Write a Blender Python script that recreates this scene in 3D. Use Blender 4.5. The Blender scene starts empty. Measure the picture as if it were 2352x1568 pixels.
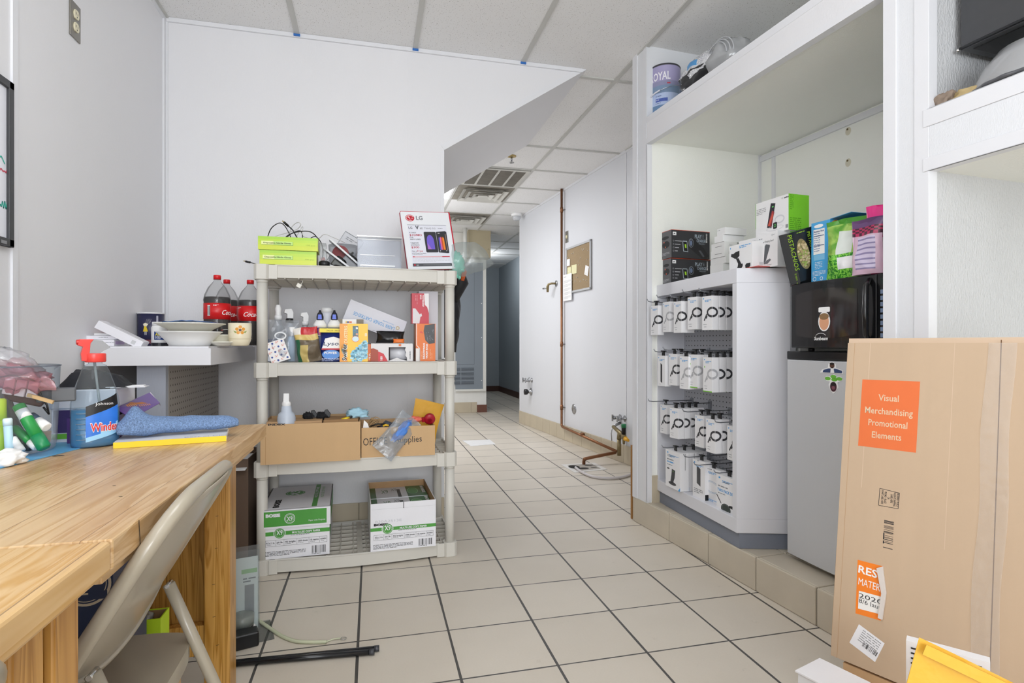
import bpy, bmesh, math, random
from mathutils import Vector, Matrix, Euler, noise
C = bpy.context.scene
COL = C.collection
PI = math.pi
rad = math.radians
random.seed(7)
# ---------------- camera ----------------
FPX, CX, HY, TH = 1295.0, 1176.0, 790.0, rad(13.9)
cam_d = bpy.data.cameras.new('camera')
cam_d.sensor_width = 36
cam_d.lens = FPX / 2352 * 36
cam_d.shift_y = (HY - 784) / 2352
cam_d.clip_start = 0.05
cam = bpy.data.objects.new('camera', cam_d)
COL.objects.link(cam)
cam.location = (0, 0, 1.0)
cam.rotation_euler = (PI / 2, 0, -TH)
C.camera = cam
# ---------------- world, exposure ----------------
C.view_settings.view_transform = 'Standard'
C.view_settings.look = 'None'
C.view_settings.gamma = 1
C.view_settings.use_curve_mapping = False
C.view_settings.exposure = 0.12
C.cycles.transparent_max_bounces = 32
C.cycles.max_bounces = 14
C.cycles.diffuse_bounces = 9
w = bpy.data.worlds.new('world')
C.world = w
w.use_nodes = True
w.node_tree.nodes['Background'].inputs[0].default_value = (0.85, 0.9, 1, 1)
w.node_tree.nodes['Background'].inputs[1].default_value = 0.4

def area(name, loc, rot, sx, sy, power, col=(1, 1, 1)):
    l = bpy.data.lights.new(name, 'AREA')
    l.shape = 'RECTANGLE'
    l.size, l.size_y = sx, sy
    l.energy = power
    l.color = col
    o = bpy.data.objects.new(name, l)
    COL.objects.link(o)
    o.location = loc
    o.rotation_euler = rot
    return o

# daylight through the shop window behind the camera, the back troffer, and added fill bulbs
def bulb(name, loc, r, power, col=(1, 1, 1)):
    l = bpy.data.lights.new(name, 'POINT')
    l.shadow_soft_size = r
    l.energy = power
    l.color = col
    o = bpy.data.objects.new(name, l)
    COL.objects.link(o)
    o.location = loc
    return o

area('window_daylight', (0.35, -3.3, 1.25), (rad(90), 0, 0), 2.3, 2.1, 66, (0.9, 0.955, 1))
bulb('room_fill_light', (0.0, -0.2, 1.9), 0.3, 13, (0.94, 0.97, 1))  # these three are unseen fill, added to brighten ceiling, walls and alcove
bulb('room_fill_light', (0.05, 0.8, 2.1), 0.3, 19, (0.94, 0.97, 1))
bulb('room_fill_light', (0.2, -1.5, 1.35), 0.3, 34, (0.94, 0.97, 1))
area('back_troffer_light', (0.53, 5.4, 2.58), (0, 0, 0), 0.55, 1.15, 20, (0.97, 0.98, 1))
bulb('hall_light', (0.15, 6.3, 2.0), 0.2, 24, (0.97, 0.98, 1))
bulb('corridor_fill_light', (1.9, 9.9, 2.3), 0.12, 11, (0.95, 0.98, 1))  # fill bulb added to lift the dark corridor, no fixture there

# ---------------- projection helpers (pixel of the 2352x1568 frame -> world point) ----------------
RX = (math.cos(TH), -math.sin(TH))
FW = (math.sin(TH), math.cos(TH))

def ray(u, v):
    a = (u - CX) / FPX
    return (a * RX[0] + FW[0], a * RX[1] + FW[1], (HY - v) / FPX)

def Zp(u, v, z):
    d = ray(u, v)
    t = (z - 1) / d[2]
    return Vector((d[0] * t, d[1] * t, z))

def Yp(u, v, y):
    d = ray(u, v)
    t = y / d[1]
    return Vector((d[0] * t, y, 1 + d[2] * t))

def Xp(u, v, x):
    d = ray(u, v)
    t = x / d[0]
    return Vector((x, d[1] * t, 1 + d[2] * t))

def depth(p):
    return p[0] * FW[0] + p[1] * FW[1]

def at(u, y, z):
    p = Yp(u, 790, y)
    return Vector((p.x, y, z))

def hgt(p, v):
    return 1 + (HY - v) / FPX * depth(p) - p[2]

AR = rad(4.1)
OR = Vector((1.435, 2.935, 0))
ROTR = -PI / 2 + AR

def Wd(a, b, z):
    return Vector((OR.x + a * math.sin(AR) + b * math.cos(AR), OR.y - a * math.cos(AR) + b * math.sin(AR), z))

def Loc(p):
    dx, dy = p[0] - OR.x, p[1] - OR.y
    return Vector((dx * math.sin(AR) - dy * math.cos(AR), dx * math.cos(AR) + dy * math.sin(AR), p[2]))

def Bp(u, v, b):  # point on the plane b = const of the alcove, in alcove coordinates
    d = ray(u, v)
    n = (math.cos(AR), math.sin(AR))
    t = (b + OR.x * n[0] + OR.y * n[1]) / (d[0] * n[0] + d[1] * n[1])
    return Loc(Vector((d[0] * t, d[1] * t, 1 + d[2] * t)))

def seat(u1, v1, u2, v2, z):
    p, q = Zp(u1, v1, z), Zp(u2, v2, z)
    return p, (q - p).length, math.atan2(q.y - p.y, q.x - p.x)

def lin(h):
    h = h.lstrip('#')
    o = []
    for i in (0, 2, 4):
        c = int(h[i:i + 2], 16) / 255
        o.append(c / 12.92 if c <= 0.04045 else ((c + 0.055) / 1.055) ** 2.4)
    return (o[0], o[1], o[2], 1)

# ---------------- materials ----------------
MATS = {}

def nd(nt, t, **k):
    n = nt.nodes.new(t)
    for a, b in k.items():
        setattr(n, a, b)
    return n

def M(col, rough=0.5, metal=0.0, var=0.06, scale=8.0, bump=0.0, bscale=60.0, stretch=(1, 1, 1), trans=0.0, spec=0.5, coat=0.0, sub=0.0):
    key = (col, rough, metal, var, scale, bump, bscale, stretch, trans, spec, coat)
    if key in MATS:
        return MATS[key]
    m = bpy.data.materials.new('mat_' + col.lstrip('#'))
    m.use_nodes = True
    nt = m.node_tree
    b = nt.nodes['Principled BSDF']
    c = lin(col)
    b.inputs['Roughness'].default_value = rough
    b.inputs['Metallic'].default_value = metal
    b.inputs['Specular IOR Level'].default_value = spec
    b.inputs['Transmission Weight'].default_value = trans
    b.inputs['Coat Weight'].default_value = coat
    tc = nd(nt, 'ShaderNodeTexCoord')
    mp = nd(nt, 'ShaderNodeMapping')
    mp.inputs['Scale'].default_value = stretch
    nt.links.new(tc.outputs['Object'], mp.inputs['Vector'])
    nz = nd(nt, 'ShaderNodeTexNoise')
    nz.inputs['Scale'].default_value = scale
    nz.inputs['Detail'].default_value = 4
    nt.links.new(mp.outputs[0], nz.inputs['Vector'])
    mx = nd(nt, 'ShaderNodeMix', data_type='RGBA')
    nt.links.new(nz.outputs['Fac'], mx.inputs[0])
    mx.inputs[6].default_value = tuple(x * (1 - var) for x in c[:3]) + (1,)
    mx.inputs[7].default_value = tuple(min(1, x * (1 + var)) for x in c[:3]) + (1,)
    nt.links.new(mx.outputs[2], b.inputs['Base Color'])
    if bump:
        n2 = nd(nt, 'ShaderNodeTexNoise')
        n2.inputs['Scale'].default_value = bscale
        n2.inputs['Detail'].default_value = 3
        nt.links.new(mp.outputs[0], n2.inputs['Vector'])
        bp = nd(nt, 'ShaderNodeBump')
        bp.inputs['Strength'].default_value = bump
        bp.inputs['Distance'].default_value = 0.004
        nt.links.new(n2.outputs['Fac'], bp.inputs['Height'])
        nt.links.new(bp.outputs[0], b.inputs['Normal'])
    MATS[key] = m
    return m

def clear(col='#ffffff', tint=0.95, gloss=0.12, rough=0.08, fr=1.45):
    key = ('clear', col, tint, gloss, rough)
    if key in MATS:
        return MATS[key]
    m = bpy.data.materials.new('clear_' + col.lstrip('#'))
    m.use_nodes = True
    nt = m.node_tree
    nt.nodes.remove(nt.nodes['Principled BSDF'])
    out = nt.nodes['Material Output']
    c = lin(col)
    t = nd(nt, 'ShaderNodeBsdfTransparent')
    t.inputs[0].default_value = tuple(x * tint for x in c[:3]) + (1,)
    g = nd(nt, 'ShaderNodeBsdfGlossy')
    g.inputs['Roughness'].default_value = rough
    d = nd(nt, 'ShaderNodeBsdfDiffuse')
    d.inputs[0].default_value = tuple(min(0.9, x) for x in c[:3]) + (1,)
    a = nd(nt, 'ShaderNodeMixShader')
    a.inputs[0].default_value = gloss * 0.5
    nt.links.new(t.outputs[0], a.inputs[1])
    nt.links.new(d.outputs[0], a.inputs[2])
    f = nd(nt, 'ShaderNodeLayerWeight')
    f.inputs[0].default_value = 0.12
    add = nd(nt, 'ShaderNodeMath', operation='MULTIPLY_ADD')
    nt.links.new(f.outputs['Fresnel'], add.inputs[0])
    add.inputs[1].default_value = 0.55
    add.inputs[2].default_value = gloss * 0.12
    s = nd(nt, 'ShaderNodeMixShader')
    nt.links.new(add.outputs[0], s.inputs[0])
    nt.links.new(a.outputs[0], s.inputs[1])
    nt.links.new(g.outputs[0], s.inputs[2])
    nt.links.new(s.outputs[0], out.inputs[0])
    MATS[key] = m
    return m

def M2(c1, c2, scale, thr=0.5, soft=0.04, rough=0.3, stretch=(1, 1, 1), dist=0.0, coat=0.2):
    key = ('m2', c1, c2, scale, thr, stretch, dist)
    if key in MATS:
        return MATS[key]
    m = bpy.data.materials.new('print_' + c1.lstrip('#'))
    m.use_nodes = True
    nt = m.node_tree
    b = nt.nodes['Principled BSDF']
    b.inputs['Roughness'].default_value = rough
    b.inputs['Coat Weight'].default_value = coat
    tc = nd(nt, 'ShaderNodeTexCoord')
    mp = nd(nt, 'ShaderNodeMapping')
    mp.inputs['Scale'].default_value = stretch
    nt.links.new(tc.outputs['Object'], mp.inputs['Vector'])
    n = nd(nt, 'ShaderNodeTexNoise')
    n.inputs['Scale'].default_value = scale
    n.inputs['Detail'].default_value = 2
    n.inputs['Distortion'].default_value = dist
    nt.links.new(mp.outputs[0], n.inputs['Vector'])
    r = nd(nt, 'ShaderNodeValToRGB')
    r.color_ramp.elements[0].position = thr - soft
    r.color_ramp.elements[0].color = lin(c1)
    r.color_ramp.elements[1].position = thr + soft
    r.color_ramp.elements[1].color = lin(c2)
    nt.links.new(n.outputs['Fac'], r.inputs[0])
    nt.links.new(r.outputs[0], b.inputs['Base Color'])
    MATS[key] = m
    return m

def emit(col, st):
    m = bpy.data.materials.new('emit')
    m.use_nodes = True
    b = m.node_tree.nodes['Principled BSDF']
    b.inputs['Base Color'].default_value = lin(col)
    b.inputs['Emission Color'].default_value = lin(col)
    b.inputs['Emission Strength'].default_value = st
    return m

# ---------------- mesh builder ----------------
class MB:
    def __init__(s):
        s.v, s.f, s.fm, s.m, s.sm = [], [], [], [], []
        s.X = None

    def mi(s, mat):
        if mat not in s.m:
            s.m.append(mat)
        return s.m.index(mat)

    def add(s, vs, fs, mat, smooth=False):
        n = len(s.v)
        if s.X is not None:
            vs = [s.X @ Vector(p) for p in vs]
        s.v += [tuple(p) for p in vs]
        i = s.mi(mat)
        for f in fs:
            s.f.append(tuple(n + k for k in f))
            s.fm.append(i)
            s.sm.append(smooth)

    def box(s, x0, y0, z0, x1, y1, z1, mat, X=None):
        vs = [(x, y, z) for x in (x0, x1) for y in (y0, y1) for z in (z0, z1)]
        if X is not None:
            vs = [X @ Vector(p) for p in vs]
        s.add(vs, [(0, 1, 3, 2), (4, 6, 7, 5), (0, 4, 5, 1), (2, 3, 7, 6), (0, 2, 6, 4), (1, 5, 7, 3)], mat)

    def open_box(s, x0, y0, z0, x1, y1, z1, t, mat, mat2=None):
        m2 = mat2 or mat
        s.box(x0, y0, z0, x1, y1, z0 + t, mat)
        s.box(x0, y0, z0 + t, x1, y0 + t, z1, mat)
        s.box(x0, y1 - t, z0 + t, x1, y1, z1, mat)
        s.box(x0, y0 + t, z0 + t, x0 + t, y1 - t, z1, mat)
        s.box(x1 - t, y0 + t, z0 + t, x1, y1 - t, z1, mat)

    def prism(s, pts, z0, z1, mat, X=None, smooth=False):
        n = len(pts)
        a = sum(pts[i][0] * pts[(i + 1) % n][1] - pts[(i + 1) % n][0] * pts[i][1] for i in range(n))
        if a < 0:
            pts = pts[::-1]
        vs = [(p[0], p[1], z0) for p in pts] + [(p[0], p[1], z1) for p in pts]
        if X is not None:
            vs = [X @ Vector(p) for p in vs]
        s.add(vs, [tuple(range(n))[::-1], tuple(range(n, 2 * n))], mat)
        m = len(s.v) - 2 * n
        i = s.mi(mat)
        for k in range(n):
            s.f.append((m + k, m + (k + 1) % n, m + n + (k + 1) % n, m + n + k))
            s.fm.append(i)
            s.sm.append(smooth)

    def tube(s, pts, r, mat, seg=10, closed=False, cap=True):
        pts = [Vector(p) for p in pts]
        n = len(pts)
        rs = r if isinstance(r, (list, tuple)) else [r] * n
        up = None
        vs, fs = [], []
        for i, p in enumerate(pts):
            if closed:
                t = pts[(i + 1) % n] - pts[i - 1]
            else:
                t = pts[min(i + 1, n - 1)] - pts[max(i - 1, 0)]
            t.normalize()
            if up is None:
                up = Vector((0, 0, 1)) if abs(t.z) < 0.9 else Vector((1, 0, 0))
            a = t.cross(up).normalized()
            b = a.cross(t).normalized()
            up = b
            for k in range(seg):
                q = 2 * PI * k / seg
                vs.append(p + (a * math.cos(q) + b * math.sin(q)) * rs[i])
        rng = n if closed else n - 1
        for i in range(rng):
            j = (i + 1) % n
            for k in range(seg):
                l = (k + 1) % seg
                fs.append((i * seg + k, j * seg + k, j * seg + l, i * seg + l))
        if cap and not closed:
            fs.append(tuple(range(seg)))
            fs.append(tuple((n - 1) * seg + k for k in range(seg))[::-1])
        s.add(vs, fs, mat, True)

    def cyl(s, p0, p1, r, mat, seg=20, r1=None):
        s.tube([p0, p1], [r, r if r1 is None else r1], mat, seg)
        for k in (1, 2):
            s.sm[-k] = False

    def lathe(s, prof, mat, o=(0, 0, 0), seg=24, sx=1, sy=1, mats=None, X=None):
        n = len(prof)
        vs = []
        for r, z in prof:
            for k in range(seg):
                q = 2 * PI * k / seg
                vs.append(Vector((o[0] + r * sx * math.cos(q), o[1] + r * sy * math.sin(q), o[2] + z)))
        if X is not None:
            vs = [X @ p for p in vs]
        for i in range(n - 1):
            fs = [(i * seg + k, i * seg + (k + 1) % seg, (i + 1) * seg + (k + 1) % seg, (i + 1) * seg + k) for k in range(seg)]
            if i == 0:
                s.add(vs, fs, mats[0] if mats else mat, True)
                base = len(s.v) - len(vs)
            else:
                ix = s.mi(mats[i] if mats else mat)
                for f in fs:
                    s.f.append(tuple(base + q for q in f))
                    s.fm.append(ix)
                    s.sm.append(True)
        ix = s.mi(mats[0] if mats else mat)
        if prof[0][0] > 1e-6:
            s.f.append(tuple(base + k for k in range(seg))[::-1]); s.fm.append(ix); s.sm.append(False)
        if prof[-1][0] > 1e-6:
            s.f.append(tuple(base + (n - 1) * seg + k for k in range(seg))); s.fm.append(s.mi(mats[-1] if mats else mat)); s.sm.append(False)

    def grid(s, fn, nu, nv, mat, matfn=None, smooth=True, wrap=False):
        vs = [fn(i / nu, j / nv) for j in range(nv + 1) for i in range(nu + 1)]
        base = len(s.v)
        s.add(vs, [], mat)
        for j in range(nv):
            for i in range(nu):
                k = base + j * (nu + 1) + i
                s.f.append((k, k + 1, k + nu + 2, k + nu + 1))
                s.fm.append(s.mi(matfn((i + .5) / nu, (j + .5) / nv) if matfn else mat))
                s.sm.append(smooth)

    def make(s, name, parent=None, loc=(0, 0, 0), rot=0, bevel=0.0, solid=0.0, subsurf=0, seg=2):
        me = bpy.data.meshes.new(name)
        me.from_pydata(s.v, [], s.f)
        for m in s.m:
            me.materials.append(m)
        me.polygons.foreach_set('material_index', s.fm)
        me.polygons.foreach_set('use_smooth', s.sm)
        me.update()
        o = bpy.data.objects.new(name, me)
        COL.objects.link(o)
        o.location = loc
        if isinstance(rot, (int, float)):
            o.rotation_euler = (0, 0, rot)
        elif isinstance(rot, Matrix):
            o.rotation_euler = rot.to_euler()
        else:
            o.rotation_euler = rot
        if parent is not None:
            o.parent = parent
        if solid:
            d = o.modifiers.new('s', 'SOLIDIFY'); d.thickness = solid; d.offset = 0
        if bevel:
            d = o.modifiers.new('b', 'BEVEL'); d.width = bevel; d.segments = seg; d.limit_method = 'ANGLE'; d.angle_limit = rad(40)
        if subsurf:
            d = o.modifiers.new('u', 'SUBSURF'); d.levels = subsurf; d.render_levels = subsurf
        return o

def T(o, label, cat, group=None):
    o['label'] = label
    o['category'] = cat
    if group:
        o['group'] = group
    return o

def ST(o):
    o['kind'] = 'structure'
    return o

def empty(name, loc=(0, 0, 0), rot=0):
    o = bpy.data.objects.new(name, None)
    o.empty_display_size = 0.05
    COL.objects.link(o)
    o.location = loc
    o.rotation_euler = (0, 0, rot) if isinstance(rot, (int, float)) else rot
    return o

def dup(o, parent=None):
    c = o.copy()
    COL.objects.link(c)
    if parent is not None:
        c.parent = parent
    for ch in [x for x in bpy.data.objects if x.parent == o]:
        dup(ch, c)
    return c

# ---------------- printed surfaces ----------------
TC = {}

def glyphs(t, bold):
    k = (t, bold)
    if k not in TC:
        cu = bpy.data.curves.new('t', 'FONT')
        cu.body = t
        cu.resolution_u = 2
        cu.offset = bold
        ob = bpy.data.objects.new('t', cu)
        COL.objects.link(ob)
        me = bpy.data.meshes.new_from_object(ob)
        vs = [tuple(v.co) for v in me.vertices]
        fs = [tuple(p.vertices) for p in me.polygons]
        bpy.data.objects.remove(ob)
        bpy.data.meshes.remove(me)
        bpy.data.curves.remove(cu)
        x0 = min((v[0] for v in vs), default=0)
        x1 = max((v[0] for v in vs), default=1)
        TC[k] = (vs, fs, x0, x1)
    return TC[k]

class S:
    """a flat printed surface: origin lower left, right and up vectors"""
    def __init__(s, mb, o, r, u, lift=0.0004):
        s.mb, s.o, s.r, s.u = mb, Vector(o), Vector(r).normalized(), Vector(u).normalized()
        s.n = s.r.cross(s.u).normalized()
        s.lift = lift

    def P(s, x, y, l):
        return s.o + s.r * x + s.u * y + s.n * (s.lift * l)

    def poly(s, pts, m, l=1):
        s.mb.add([s.P(x, y, l) for x, y in pts], [tuple(range(len(pts)))], m)

    def rect(s, x, y, w, h, m, l=1, rot=0):
        c, q = math.cos(rot), math.sin(rot)
        s.poly([(x + a * c - b * q, y + a * q + b * c) for a, b in ((0, 0), (w, 0), (w, h), (0, h))], m, l)

    def ell(s, x, y, rx, ry, m, l=1, seg=20, a0=0, a1=2 * PI):
        s.poly([(x + rx * math.cos(a0 + (a1 - a0) * k / seg), y + ry * math.sin(a0 + (a1 - a0) * k / seg)) for k in range(seg if a1 - a0 > 6.2 else seg + 1)], m, l)

    def ring(s, x, y, rx, ry, t, m, l=1, seg=24, a0=0, a1=2 * PI):
        vs, fs = [], []
        for k in range(seg + 1):
            a = a0 + (a1 - a0) * k / seg
            vs += [s.P(x + rx * math.cos(a), y + ry * math.sin(a), l), s.P(x + (rx - t) * math.cos(a), y + (ry - t) * math.sin(a), l)]
        for k in range(seg):
            fs.append((2 * k, 2 * k + 2, 2 * k + 3, 2 * k + 1)[::-1])
        s.mb.add(vs, fs, m)

    def line(s, pts, w, m, l=1):
        for (x0, y0), (x1, y1) in zip(pts, pts[1:]):
            d = math.hypot(x1 - x0, y1 - y0) or 1
            a, b = -(y1 - y0) / d * w / 2, (x1 - x0) / d * w / 2
            s.poly([(x0 - a, y0 - b), (x1 - a, y1 - b), (x1 + a, y1 + b), (x0 + a, y0 + b)], m, l)

    def text(s, t, x, y, h, m, l=2, w=None, al='l', rot=0, bold=0.0, shear=0.0):
        vs, fs, x0, x1 = glyphs(t, bold)
        k = h / 0.73
        kx = k if w is None else w / max(1e-6, x1 - x0)
        off = -x0 * kx
        W = (x1 - x0) * kx
        if al == 'c':
            off -= W / 2
        elif al == 'r':
            off -= W
        c, q = math.cos(rot), math.sin(rot)
        out = []
        for v in vs:
            a, b = v[0] * kx + off + shear * v[1] * k, v[1] * k
            out.append(s.P(x + a * c - b * q, y + a * q + b * c, l))
        s.mb.add(out, fs, m)

    def tiny(s, x, y, w, n, lh, m, l=2, fill=0.45, rot=0, seed=1):
        """rows of print too small to read"""
        r = random.Random(seed)
        c, q = math.cos(rot), math.sin(rot)
        for i in range(n):
            yy = -i * lh
            xx = 0
            end = w * (1 if i < n - 1 else 0.6)
            while xx < end:
                ww = min(r.uniform(1.2, 4) * lh * 0.8, end - xx)
                s.rect(x + xx * c - yy * q, y + xx * q + yy * c, ww, lh * fill, m, l, rot)
                xx += ww + lh * 0.45

    def bars(s, x, y, w, h, m, l=2, seed=3, n=28, rot=0):
        r = random.Random(seed)
        c, q = math.cos(rot), math.sin(rot)
        for i in range(n):
            if i in (0, n - 1) or r.random() < 0.62:
                xx = w * i / n
                s.rect(x + xx * c, y + xx * q, w / n * r.choice((0.45, 0.8)), h, m, l, rot)

def faces(mb, w, d, h, o=(0, 0, 0)):
    """surfaces of a box whose front-left-bottom corner is o: x right, y back"""
    x, y, z = o
    return dict(front=S(mb, (x, y, z), (1, 0, 0), (0, 0, 1)), left=S(mb, (x, y + d, z), (0, -1, 0), (0, 0, 1)),
                right=S(mb, (x + w, y, z), (0, 1, 0), (0, 0, 1)), top=S(mb, (x, y, z + h), (1, 0, 0), (0, 1, 0)),
                back=S(mb, (x + w, y + d, z), (-1, 0, 0), (0, 0, 1)))

WHITE = M('#f2f2f2', 0.45)
BLACK = M('#121214', 0.4)
INK = M('#2a2a2c', 0.6)
GREY = M('#8c8e92', 0.5)
LGREY = M('#c9cacd', 0.5)
BLUEINK = M('#4aa0dc', 0.5)
GREENINK = M('#7ac52c', 0.5)
ORANGE = M('#f07a2a', 0.5)
RED = M('#c8242c', 0.45)
BOARD = M('#c49f76', 0.8, var=0.08, scale=30, bump=0.05, bscale=120)
BOARD_IN = M('#a37f58', 0.85, var=0.1, scale=30)
CHROME = M('#c8c8c8', 0.2, 1.0)
# ================= SETTING =================
CEIL = 2.62
PANEL = M('#e4e4e7', 0.42, var=0.02, scale=3, bump=0.12, bscale=260, stretch=(1, 1, 0.3))
PANEL2 = M('#dcdee3', 0.4, var=0.02, scale=3, bump=0.12, bscale=260, stretch=(1, 1, 0.3))
WARMP = M('#f5f6f0', 0.45, var=0.02, scale=3, bump=0.25, bscale=220)
TRIM = M('#e3e4e8', 0.35, var=0.01)
TRIMW = M('#e2e4e8', 0.35, var=0.01, bump=0.2, bscale=300, stretch=(1, 1, 0.4))
GROUT = M('#35332f', 0.9)

def floor_mat():
    m = bpy.data.materials.new('floor_tile')
    m.use_nodes = True
    nt = m.node_tree
    b = nt.nodes['Principled BSDF']
    tc = nd(nt, 'ShaderNodeTexCoord')
    sp = nd(nt, 'ShaderNodeSeparateXYZ')
    nt.links.new(tc.outputs['Object'], sp.inputs[0])

    def mth(op, a, bb=None, c=None):
        n = nd(nt, 'ShaderNodeMath', operation=op)
        for i, q in enumerate((a, bb, c)):
            if q is None:
                continue
            if isinstance(q, (int, float)):
                n.inputs[i].default_value = q
            else:
                nt.links.new(q, n.inputs[i])
        return n.outputs[0]
    wob = nd(nt, 'ShaderNodeTexNoise')
    wob.inputs['Scale'].default_value = 30
    wv = mth('MULTIPLY', mth('SUBTRACT', wob.outputs['Fac'], 0.5), 0.012)
    x = mth('DIVIDE', mth('ADD', sp.outputs[0], 0.047), 0.304)
    y = mth('DIVIDE', mth('SUBTRACT', sp.outputs[1], 1.67), 0.2965)
    fx, fy = mth('FRACT', x), mth('FRACT', y)
    dx = mth('ADD', mth('MINIMUM', fx, mth('SUBTRACT', 1.0, fx)), wv)
    dy = mth('ADD', mth('MINIMUM', fy, mth('SUBTRACT', 1.0, fy)), wv)
    gx = mth('LESS_THAN', dx, 0.0145)
    gy = mth('LESS_THAN', dy, 0.0105)
    g = mth('MAXIMUM', gx, gy)
    cx = nd(nt, 'ShaderNodeCombineXYZ')
    nt.links.new(mth('FLOOR', x), cx.inputs[0])
    nt.links.new(mth('FLOOR', y), cx.inputs[1])
    wn = nd(nt, 'ShaderNodeTexWhiteNoise')
    nt.links.new(cx.outputs[0], wn.inputs[0])
    n1 = nd(nt, 'ShaderNodeTexNoise')
    n1.inputs['Scale'].default_value = 5
    n1.inputs['Detail'].default_value = 6
    nt.links.new(tc.outputs['Object'], n1.inputs['Vector'])
    n2 = nd(nt, 'ShaderNodeTexNoise')
    n2.inputs['Scale'].default_value = 160
    nt.links.new(tc.outputs['Object'], n2.inputs['Vector'])
    f = mth('ADD', mth('MULTIPLY', wn.outputs['Value'], 0.35), mth('ADD', mth('MULTIPLY', n1.outputs['Fac'], 0.5), mth('MULTIPLY', n2.outputs['Fac'], 0.25)))
    mx = nd(nt, 'ShaderNodeMix', data_type='RGBA')
    nt.links.new(f, mx.inputs[0])
    mx.inputs[6].default_value = lin('#c6bdaf')
    mx.inputs[7].default_value = lin('#d9d1c4')
    # dirt
    n3 = nd(nt, 'ShaderNodeTexNoise')
    n3.inputs['Scale'].default_value = 11
    n3.inputs['Detail'].default_value = 8
    n3.inputs['Roughness'].default_value = 0.75
    nt.links.new(tc.outputs['Object'], n3.inputs['Vector'])
    dr = mth('MULTIPLY', mth('MAXIMUM', mth('SUBTRACT', n3.outputs['Fac'], 0.62), 0.0), 2.2)
    m3 = nd(nt, 'ShaderNodeMix', data_type='RGBA')
    nt.links.new(dr, m3.inputs[0])
    nt.links.new(mx.outputs[2], m3.inputs[6])
    m3.inputs[7].default_value = lin('#8a7c6c')
    m2 = nd(nt, 'ShaderNodeMix', data_type='RGBA')
    nt.links.new(g, m2.inputs[0])
    nt.links.new(m3.outputs[2], m2.inputs[6])
    m2.inputs[7].default_value = lin('#4a4846')
    nt.links.new(m2.outputs[2], b.inputs['Base Color'])
    b.inputs['Roughness'].default_value = 0.42
    bp = nd(nt, 'ShaderNodeBump')
    bp.inputs['Strength'].default_value = 0.5
    bp.inputs['Distance'].default_value = 0.003
    nt.links.new(mth('SUBTRACT', 1.0, g), bp.inputs['Height'])
    nt.links.new(bp.outputs[0], b.inputs['Normal'])
    return m

def ceil_mat():
    m = bpy.data.materials.new('ceiling_tile')
    m.use_nodes = True
    nt = m.node_tree
    b = nt.nodes['Principled BSDF']
    tc = nd(nt, 'ShaderNodeTexCoord')
    v = nd(nt, 'ShaderNodeTexNoise')
    v.inputs['Scale'].default_value = 210
    v.inputs['Detail'].default_value = 1
    nt.links.new(tc.outputs['Object'], v.inputs['Vector'])
    r = nd(nt, 'ShaderNodeValToRGB')
    r.color_ramp.elements[0].position = 0.27
    r.color_ramp.elements[0].color = lin('#9f9a94')
    r.color_ramp.elements[1].position = 0.33
    r.color_ramp.elements[1].color = lin('#f1f1f1')
    nt.links.new(v.outputs['Fac'], r.inputs[0])
    n = nd(nt, 'ShaderNodeTexNoise')
    n.inputs['Scale'].default_value = 2
    nt.links.new(tc.outputs['Object'], n.inputs['Vector'])
    mx = nd(nt, 'ShaderNodeMix', data_type='RGBA', blend_type='MULTIPLY')
    mx.inputs[0].default_value = 0.1
    nt.links.new(r.outputs[0], mx.inputs[6])
    nt.links.new(n.outputs['Fac'], mx.inputs[7])
    nt.links.new(mx.outputs[2], b.inputs['Base Color'])
    b.inputs['Roughness'].default_value = 0.9
    return m

mb = MB(); mb.box(-1.1, -3.6, -0.05, 3.4, 12.2, 0, floor_mat()); ST(mb.make('floor'))
mb = MB(); mb.box(-1.1, -3.6, CEIL, 3.4, 12.2, CEIL + 0.05, ceil_mat()); ceiling = ST(mb.make('ceiling'))
BAR = M('#c3c3bf', 0.5)
mb = MB()
for k in range(-1, 7):
    x = -0.382 + 0.61 * k
    mb.box(x - 0.0125, -3.5, CEIL - 0.008, x + 0.0125, 12, CEIL, BAR)
for y in (-2.89, -1.67, -0.45, 0.77, 1.99, 3.21, 4.43, 5.04, 5.65, 6.26, 6.87, 7.48, 8.09, 8.7, 9.3, 9.9, 10.5, 11.1):
    mb.box(-1, y - 0.0125, CEIL - 0.0075, 3.3, y + 0.0125, CEIL, BAR)
mb.make('ceiling_grid', ceiling)
# blue tape tabs left on the grid by the painters
TAPE = M('#2f6fbd', 0.6)
for k, x in enumerate((-0.382, 0.228, 0.838)):
    mb = MB()
    mb.box(-0.016, -0.006, -0.010, 0.016, 0.0, 0, TAPE)
    mb.box(-0.016, -0.006, 0.0, -0.011, 0.018, 0.0014, TAPE)
    mb.box(0.011, -0.006, 0.0, 0.016, 0.014, 0.0014, TAPE)
    o = mb.make('painters_tape', loc=(x, 3.118, CEIL - 0.008))
    T(o, ('blue tape tab on the ceiling edge nearest the left corner', 'blue tape tab on the ceiling edge above the wall seam', 'blue tape tab on the ceiling edge near the sloped soffit')[k], 'tape', 'blue tape tabs along the ceiling edge')

def walls(name, pts, z0, z1, mat):
    m = MB(); m.prism(pts, z0, z1, mat); return ST(m.make(name))

wl = walls('wall_left', [(-1.1, -3.6), (-1.0, -3.6), (-1.0, 8.2), (-1.1, 8.2)], 0, CEIL, PANEL)
mb = MB()
mb.box(-1.0, 1.90, 0, -0.994, 1.925, CEIL, TRIM)
mb.box(-1.0, 3.095, 0.0, -0.992, 3.13, CEIL, TRIM)
mb.box(-1.0, -3.5, CEIL - 0.022, -0.99, 3.13, CEIL - 0.001, TRIM)
mb.make('trim', wl)
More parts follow.
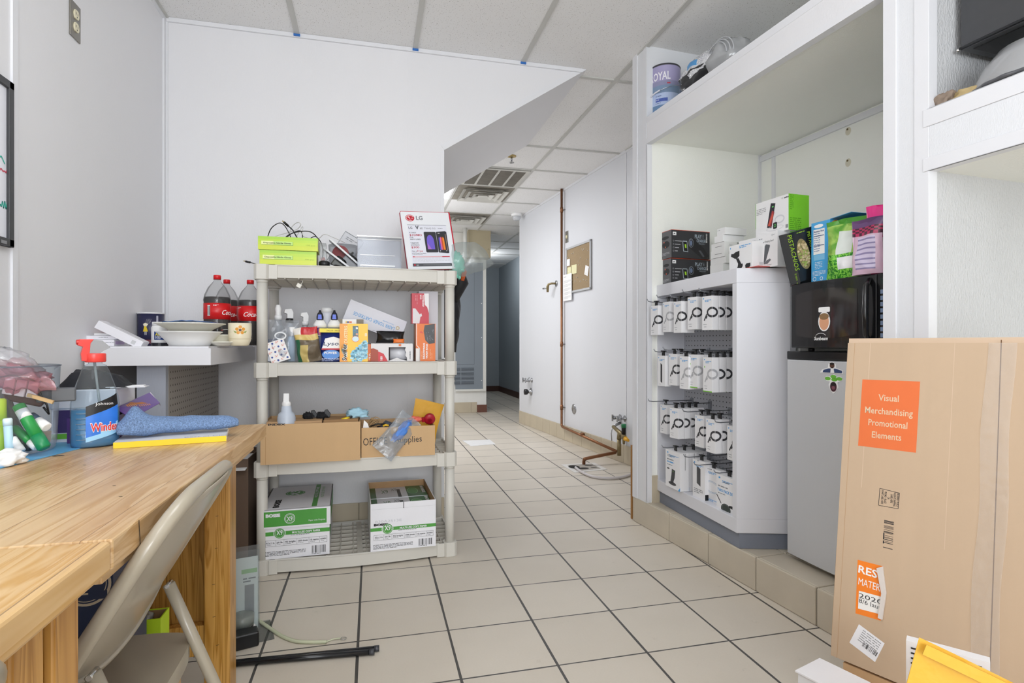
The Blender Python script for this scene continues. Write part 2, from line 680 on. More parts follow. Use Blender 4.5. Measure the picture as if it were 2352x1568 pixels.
# the back wall is the face of a deep block whose right side slopes up to the ceiling
mb = MB()
X = Matrix(((1, 0, 0, 0), (0, 0, -1, 4.43), (0, 1, 0, 0), (0, 0, 0, 1)))
mb.prism([(-1.0, 0), (0.386, 0), (0.386, 2.076), (1.227, CEIL), (-1.0, CEIL)], 0, 1.3, PANEL, X=X)
wb = ST(mb.make('wall_back'))
mb = MB()
mb.box(0.185, 3.127, 0.15, 0.212, 3.13, CEIL, PANEL)
mb.box(-1.0, 3.122, 0.15, -0.985, 3.13, CEIL, TRIM)
mb.box(-0.99, 3.118, CEIL - 0.022, 1.2, 3.13, CEIL - 0.001, TRIM)
mb.box(0.366, 3.126, 0.15, 0.386, 3.13, 2.07, TRIM)
mb.X = Matrix.Translation((0.386, 3.1275, 2.076)) @ Matrix.Rotation(-math.atan2(0.544, 0.841), 4, 'Y')
mb.box(0, -0.0015, 0, 1.0, 0.0025, 0.03, TRIM)
mb.X = None
mb.make('trim', wb)
walls('wall_rear', [(-1.1, -3.6), (3.4, -3.6), (3.4, -3.5), (-1.1, -3.5)], 0, CEIL, PANEL)
walls('wall_east', [(3.3, -3.6), (3.4, -3.6), (3.4, 12.2), (3.3, 12.2)], 0, CEIL, PANEL)
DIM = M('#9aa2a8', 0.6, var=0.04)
# alley wall on the right, beyond the alcove
ALW = lambda y: 1.94 - (y - 5.66) * math.tan(rad(5.1))
wr = walls('wall_right', [(ALW(6.96), 6.96), (ALW(2.9), 2.9), (3.3, 2.9), (3.3, 6.96)], 0, CEIL, PANEL2)
AW = Vector((ALW(6.96), 6.96, 0)); AROT = -PI / 2 + rad(5.1)   # local x runs along the wall toward the camera
mb = MB()
for s_, wd in ((0.0, 0.02), (1.285, 0.02), (2.62, 0.014)):
    mb.box(s_, -0.004, 0.14, s_ + wd, 0, CEIL - 0.02, TRIM)
mb.box(0, -0.012, CEIL - 0.022, 4.0, 0, CEIL - 0.001, TRIM)
o = mb.make('trim', wr); o.location = AW; o.rotation_euler = (0, 0, AROT)
TILEB = M('#c3b7a0', 0.45, var=0.1, scale=6)

def base_run(name, p, rot, L, h, tl, parent=None, n0=0.0, mat=TILEB, th=0.01):
    m = MB()
    m.box(0, -th * 0.6, 0, L, 0, h, M('#8d8678', 0.9))
    x = n0
    while x < L - 0.02:
        m.box(max(0, x) + 0.0015, -th, 0.001, min(L, x + tl) - 0.0015, 0, h + 0.002, mat)
        x += tl
    o = m.make(name, parent, loc=p, rot=rot, bevel=0.002)
    return ST(o)

base_run('baseboard_right', AW, AROT, 3.98, 0.152, 0.2)
base_run('baseboard_back', (-1.0, 3.13, 0), 0, 1.386, 0.15, 0.2, n0=-0.07)
# hall behind the block, utility wall and the dark corridor
HW = M('#e6e6e2', 0.5)
walls('wall_utility', [(-1.0, 8.15), (1.627, 8.15), (1.627, 8.3), (-1.0, 8.3)], 0, CEIL, HW)
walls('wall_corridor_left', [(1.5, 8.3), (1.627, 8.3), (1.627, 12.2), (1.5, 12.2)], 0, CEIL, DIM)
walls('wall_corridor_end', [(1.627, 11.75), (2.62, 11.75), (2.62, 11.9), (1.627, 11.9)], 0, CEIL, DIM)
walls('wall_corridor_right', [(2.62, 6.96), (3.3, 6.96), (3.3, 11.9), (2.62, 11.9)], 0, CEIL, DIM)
walls('wall_hall', [(0.30, 4.43), (0.386, 4.43), (0.386, 4.47), (0.30, 4.47)], 0, 2.07, PANEL)
BROWN = M('#4a2c22', 0.5)
base_run('baseboard_utility', (-1.0, 8.15, 0), 0, 2.487, 0.15, 0.3)
mb = MB(); mb.box(1.487, 8.14, 0, 1.627, 8.15, 0.11, M('#6b4334', 0.5)); mb.box(1.627, 8.14, 0, 1.634, 8.5, 0.11, M('#6b4334', 0.5)); ST(mb.make('trim_1'))
mb = MB(); mb.box(1.634, 11.735, 0, 2.62, 11.75, 0.11, BROWN); mb.box(2.605, 6.97, 0, 2.62, 11.735, 0.11, BROWN); ST(mb.make('trim_2'))

# ---- raised alcove on the right: curb platform, walls, header shelves and post ----
def RM(mb_, name, parent=None, bevel=0.0):
    if parent is None:
        return mb_.make(name, loc=OR, rot=ROTR, bevel=bevel)
    return mb_.make(name, parent, bevel=bevel)

CURB = 0.138
mb = MB()
mb.box(0, 0.008, 0, 3.6, 0.9, CURB - 0.006, GROUT)
plat = ST(RM(mb, 'floor_platform'))
CT = M('#c6bcaa', 0.45, var=0.16, scale=5)
mb = MB()
cuts = [0.0] + [Bp(u, v, 0.0).x for u, v in ((1535.6, 1240), (1625.5, 1290), (1735, 1345), (1874, 1400))]
cuts += [cuts[-1] + 0.3 * k for k in range(1, 7)]
for a0, a1 in zip(cuts, cuts[1:]):
    mb.box(a0 + 0.003, 0.0, 0.001, a1 - 0.003, 0.012, CURB, CT)
    mb.box(a0 + 0.003, 0.0125, CURB - 0.012, a1 - 0.003, 0.15, CURB, CT)
    for j in range(3):
        mb.box(a0 + 0.002, 0.153 + j * 0.3, CURB - 0.012, a1 - 0.002, 0.45 + j * 0.3, CURB, CT)
mb.box(-0.008, 0.0, 0.001, 0.0, 0.8, CURB, CT)
mb.make('curb_tiles', plat, bevel=0.004)

mb = MB(); mb.box(0, 0, CURB, 0.14, 0.76, CEIL, TRIMW); wf = ST(RM(mb, 'wall_alcove_far'))
mb = MB()
mb.box(-0.004, -0.004, CURB, 0.045, 0.0, CEIL, TRIM)
mb.box(0.112, -0.004, CURB + 0.01, 0.144, 0.0, CEIL, TRIM)
mb.box(0.14, -0.004, CURB + 0.01, 0.144, 0.03, 2.08, TRIM)
mb.box(0.14, 0.028, CURB, 0.1415, 0.76, 2.1, WARMP)
mb.box(0.14, 0.74, CURB, 0.146, 0.76, 2.1, TRIM)
mb.box(0.1415, 0.03, CURB, 0.15, 0.14, 0.285, TILEB)
mb.make('trim', wf)
mb = MB(); mb.box(0.0, 0.76, CURB, 3.6, 0.86, CEIL, WARMP); wk = ST(RM(mb, 'wall_alcove_back'))
mb = MB()
mb.box(0.23, 0.754, CURB, 0.255, 0.76, 2.1, TRIM)
mb.box(0.14, 0.748, 2.06, 1.53, 0.76, 2.09, TRIM)
mb.box(0.14, 0.75, CEIL - 0.03, 1.53, 0.76, CEIL - 0.004, TRIM)
mb.make('trim', wk)
mb = MB()
for v in (297, 369):
    p = Bp(1947, v, 0.76)
    mb.lathe([(0.0, 0), (0.004, 0.001), (0.005, 0.003), (0.0, 0.003)], M('#6b5a3c', 0.8), X=Matrix.Translation((p.x, 0.7605, p.z)) @ Matrix.Rotation(PI / 2, 4, 'X'), seg=10)
    S(mb, (p.x - 0.03, 0.7597, p.z - 0.04), (1, 0, 0), (0, 0, 1)).ell(0.033, 0.03, 0.016, 0.02, M('#d8d3bf', 0.6), 0)
mb.make('screw_hole', wk)
# header shelf over the left bay
mb = MB()
mb.box(0.14, 0.0, 2.085, 1.53, 0.03, 2.225, TRIM)
mb.box(0.14, 0.03, 2.10, 1.53, 0.76, 2.215, WARMP)
mb.box(0.142, -0.004, 2.085, 1.53, 0.0, 2.11, TRIM)
mb.box(0.142, -0.004, 2.198, 1.53, 0.03, 2.229, TRIM)
mb.box(0.146, -0.0025, 2.11, 1.53, 0, 2.198, PANEL)
ST(RM(mb, 'trim_header_shelf'))
# post and partition between the bays
mb = MB()
mb.box(1.53, 0.012, CURB, 1.65, 0.76, CEIL, TRIMW)
pw = ST(RM(mb, 'wall_alcove_partition'))
mb = MB()
mb.box(1.515, -0.004, CURB, 1.557, 0.012, CEIL, TRIM)
mb.box(1.557, 0.0, CURB, 1.613, 0.012, CEIL, TRIMW)
mb.box(1.613, -0.004, CURB, 1.652, 0.012, CEIL, TRIM)
mb.box(1.65, -0.004, CURB, 1.656, 0.03, CEIL, TRIM)
mb.box(1.65, 0.03, CURB, 1.652, 0.76, CEIL, M('#c9cacc', 0.45, var=0.04, bump=0.8, bscale=180, stretch=(1, 1, 0.5)))
mb.make('trim', pw, bevel=0.0015)
# shelf ledge in the right bay
mb = MB()
mb.box(1.652, 0.0, 1.50, 3.2, 0.76, 1.672, WARMP)
rs = ST(RM(mb, 'trim_right_shelf'))
mb = MB()
mb.box(1.64, -0.006, 1.625, 3.2, 0.0, 1.676, TRIM)
mb.box(1.652, -0.006, 1.672, 3.2, 0.03, 1.676, TRIM)
mb.box(1.64, -0.006, 1.497, 3.2, 0.0, 1.535, TRIM)
mb.box(1.652, -0.006, 1.497, 3.2, 0.03, 1.50, TRIM)
mb.box(1.656, -0.003, 1.535, 3.2, 0.0, 1.625, TRIMW)
mb.box(1.652, 0.73, 1.47, 3.2, 0.76, 1.50, TRIM)
mb.make('trim', rs, bevel=0.0012)
# ================= FURNITURE =================
def wood(name, light, dark, axis, sc=1.0, planks=None, pw=0.14, knots=0.5):
    m = bpy.data.materials.new(name)
    m.use_nodes = True
    nt = m.node_tree
    b = nt.nodes['Principled BSDF']
    b.inputs['Roughness'].default_value = 0.32
    tc = nd(nt, 'ShaderNodeTexCoord')
    sp = nd(nt, 'ShaderNodeSeparateXYZ')
    nt.links.new(tc.outputs['Object'], sp.inputs[0])

    def mth(op, a, bb=None):
        n = nd(nt, 'ShaderNodeMath', operation=op)
        for i, q in enumerate((a, bb)):
            if q is None:
                continue
            if isinstance(q, (int, float)):
                n.inputs[i].default_value = q
            else:
                nt.links.new(q, n.inputs[i])
        return n.outputs[0]
    off = 0.0
    if planks is not None:
        pk = mth('FLOOR', mth('DIVIDE', sp.outputs[planks], pw))
        wn = nd(nt, 'ShaderNodeTexWhiteNoise', noise_dimensions='1D')
        nt.links.new(pk, wn.inputs['W'])
        off = mth('MULTIPLY', wn.outputs['Value'], 9.0)
    cb = nd(nt, 'ShaderNodeCombineXYZ')
    for i in range(3):
        s_ = 1.2 if i == axis else 22.0
        nt.links.new(mth('ADD', mth('MULTIPLY', sp.outputs[i], s_ * sc), off), cb.inputs[i])
    nz = nd(nt, 'ShaderNodeTexNoise')
    nz.inputs['Scale'].default_value = 1.0
    nz.inputs['Detail'].default_value = 3
    nz.inputs['Distortion'].default_value = 0.7
    nt.links.new(cb.outputs[0], nz.inputs['Vector'])
    rings = mth('FRACT', mth('MULTIPLY', nz.outputs['Fac'], 9.0))
    cr = nd(nt, 'ShaderNodeValToRGB')
    cr.color_ramp.elements[0].position = 0.0
    cr.color_ramp.elements[0].color = lin(light)
    cr.color_ramp.elements[1].position = 0.85
    cr.color_ramp.elements[1].color = lin(dark)
    e = cr.color_ramp.elements.new(0.45)
    e.color = tuple((p * 0.7 + q * 0.3) for p, q in zip(lin(light), lin(dark)))
    e = cr.color_ramp.elements.new(1.0)
    e.color = lin(light)
    nt.links.new(rings, cr.inputs[0])
    # broad worn / stained patches
    n2 = nd(nt, 'ShaderNodeTexNoise')
    n2.inputs['Scale'].default_value = 3.2
    n2.inputs['Detail'].default_value = 6
    cb2 = nd(nt, 'ShaderNodeCombineXYZ')
    for i in range(3):
        nt.links.new(mth('MULTIPLY', sp.outputs[i], 0.6 if i == axis else 3.0), cb2.inputs[i])
    nt.links.new(cb2.outputs[0], n2.inputs['Vector'])
    r2 = nd(nt, 'ShaderNodeValToRGB')
    r2.color_ramp.elements[0].position = 0.42
    r2.color_ramp.elements[0].color = (1, 1, 1, 1)
    r2.color_ramp.elements[1].position = 0.66
    r2.color_ramp.elements[1].color = (0.66, 0.52, 0.4, 1)
    nt.links.new(n2.outputs['Fac'], r2.inputs[0])
    mx = nd(nt, 'ShaderNodeMix', data_type='RGBA', blend_type='MULTIPLY')
    mx.inputs[0].default_value = knots
    nt.links.new(cr.outputs[0], mx.inputs[6])
    nt.links.new(r2.outputs[0], mx.inputs[7])
    if planks is not None:
        fr = mth('FRACT', mth('DIVIDE', sp.outputs[planks], pw))
        gap = mth('LESS_THAN', mth('MINIMUM', fr, mth('SUBTRACT', 1.0, fr)), 0.006)
        m3 = nd(nt, 'ShaderNodeMix', data_type='RGBA')
        nt.links.new(mth('MULTIPLY', gap, 0.6), m3.inputs[0])
        nt.links.new(mx.outputs[2], m3.inputs[6])
        m3.inputs[7].default_value = lin('#6b4a28')
        nt.links.new(m3.outputs[2], b.inputs['Base Color'])
    else:
        nt.links.new(mx.outputs[2], b.inputs['Base Color'])
    return m

W_TOP = wood('wood_top', '#d9bb90', '#c39d6a', 1, planks=0, pw=0.115, knots=0.75)
W_TOP2 = wood('wood_top_light', '#d9b682', '#c89b58', 1, planks=0, pw=0.16, knots=0.5)
W_LEG = wood('wood_leg', '#cf9d54', '#a8752c', 2, knots=0.4)
W_PANEL = wood('wood_panel', '#b98a48', '#8f6226', 2, planks=0, pw=0.14, knots=0.4)
EX = -0.31
# far worktable
t = T(empty('worktable', (-0.65, 1.3, 0)), 'large stained wooden worktable running along the left wall, holding the spray bottle', 'table')
TB = Vector((0.65, -1.3, 0))

def tpart(mb_, name, bevel=0.002, par=None):
    return mb_.make(name, par or t, loc=TB, bevel=bevel)
mb = MB(); mb.box(-0.985, 0.79, 0.722, EX, 1.825, 0.76, W_TOP)
K = M('#33302c', 0.6)
sf = S(mb, (-0.985, 0.79, 0.76), (1, 0, 0), (0, 1, 0))
for x, y, a in ((0.33, 0.62, 0.012), (0.2, 0.42, 0.004), (0.56, 0.3, 0.003), (0.6, 0.22, 0.003), (0.43, 0.5, 0.003)):
    sf.ell(x, y, a, a * 0.5, K, 1, 8)
S(mb, (EX, 0.79, 0.722), (0, 1, 0), (0, 0, 1)).line([(0.085, 0), (0.08, 0.038)], 0.002, K)
tpart(mb, 'tabletop', 0.003)
mb = MB(); mb.box(EX - 0.05, 0.80, 0.702, EX - 0.015, 1.72, 0.722, W_TOP); tpart(mb, 'apron')
for x0, x1 in ((-0.455, -0.388), (-0.98, -0.913)):
    mb = MB(); mb.box(x0, 1.725, 0, x1, 1.80, 0.722, W_LEG)
    sf = S(mb, (x0, 1.725, 0), (1, 0, 0), (0, 0, 1))
    for z_ in (0.07, 0.16, 0.24, 0.33, 0.43, 0.52, 0.6, 0.67):
        sf.line([(0.026 + 0.006 * math.sin(z_ * 50), z_), (0.033 + 0.006 * math.sin(z_ * 50), z_ + 0.001)], 0.0012, K)
    tpart(mb, 'leg', 0.004)
mb = MB(); mb.box(-0.91, 1.765, 0.21, -0.457, 1.79, 0.72, W_PANEL); tpart(mb, 'end_panel')
mb = MB(); mb.box(-0.91, 1.735, 0.13, -0.457, 1.763, 0.215, W_LEG); tpart(mb, 'stretcher')
# near worktable
t = T(empty('worktable', (-0.65, 0.25, 0)), 'lighter wooden worktable nearest the camera, butted against the far one', 'table')
TB = Vector((0.65, -0.25, 0))
mb = MB(); mb.box(-0.985, -0.3, 0.722, EX, 0.787, 0.76, W_TOP2); tpart(mb, 'tabletop', 0.004)
for y0, y1 in ((0.635, 0.69), (0.708, 0.762)):
    mb = MB(); mb.box(-0.385, y0, 0, -0.333, y1, 0.722, W_LEG); tpart(mb, 'leg', 0.003)
mb = MB(); mb.box(-0.38, 0.685, 0.02, -0.352, 0.712, 0.722, M('#6e4c22', 0.7)); tpart(mb, 'spacer')
for y0 in (-0.28,):
    mb = MB(); mb.box(-0.385, y0, 0, -0.333, y0 + 0.06, 0.722, W_LEG); tpart(mb, 'leg', 0.003)
    mb = MB(); mb.box(-0.97, y0, 0, -0.918, y0 + 0.06, 0.722, W_LEG); tpart(mb, 'leg', 0.003)

# folding chair
CH = M('#a59c8b', 0.28, var=0.05, scale=5, coat=0.25)
ch = T(empty('folding_chair', (-0.45, 1.02, 0)), 'beige metal folding chair pushed under the far worktable', 'chair')
O = Vector((-0.45, 1.02, 0))

def cpart(mb_, name, par=None, **k):
    return mb_.make(name, par or ch, loc=-O if (par is None) else (0, 0, 0), **k)

def bx_(z):
    return -0.262 - (0.78 - z) * 0.605
y0, y1 = 0.875, 1.215
pts = []
for k in range(0, 15):
    z = 0.0 + (0.70) * k / 14
    pts.append((bx_(z), y0 - 0.01 + 0.0 * k, z))
for k in range(1, 9):
    a = PI / 2 * k / 8
    z = 0.70 + 0.075 * math.sin(a)
    pts.append((bx_(z), y0 - 0.01 + 0.10 * (1 - math.cos(a)), z))
mir = [(p[0], y0 + y1 - p[1], p[2]) for p in pts[::-1]]
mb = MB(); mb.tube(pts + mir, 0.0115, CH, 14); cpart(mb, 'frame')
# back panel, dished, with a rolled rim

def bk(u, v):
    w_ = 0.18 * (1 - 0.35 * max(0, v - 0.6) ** 1.2 * 2)
    zlow = 0.545 - 0.035 * (1 - (2 * u - 1) ** 2)
    z = zlow + (0.772 - zlow - 0.03 * (2 * abs(u - 0.5)) ** 4) * v
    y = 1.045 + (2 * u - 1) * w_
    return Vector((bx_(z) + 0.006 + 0.022 * (1 - (2 * u - 1) ** 2) * (1 - v * 0.5), y, z))
mb = MB(); mb.grid(bk, 16, 14, CH); cpart(mb, 'backrest', solid=0.002)
mb = MB(); mb.tube([bk(k / 20, 0) for k in range(21)], 0.006, CH, 8); cpart(mb, 'backrest_rim')

def seatf(u, v):
    x = -0.335 - 0.39 * u
    y = 0.85 + 0.40 * v
    e = max(abs(2 * u - 1), abs(2 * v - 1))
    r = 0.05
    # rounded plan
    cu, cv = (2 * u - 1), (2 * v - 1)
    k = 1 - 0.09 * (abs(cu) * abs(cv)) ** 4
    x = -0.53 + (x + 0.53) * k
    y = 1.05 + (y - 1.05) * k
    z = 0.43 - 0.012 * (1 - cu * cu) * (1 - cv * cv)
    return Vector((x, y, z))
mb = MB(); mb.grid(seatf, 24, 24, CH)
rim = [seatf(k / 24, 0) for k in range(24)] + [seatf(1, k / 24) for k in range(24)] + [seatf(1 - k / 24, 1) for k in range(24)] + [seatf(0, 1 - k / 24) for k in range(24)]
n = len(rim)
vs = [p for p in rim] + [p + Vector((0, 0, -0.032)) for p in rim]
mb.add(vs, [(k, (k + 1) % n, n + (k + 1) % n, n + k) for k in range(n)], CH, True)
SC = M('#5c5348', 0.5)
sf = S(mb, (-0.335, 0.84, 0.4315), (0, 1, 0), (-1, 0, 0))
cpart(mb, 'seat')
for y in (0.895, 1.195):
    mb = MB()
    mb.tube([(-0.375, y, 0.545), (-0.33, y, 0.43), (-0.165, y, 0.012)], 0.0105, CH, 12)
    mb.cyl((-0.375, y - 0.012, 0.545), (-0.375, y + 0.012, 0.545), 0.004, CHROME, 10)
    mb.cyl((-0.165, y, 0.0), (-0.165, y, 0.018), 0.013, BLACK, 12)
    cpart(mb, 'leg')
mb = MB(); mb.tube([(-0.24, 0.895, 0.2), (-0.24, 1.195, 0.2)], 0.007, CH, 10); cpart(mb, 'crossbar')
mb = MB(); mb.tube([(-0.62, 0.875, 0.19), (-0.62, 1.215, 0.19)], 0.007, CH, 10); cpart(mb, 'crossbar')
c2 = dup(ch); c2.location = O + Vector((0.0, -0.695, 0)); c2['label'] = 'second beige folding chair, only its top rail showing in the lower left corner'

# whiteboard on the left wall
FRM = M('#3c3d40', 0.45)
wbd = T(empty('whiteboard', (-1.0, 1.6, 1.5)), 'black-framed whiteboard with green and red marker writing on the left wall', 'whiteboard')
ya, yb, za, zb = 1.0, 1.885, 1.272, 1.735
mb = MB(); mb.box(0.004, ya - 1.6, za - 1.5, 0.01, yb - 1.6, zb - 1.5, M('#e9ebf4', 0.2, var=0.01))
sf = S(mb, (0.01, ya - 1.6, za - 1.5), (0, 1, 0), (0, 0, 1))
GM, RMK = M('#3fb8a6', 0.6), M('#d8546a', 0.6)
def scrib(sf, x, y, w_, h_, m, n=6, seed=1):
    r = random.Random(seed)
    pts = [(x + w_ * k / (2 * n), y + h_ * (r.random() if k % 2 else -r.random() * 0.2)) for k in range(2 * n + 1)]
    sf.line(pts, 0.004, m, 2)
scrib(sf, 0.62, 0.29, 0.2, 0.05, GM, 6, 2); scrib(sf, 0.70, 0.235, 0.155, 0.04, GM, 5, 3)
scrib(sf, 0.76, 0.205, 0.115, 0.02, RMK, 8, 4); scrib(sf, 0.5, 0.2, 0.2, 0.02, RMK, 8, 14)
scrib(sf, 0.70, 0.12, 0.09, 0.02, GM, 5, 5); scrib(sf, 0.82, 0.105, 0.06, 0.025, GM, 6, 6)
mb.make('writing_surface', wbd)
mb = MB()
yy0, yy1, zz0, zz1 = ya - 1.6, yb - 1.6, za - 1.5, zb - 1.5
mb.box(0.002, yy0, zz0, 0.018, yy1, zz0 + 0.022, FRM); mb.box(0.002, yy0, zz1 - 0.022, 0.018, yy1, zz1, FRM)
mb.box(0.002, yy0, zz0, 0.018, yy0 + 0.022, zz1, FRM); mb.box(0.002, yy1 - 0.022, zz0, 0.018, yy1, zz1, FRM)
S(mb, (0.018, yy1 - 0.06, zz0 + 0.004), (0, 1, 0), (0, 0, 1)).rect(0, 0, 0.025, 0.009, GREY, 1)
mb.make('frame', wbd, bevel=0.002)

# duplex outlet high on the left wall
ol = T(empty('wall_outlet', (-1.0, 2.253, 2.115)), 'double electrical outlet with a metal plate high on the left wall', 'outlet')
mb = MB(); mb.box(0, -0.035, -0.062, 0.005, 0.035, 0.062, M('#8d8a83', 0.35, 0.8)); mb.make('cover_plate', ol, bevel=0.002)
IV = M('#e3dcc0', 0.4)
for z in (-0.022, 0.022):
    mb = MB(); mb.prism([(0.016 * math.cos(q) * 1.0, max(-0.0155, min(0.0155, 0.018 * math.sin(q)))) for q in [2 * PI * k / 20 for k in range(20)]], 0.004, 0.009, IV,
                        X=Matrix.Translation((0, 0, z)) @ Matrix(((0, 0, 1, 0), (1, 0, 0, 0), (0, 1, 0, 0), (0, 0, 0, 1))))
    sf = S(mb, (0.0091, -0.016, z - 0.016), (0, 1, 0), (0, 0, 1))
    sf.rect(0.009, 0.014, 0.0022, 0.009, INK); sf.rect(0.021, 0.014, 0.0022, 0.008, INK); sf.ell(0.016, 0.007, 0.0025, 0.0025, INK)
    mb.make('receptacle', ol)

# corner display counter on the left
LAM = M('#e0e0e4', 0.35, var=0.01)
STEELB = M('#a3a8b4', 0.45, var=0.06, scale=40, stretch=(8, 8, 1))
PERF = M('#9b958e', 0.5, var=0.03)
ct = T(empty('display_counter', (-0.79, 2.70, 0)), 'white-topped corner display counter with a perforated grey side panel', 'counter')
O = Vector((-0.79, 2.70, 0))
mb = MB(); mb.box(-0.985, 2.29, 0.922, -0.58, 3.10, 0.985, LAM); mb.box(-0.98, 2.30, 0.985, -0.59, 3.10, 0.992, LAM)
mb.make('counter_top', ct, loc=-O, bevel=0.001)
mb = MB(); mb.box(-0.848, 2.362, 0.0, -0.752, 2.39, 0.921, STEELB); mb.make('column', ct, loc=-O)
mb = MB(); mb.box(-0.775, 2.39, 0.0, -0.75, 3.10, 0.921, PERF)
sf = S(mb, (-0.75, 2.39, 0), (0, 1, 0), (0, 0, 1))
HD, HL = M('#24221f', 0.8), M('#c9c4bd', 0.5)
for i in range(27):
    for j in range(18, 36):
        sf.ell(0.018 + i * 0.0255, j * 0.0255, 0.0032, 0.0042, HD, 1, 6)
mb.make('perforated_panel', ct, loc=-O)
mb = MB(); mb.box(-0.98, 3.05, 0.0, -0.80, 3.10, 0.921, M('#57585a', 0.6)); mb.make('back_panel', ct, loc=-O)
mb = MB(); mb.box(-0.98, 2.5, 0.0, -0.80, 3.05, 0.12, M('#57585a', 0.6)); mb.make('base', ct, loc=-O)

# ---------------- plastic shelving unit ----------------
PL = M('#cfccc4', 0.45, var=0.02, scale=4)
PL2 = M('#c3beb4', 0.5, var=0.02)
SHO, SHR = Vector((-0.496, 2.612, 0)), math.atan2(0.032, 0.88)
sh = T(empty('shelving_unit', SHO, SHR), 'beige four-tier plastic shelving unit packed with supplies', 'shelf')
SW, SD = 0.885, 0.46
TOPS = (1.346, 0.92, 0.49, 0.066)

def bow(x):
    q = (x - 0.09) / (SW - 0.18)
    return -0.024 * math.sin(PI * q) if 0 < q < 1 else 0

def shw(x, y, z):  # shelf local -> world
    c, s_ = math.cos(SHR), math.sin(SHR)
    return Vector((SHO.x + x * c - y * s_, SHO.y + x * s_ + y * c, z))

for ti, zt in enumerate(TOPS):
    mb = MB()
    for cx in (0.0, SW - 0.062):
        for cy in (0.0, SD - 0.062):
            x0, x1 = (cx, cx + 0.062)
            mb.prism([(x0, cy + 0.012), (x0 + 0.012, cy), (x1 - 0.012, cy), (x1, cy + 0.012), (x1, cy + 0.05), (x1 - 0.012, cy + 0.062), (x0 + 0.012, cy + 0.062), (x0, cy + 0.05)], zt - 0.066, zt, PL)
    mb.box(0.06, 0.003, zt - 0.064, 0.095, 0.012, zt - 0.002, PL); mb.box(SW - 0.095, 0.003, zt - 0.064, SW - 0.06, 0.012, zt - 0.002, PL)
    # bowed skirt front and back
    for yb_, sg in ((0.008, 1), (SD - 0.008, -1)):
        N = 20
        P0 = [(0.085 + (SW - 0.17) * k / N) for k in range(N + 1)]
        o_ = [(x, yb_ + sg * bow(x)) for x in P0]
        i_ = [(x, yb_ + sg * (bow(x) + 0.008)) for x in P0][::-1]
        mb.prism(o_ + i_, zt - 0.058, zt, PL)
        o2 = [(x, yb_ + sg * (bow(x) - 0.003)) for x in P0]
        mb.prism(o2 + i_, zt - 0.006, zt - 0.001, PL)
    for xb in (0.003, SW - 0.011):
        mb.box(xb, 0.05, zt - 0.058, xb + 0.008, SD - 0.05, zt, PL)
    dk = mb.make('shelf_deck', sh, bevel=0.0015)
    mb = MB()
    nx, ny = 15, 8
    for i in range(1, nx):
        x = 0.01 + (SW - 0.02) * i / nx
        b_ = bow(x)
        y0_ = 0.012 if 0.07 < x < SW - 0.07 else 0.06
        mb.box(x - 0.0025, y0_ + b_, zt - (0.062 if ti == 0 else 0.022), x + 0.0025, SD - y0_ - b_, zt - 0.006, PL2)
    for j in range(1, ny):
        y = SD * j / ny
        mb.box(0.01, y - 0.0025, zt - (0.062 if ti == 0 else 0.022), SW - 0.01, y + 0.0025, zt - 0.0065, PL2)
    mb.box(SW / 2 - 0.012, 0.0, zt - 0.034, SW / 2 + 0.012, SD, zt - 0.005, PL2)
    if ti == 1:  # a fine board closes the upper decks
        mb.box(0.03, 0.03, zt - 0.0065, SW - 0.03, SD - 0.03, zt - 0.002, PL2)
    mb.make('lattice', dk)
for px, py in ((0.031, 0.031), (SW - 0.031, 0.031), (0.031, SD - 0.031), (SW - 0.031, SD - 0.031)):
    mb = MB()
    for za_, zb_ in ((0.0, TOPS[2] - 0.066), (TOPS[2], TOPS[1] - 0.066), (TOPS[1], TOPS[0] - 0.066)):
        mb.cyl((px, py, max(za_, 0.001)), (px, py, zb_), 0.0225, PL, 24)
        mb.tube([(px, py, zb_ - 0.014), (px, py, zb_)], [0.0225, 0.0255], PL, 24)
    mb.make('post', sh)
# white connector clipped under the top deck
u_ = T(empty('cable_connector', shw(0.185, 0.02, 1.262)), 'white cable connector dangling under the top deck of the shelving', 'connector')
mb = MB(); mb.box(-0.01, -0.006, -0.014, 0.01, 0.006, 0.004, M('#dedbd2', 0.4), X=Matrix.Rotation(0.5, 4, 'Y')); mb.make('plug', u_, bevel=0.0015)
mb = MB(); mb.tube([(0.004, 0, 0.0), (0.012, 0.002, 0.012), (0.013, 0.02, 0.035)], 0.0016, M('#dedbd2', 0.4), 6); mb.make('wire', u_)
# ================= LEFT SIDE: things on the tables and the display counter =================
class SC_(S):
    """print wrapped on an upright (elliptic) cylinder; x runs to the right along the surface"""
    def __init__(s, mb, c, rx, ry, a0, lift=0.0005, taper=0.0):
        s.mb, s.c, s.rx, s.ry, s.a0, s.lift, s.tp = mb, Vector(c), rx, ry, a0, lift, taper
        s.R = (rx + ry) / 2

    def P(s, x, y, l):
        a = s.a0 + x / s.R
        k = s.lift * l
        tr = 1 + s.tp * y
        return s.c + Vector(((s.rx * tr + k) * math.cos(a), (s.ry * tr + k) * math.sin(a), y))

    def rect(s, x, y, w, h, m, l=1, rot=0):
        if rot or w < 0.004:
            return S.rect(s, x, y, w, h, m, l, rot)
        n = max(1, int(w / s.R / 0.15))
        for k in range(n):
            s.poly([(x + w * k / n, y), (x + w * (k + 1) / n, y), (x + w * (k + 1) / n, y + h), (x + w * k / n, y + h)], m, l)

def carton(name, label, cat, p, w, d, h, rot, mat, deco=None, group=None, bevel=0.0008, parent=None):
    mb = MB()
    mb.box(0, 0, 0, w, d, h, mat)
    if deco:
        deco(faces(mb, w, d, h), w, d, h)
    o = mb.make(name, parent, loc=p, rot=rot, bevel=bevel)
    if parent is None:
        T(o, label, cat, group)
    return o

def fold(p, amp=0.01, sc=12, seed=0):
    return noise.noise_vector(Vector(p) * sc + Vector((seed * 3.1, 0, 0))) * amp

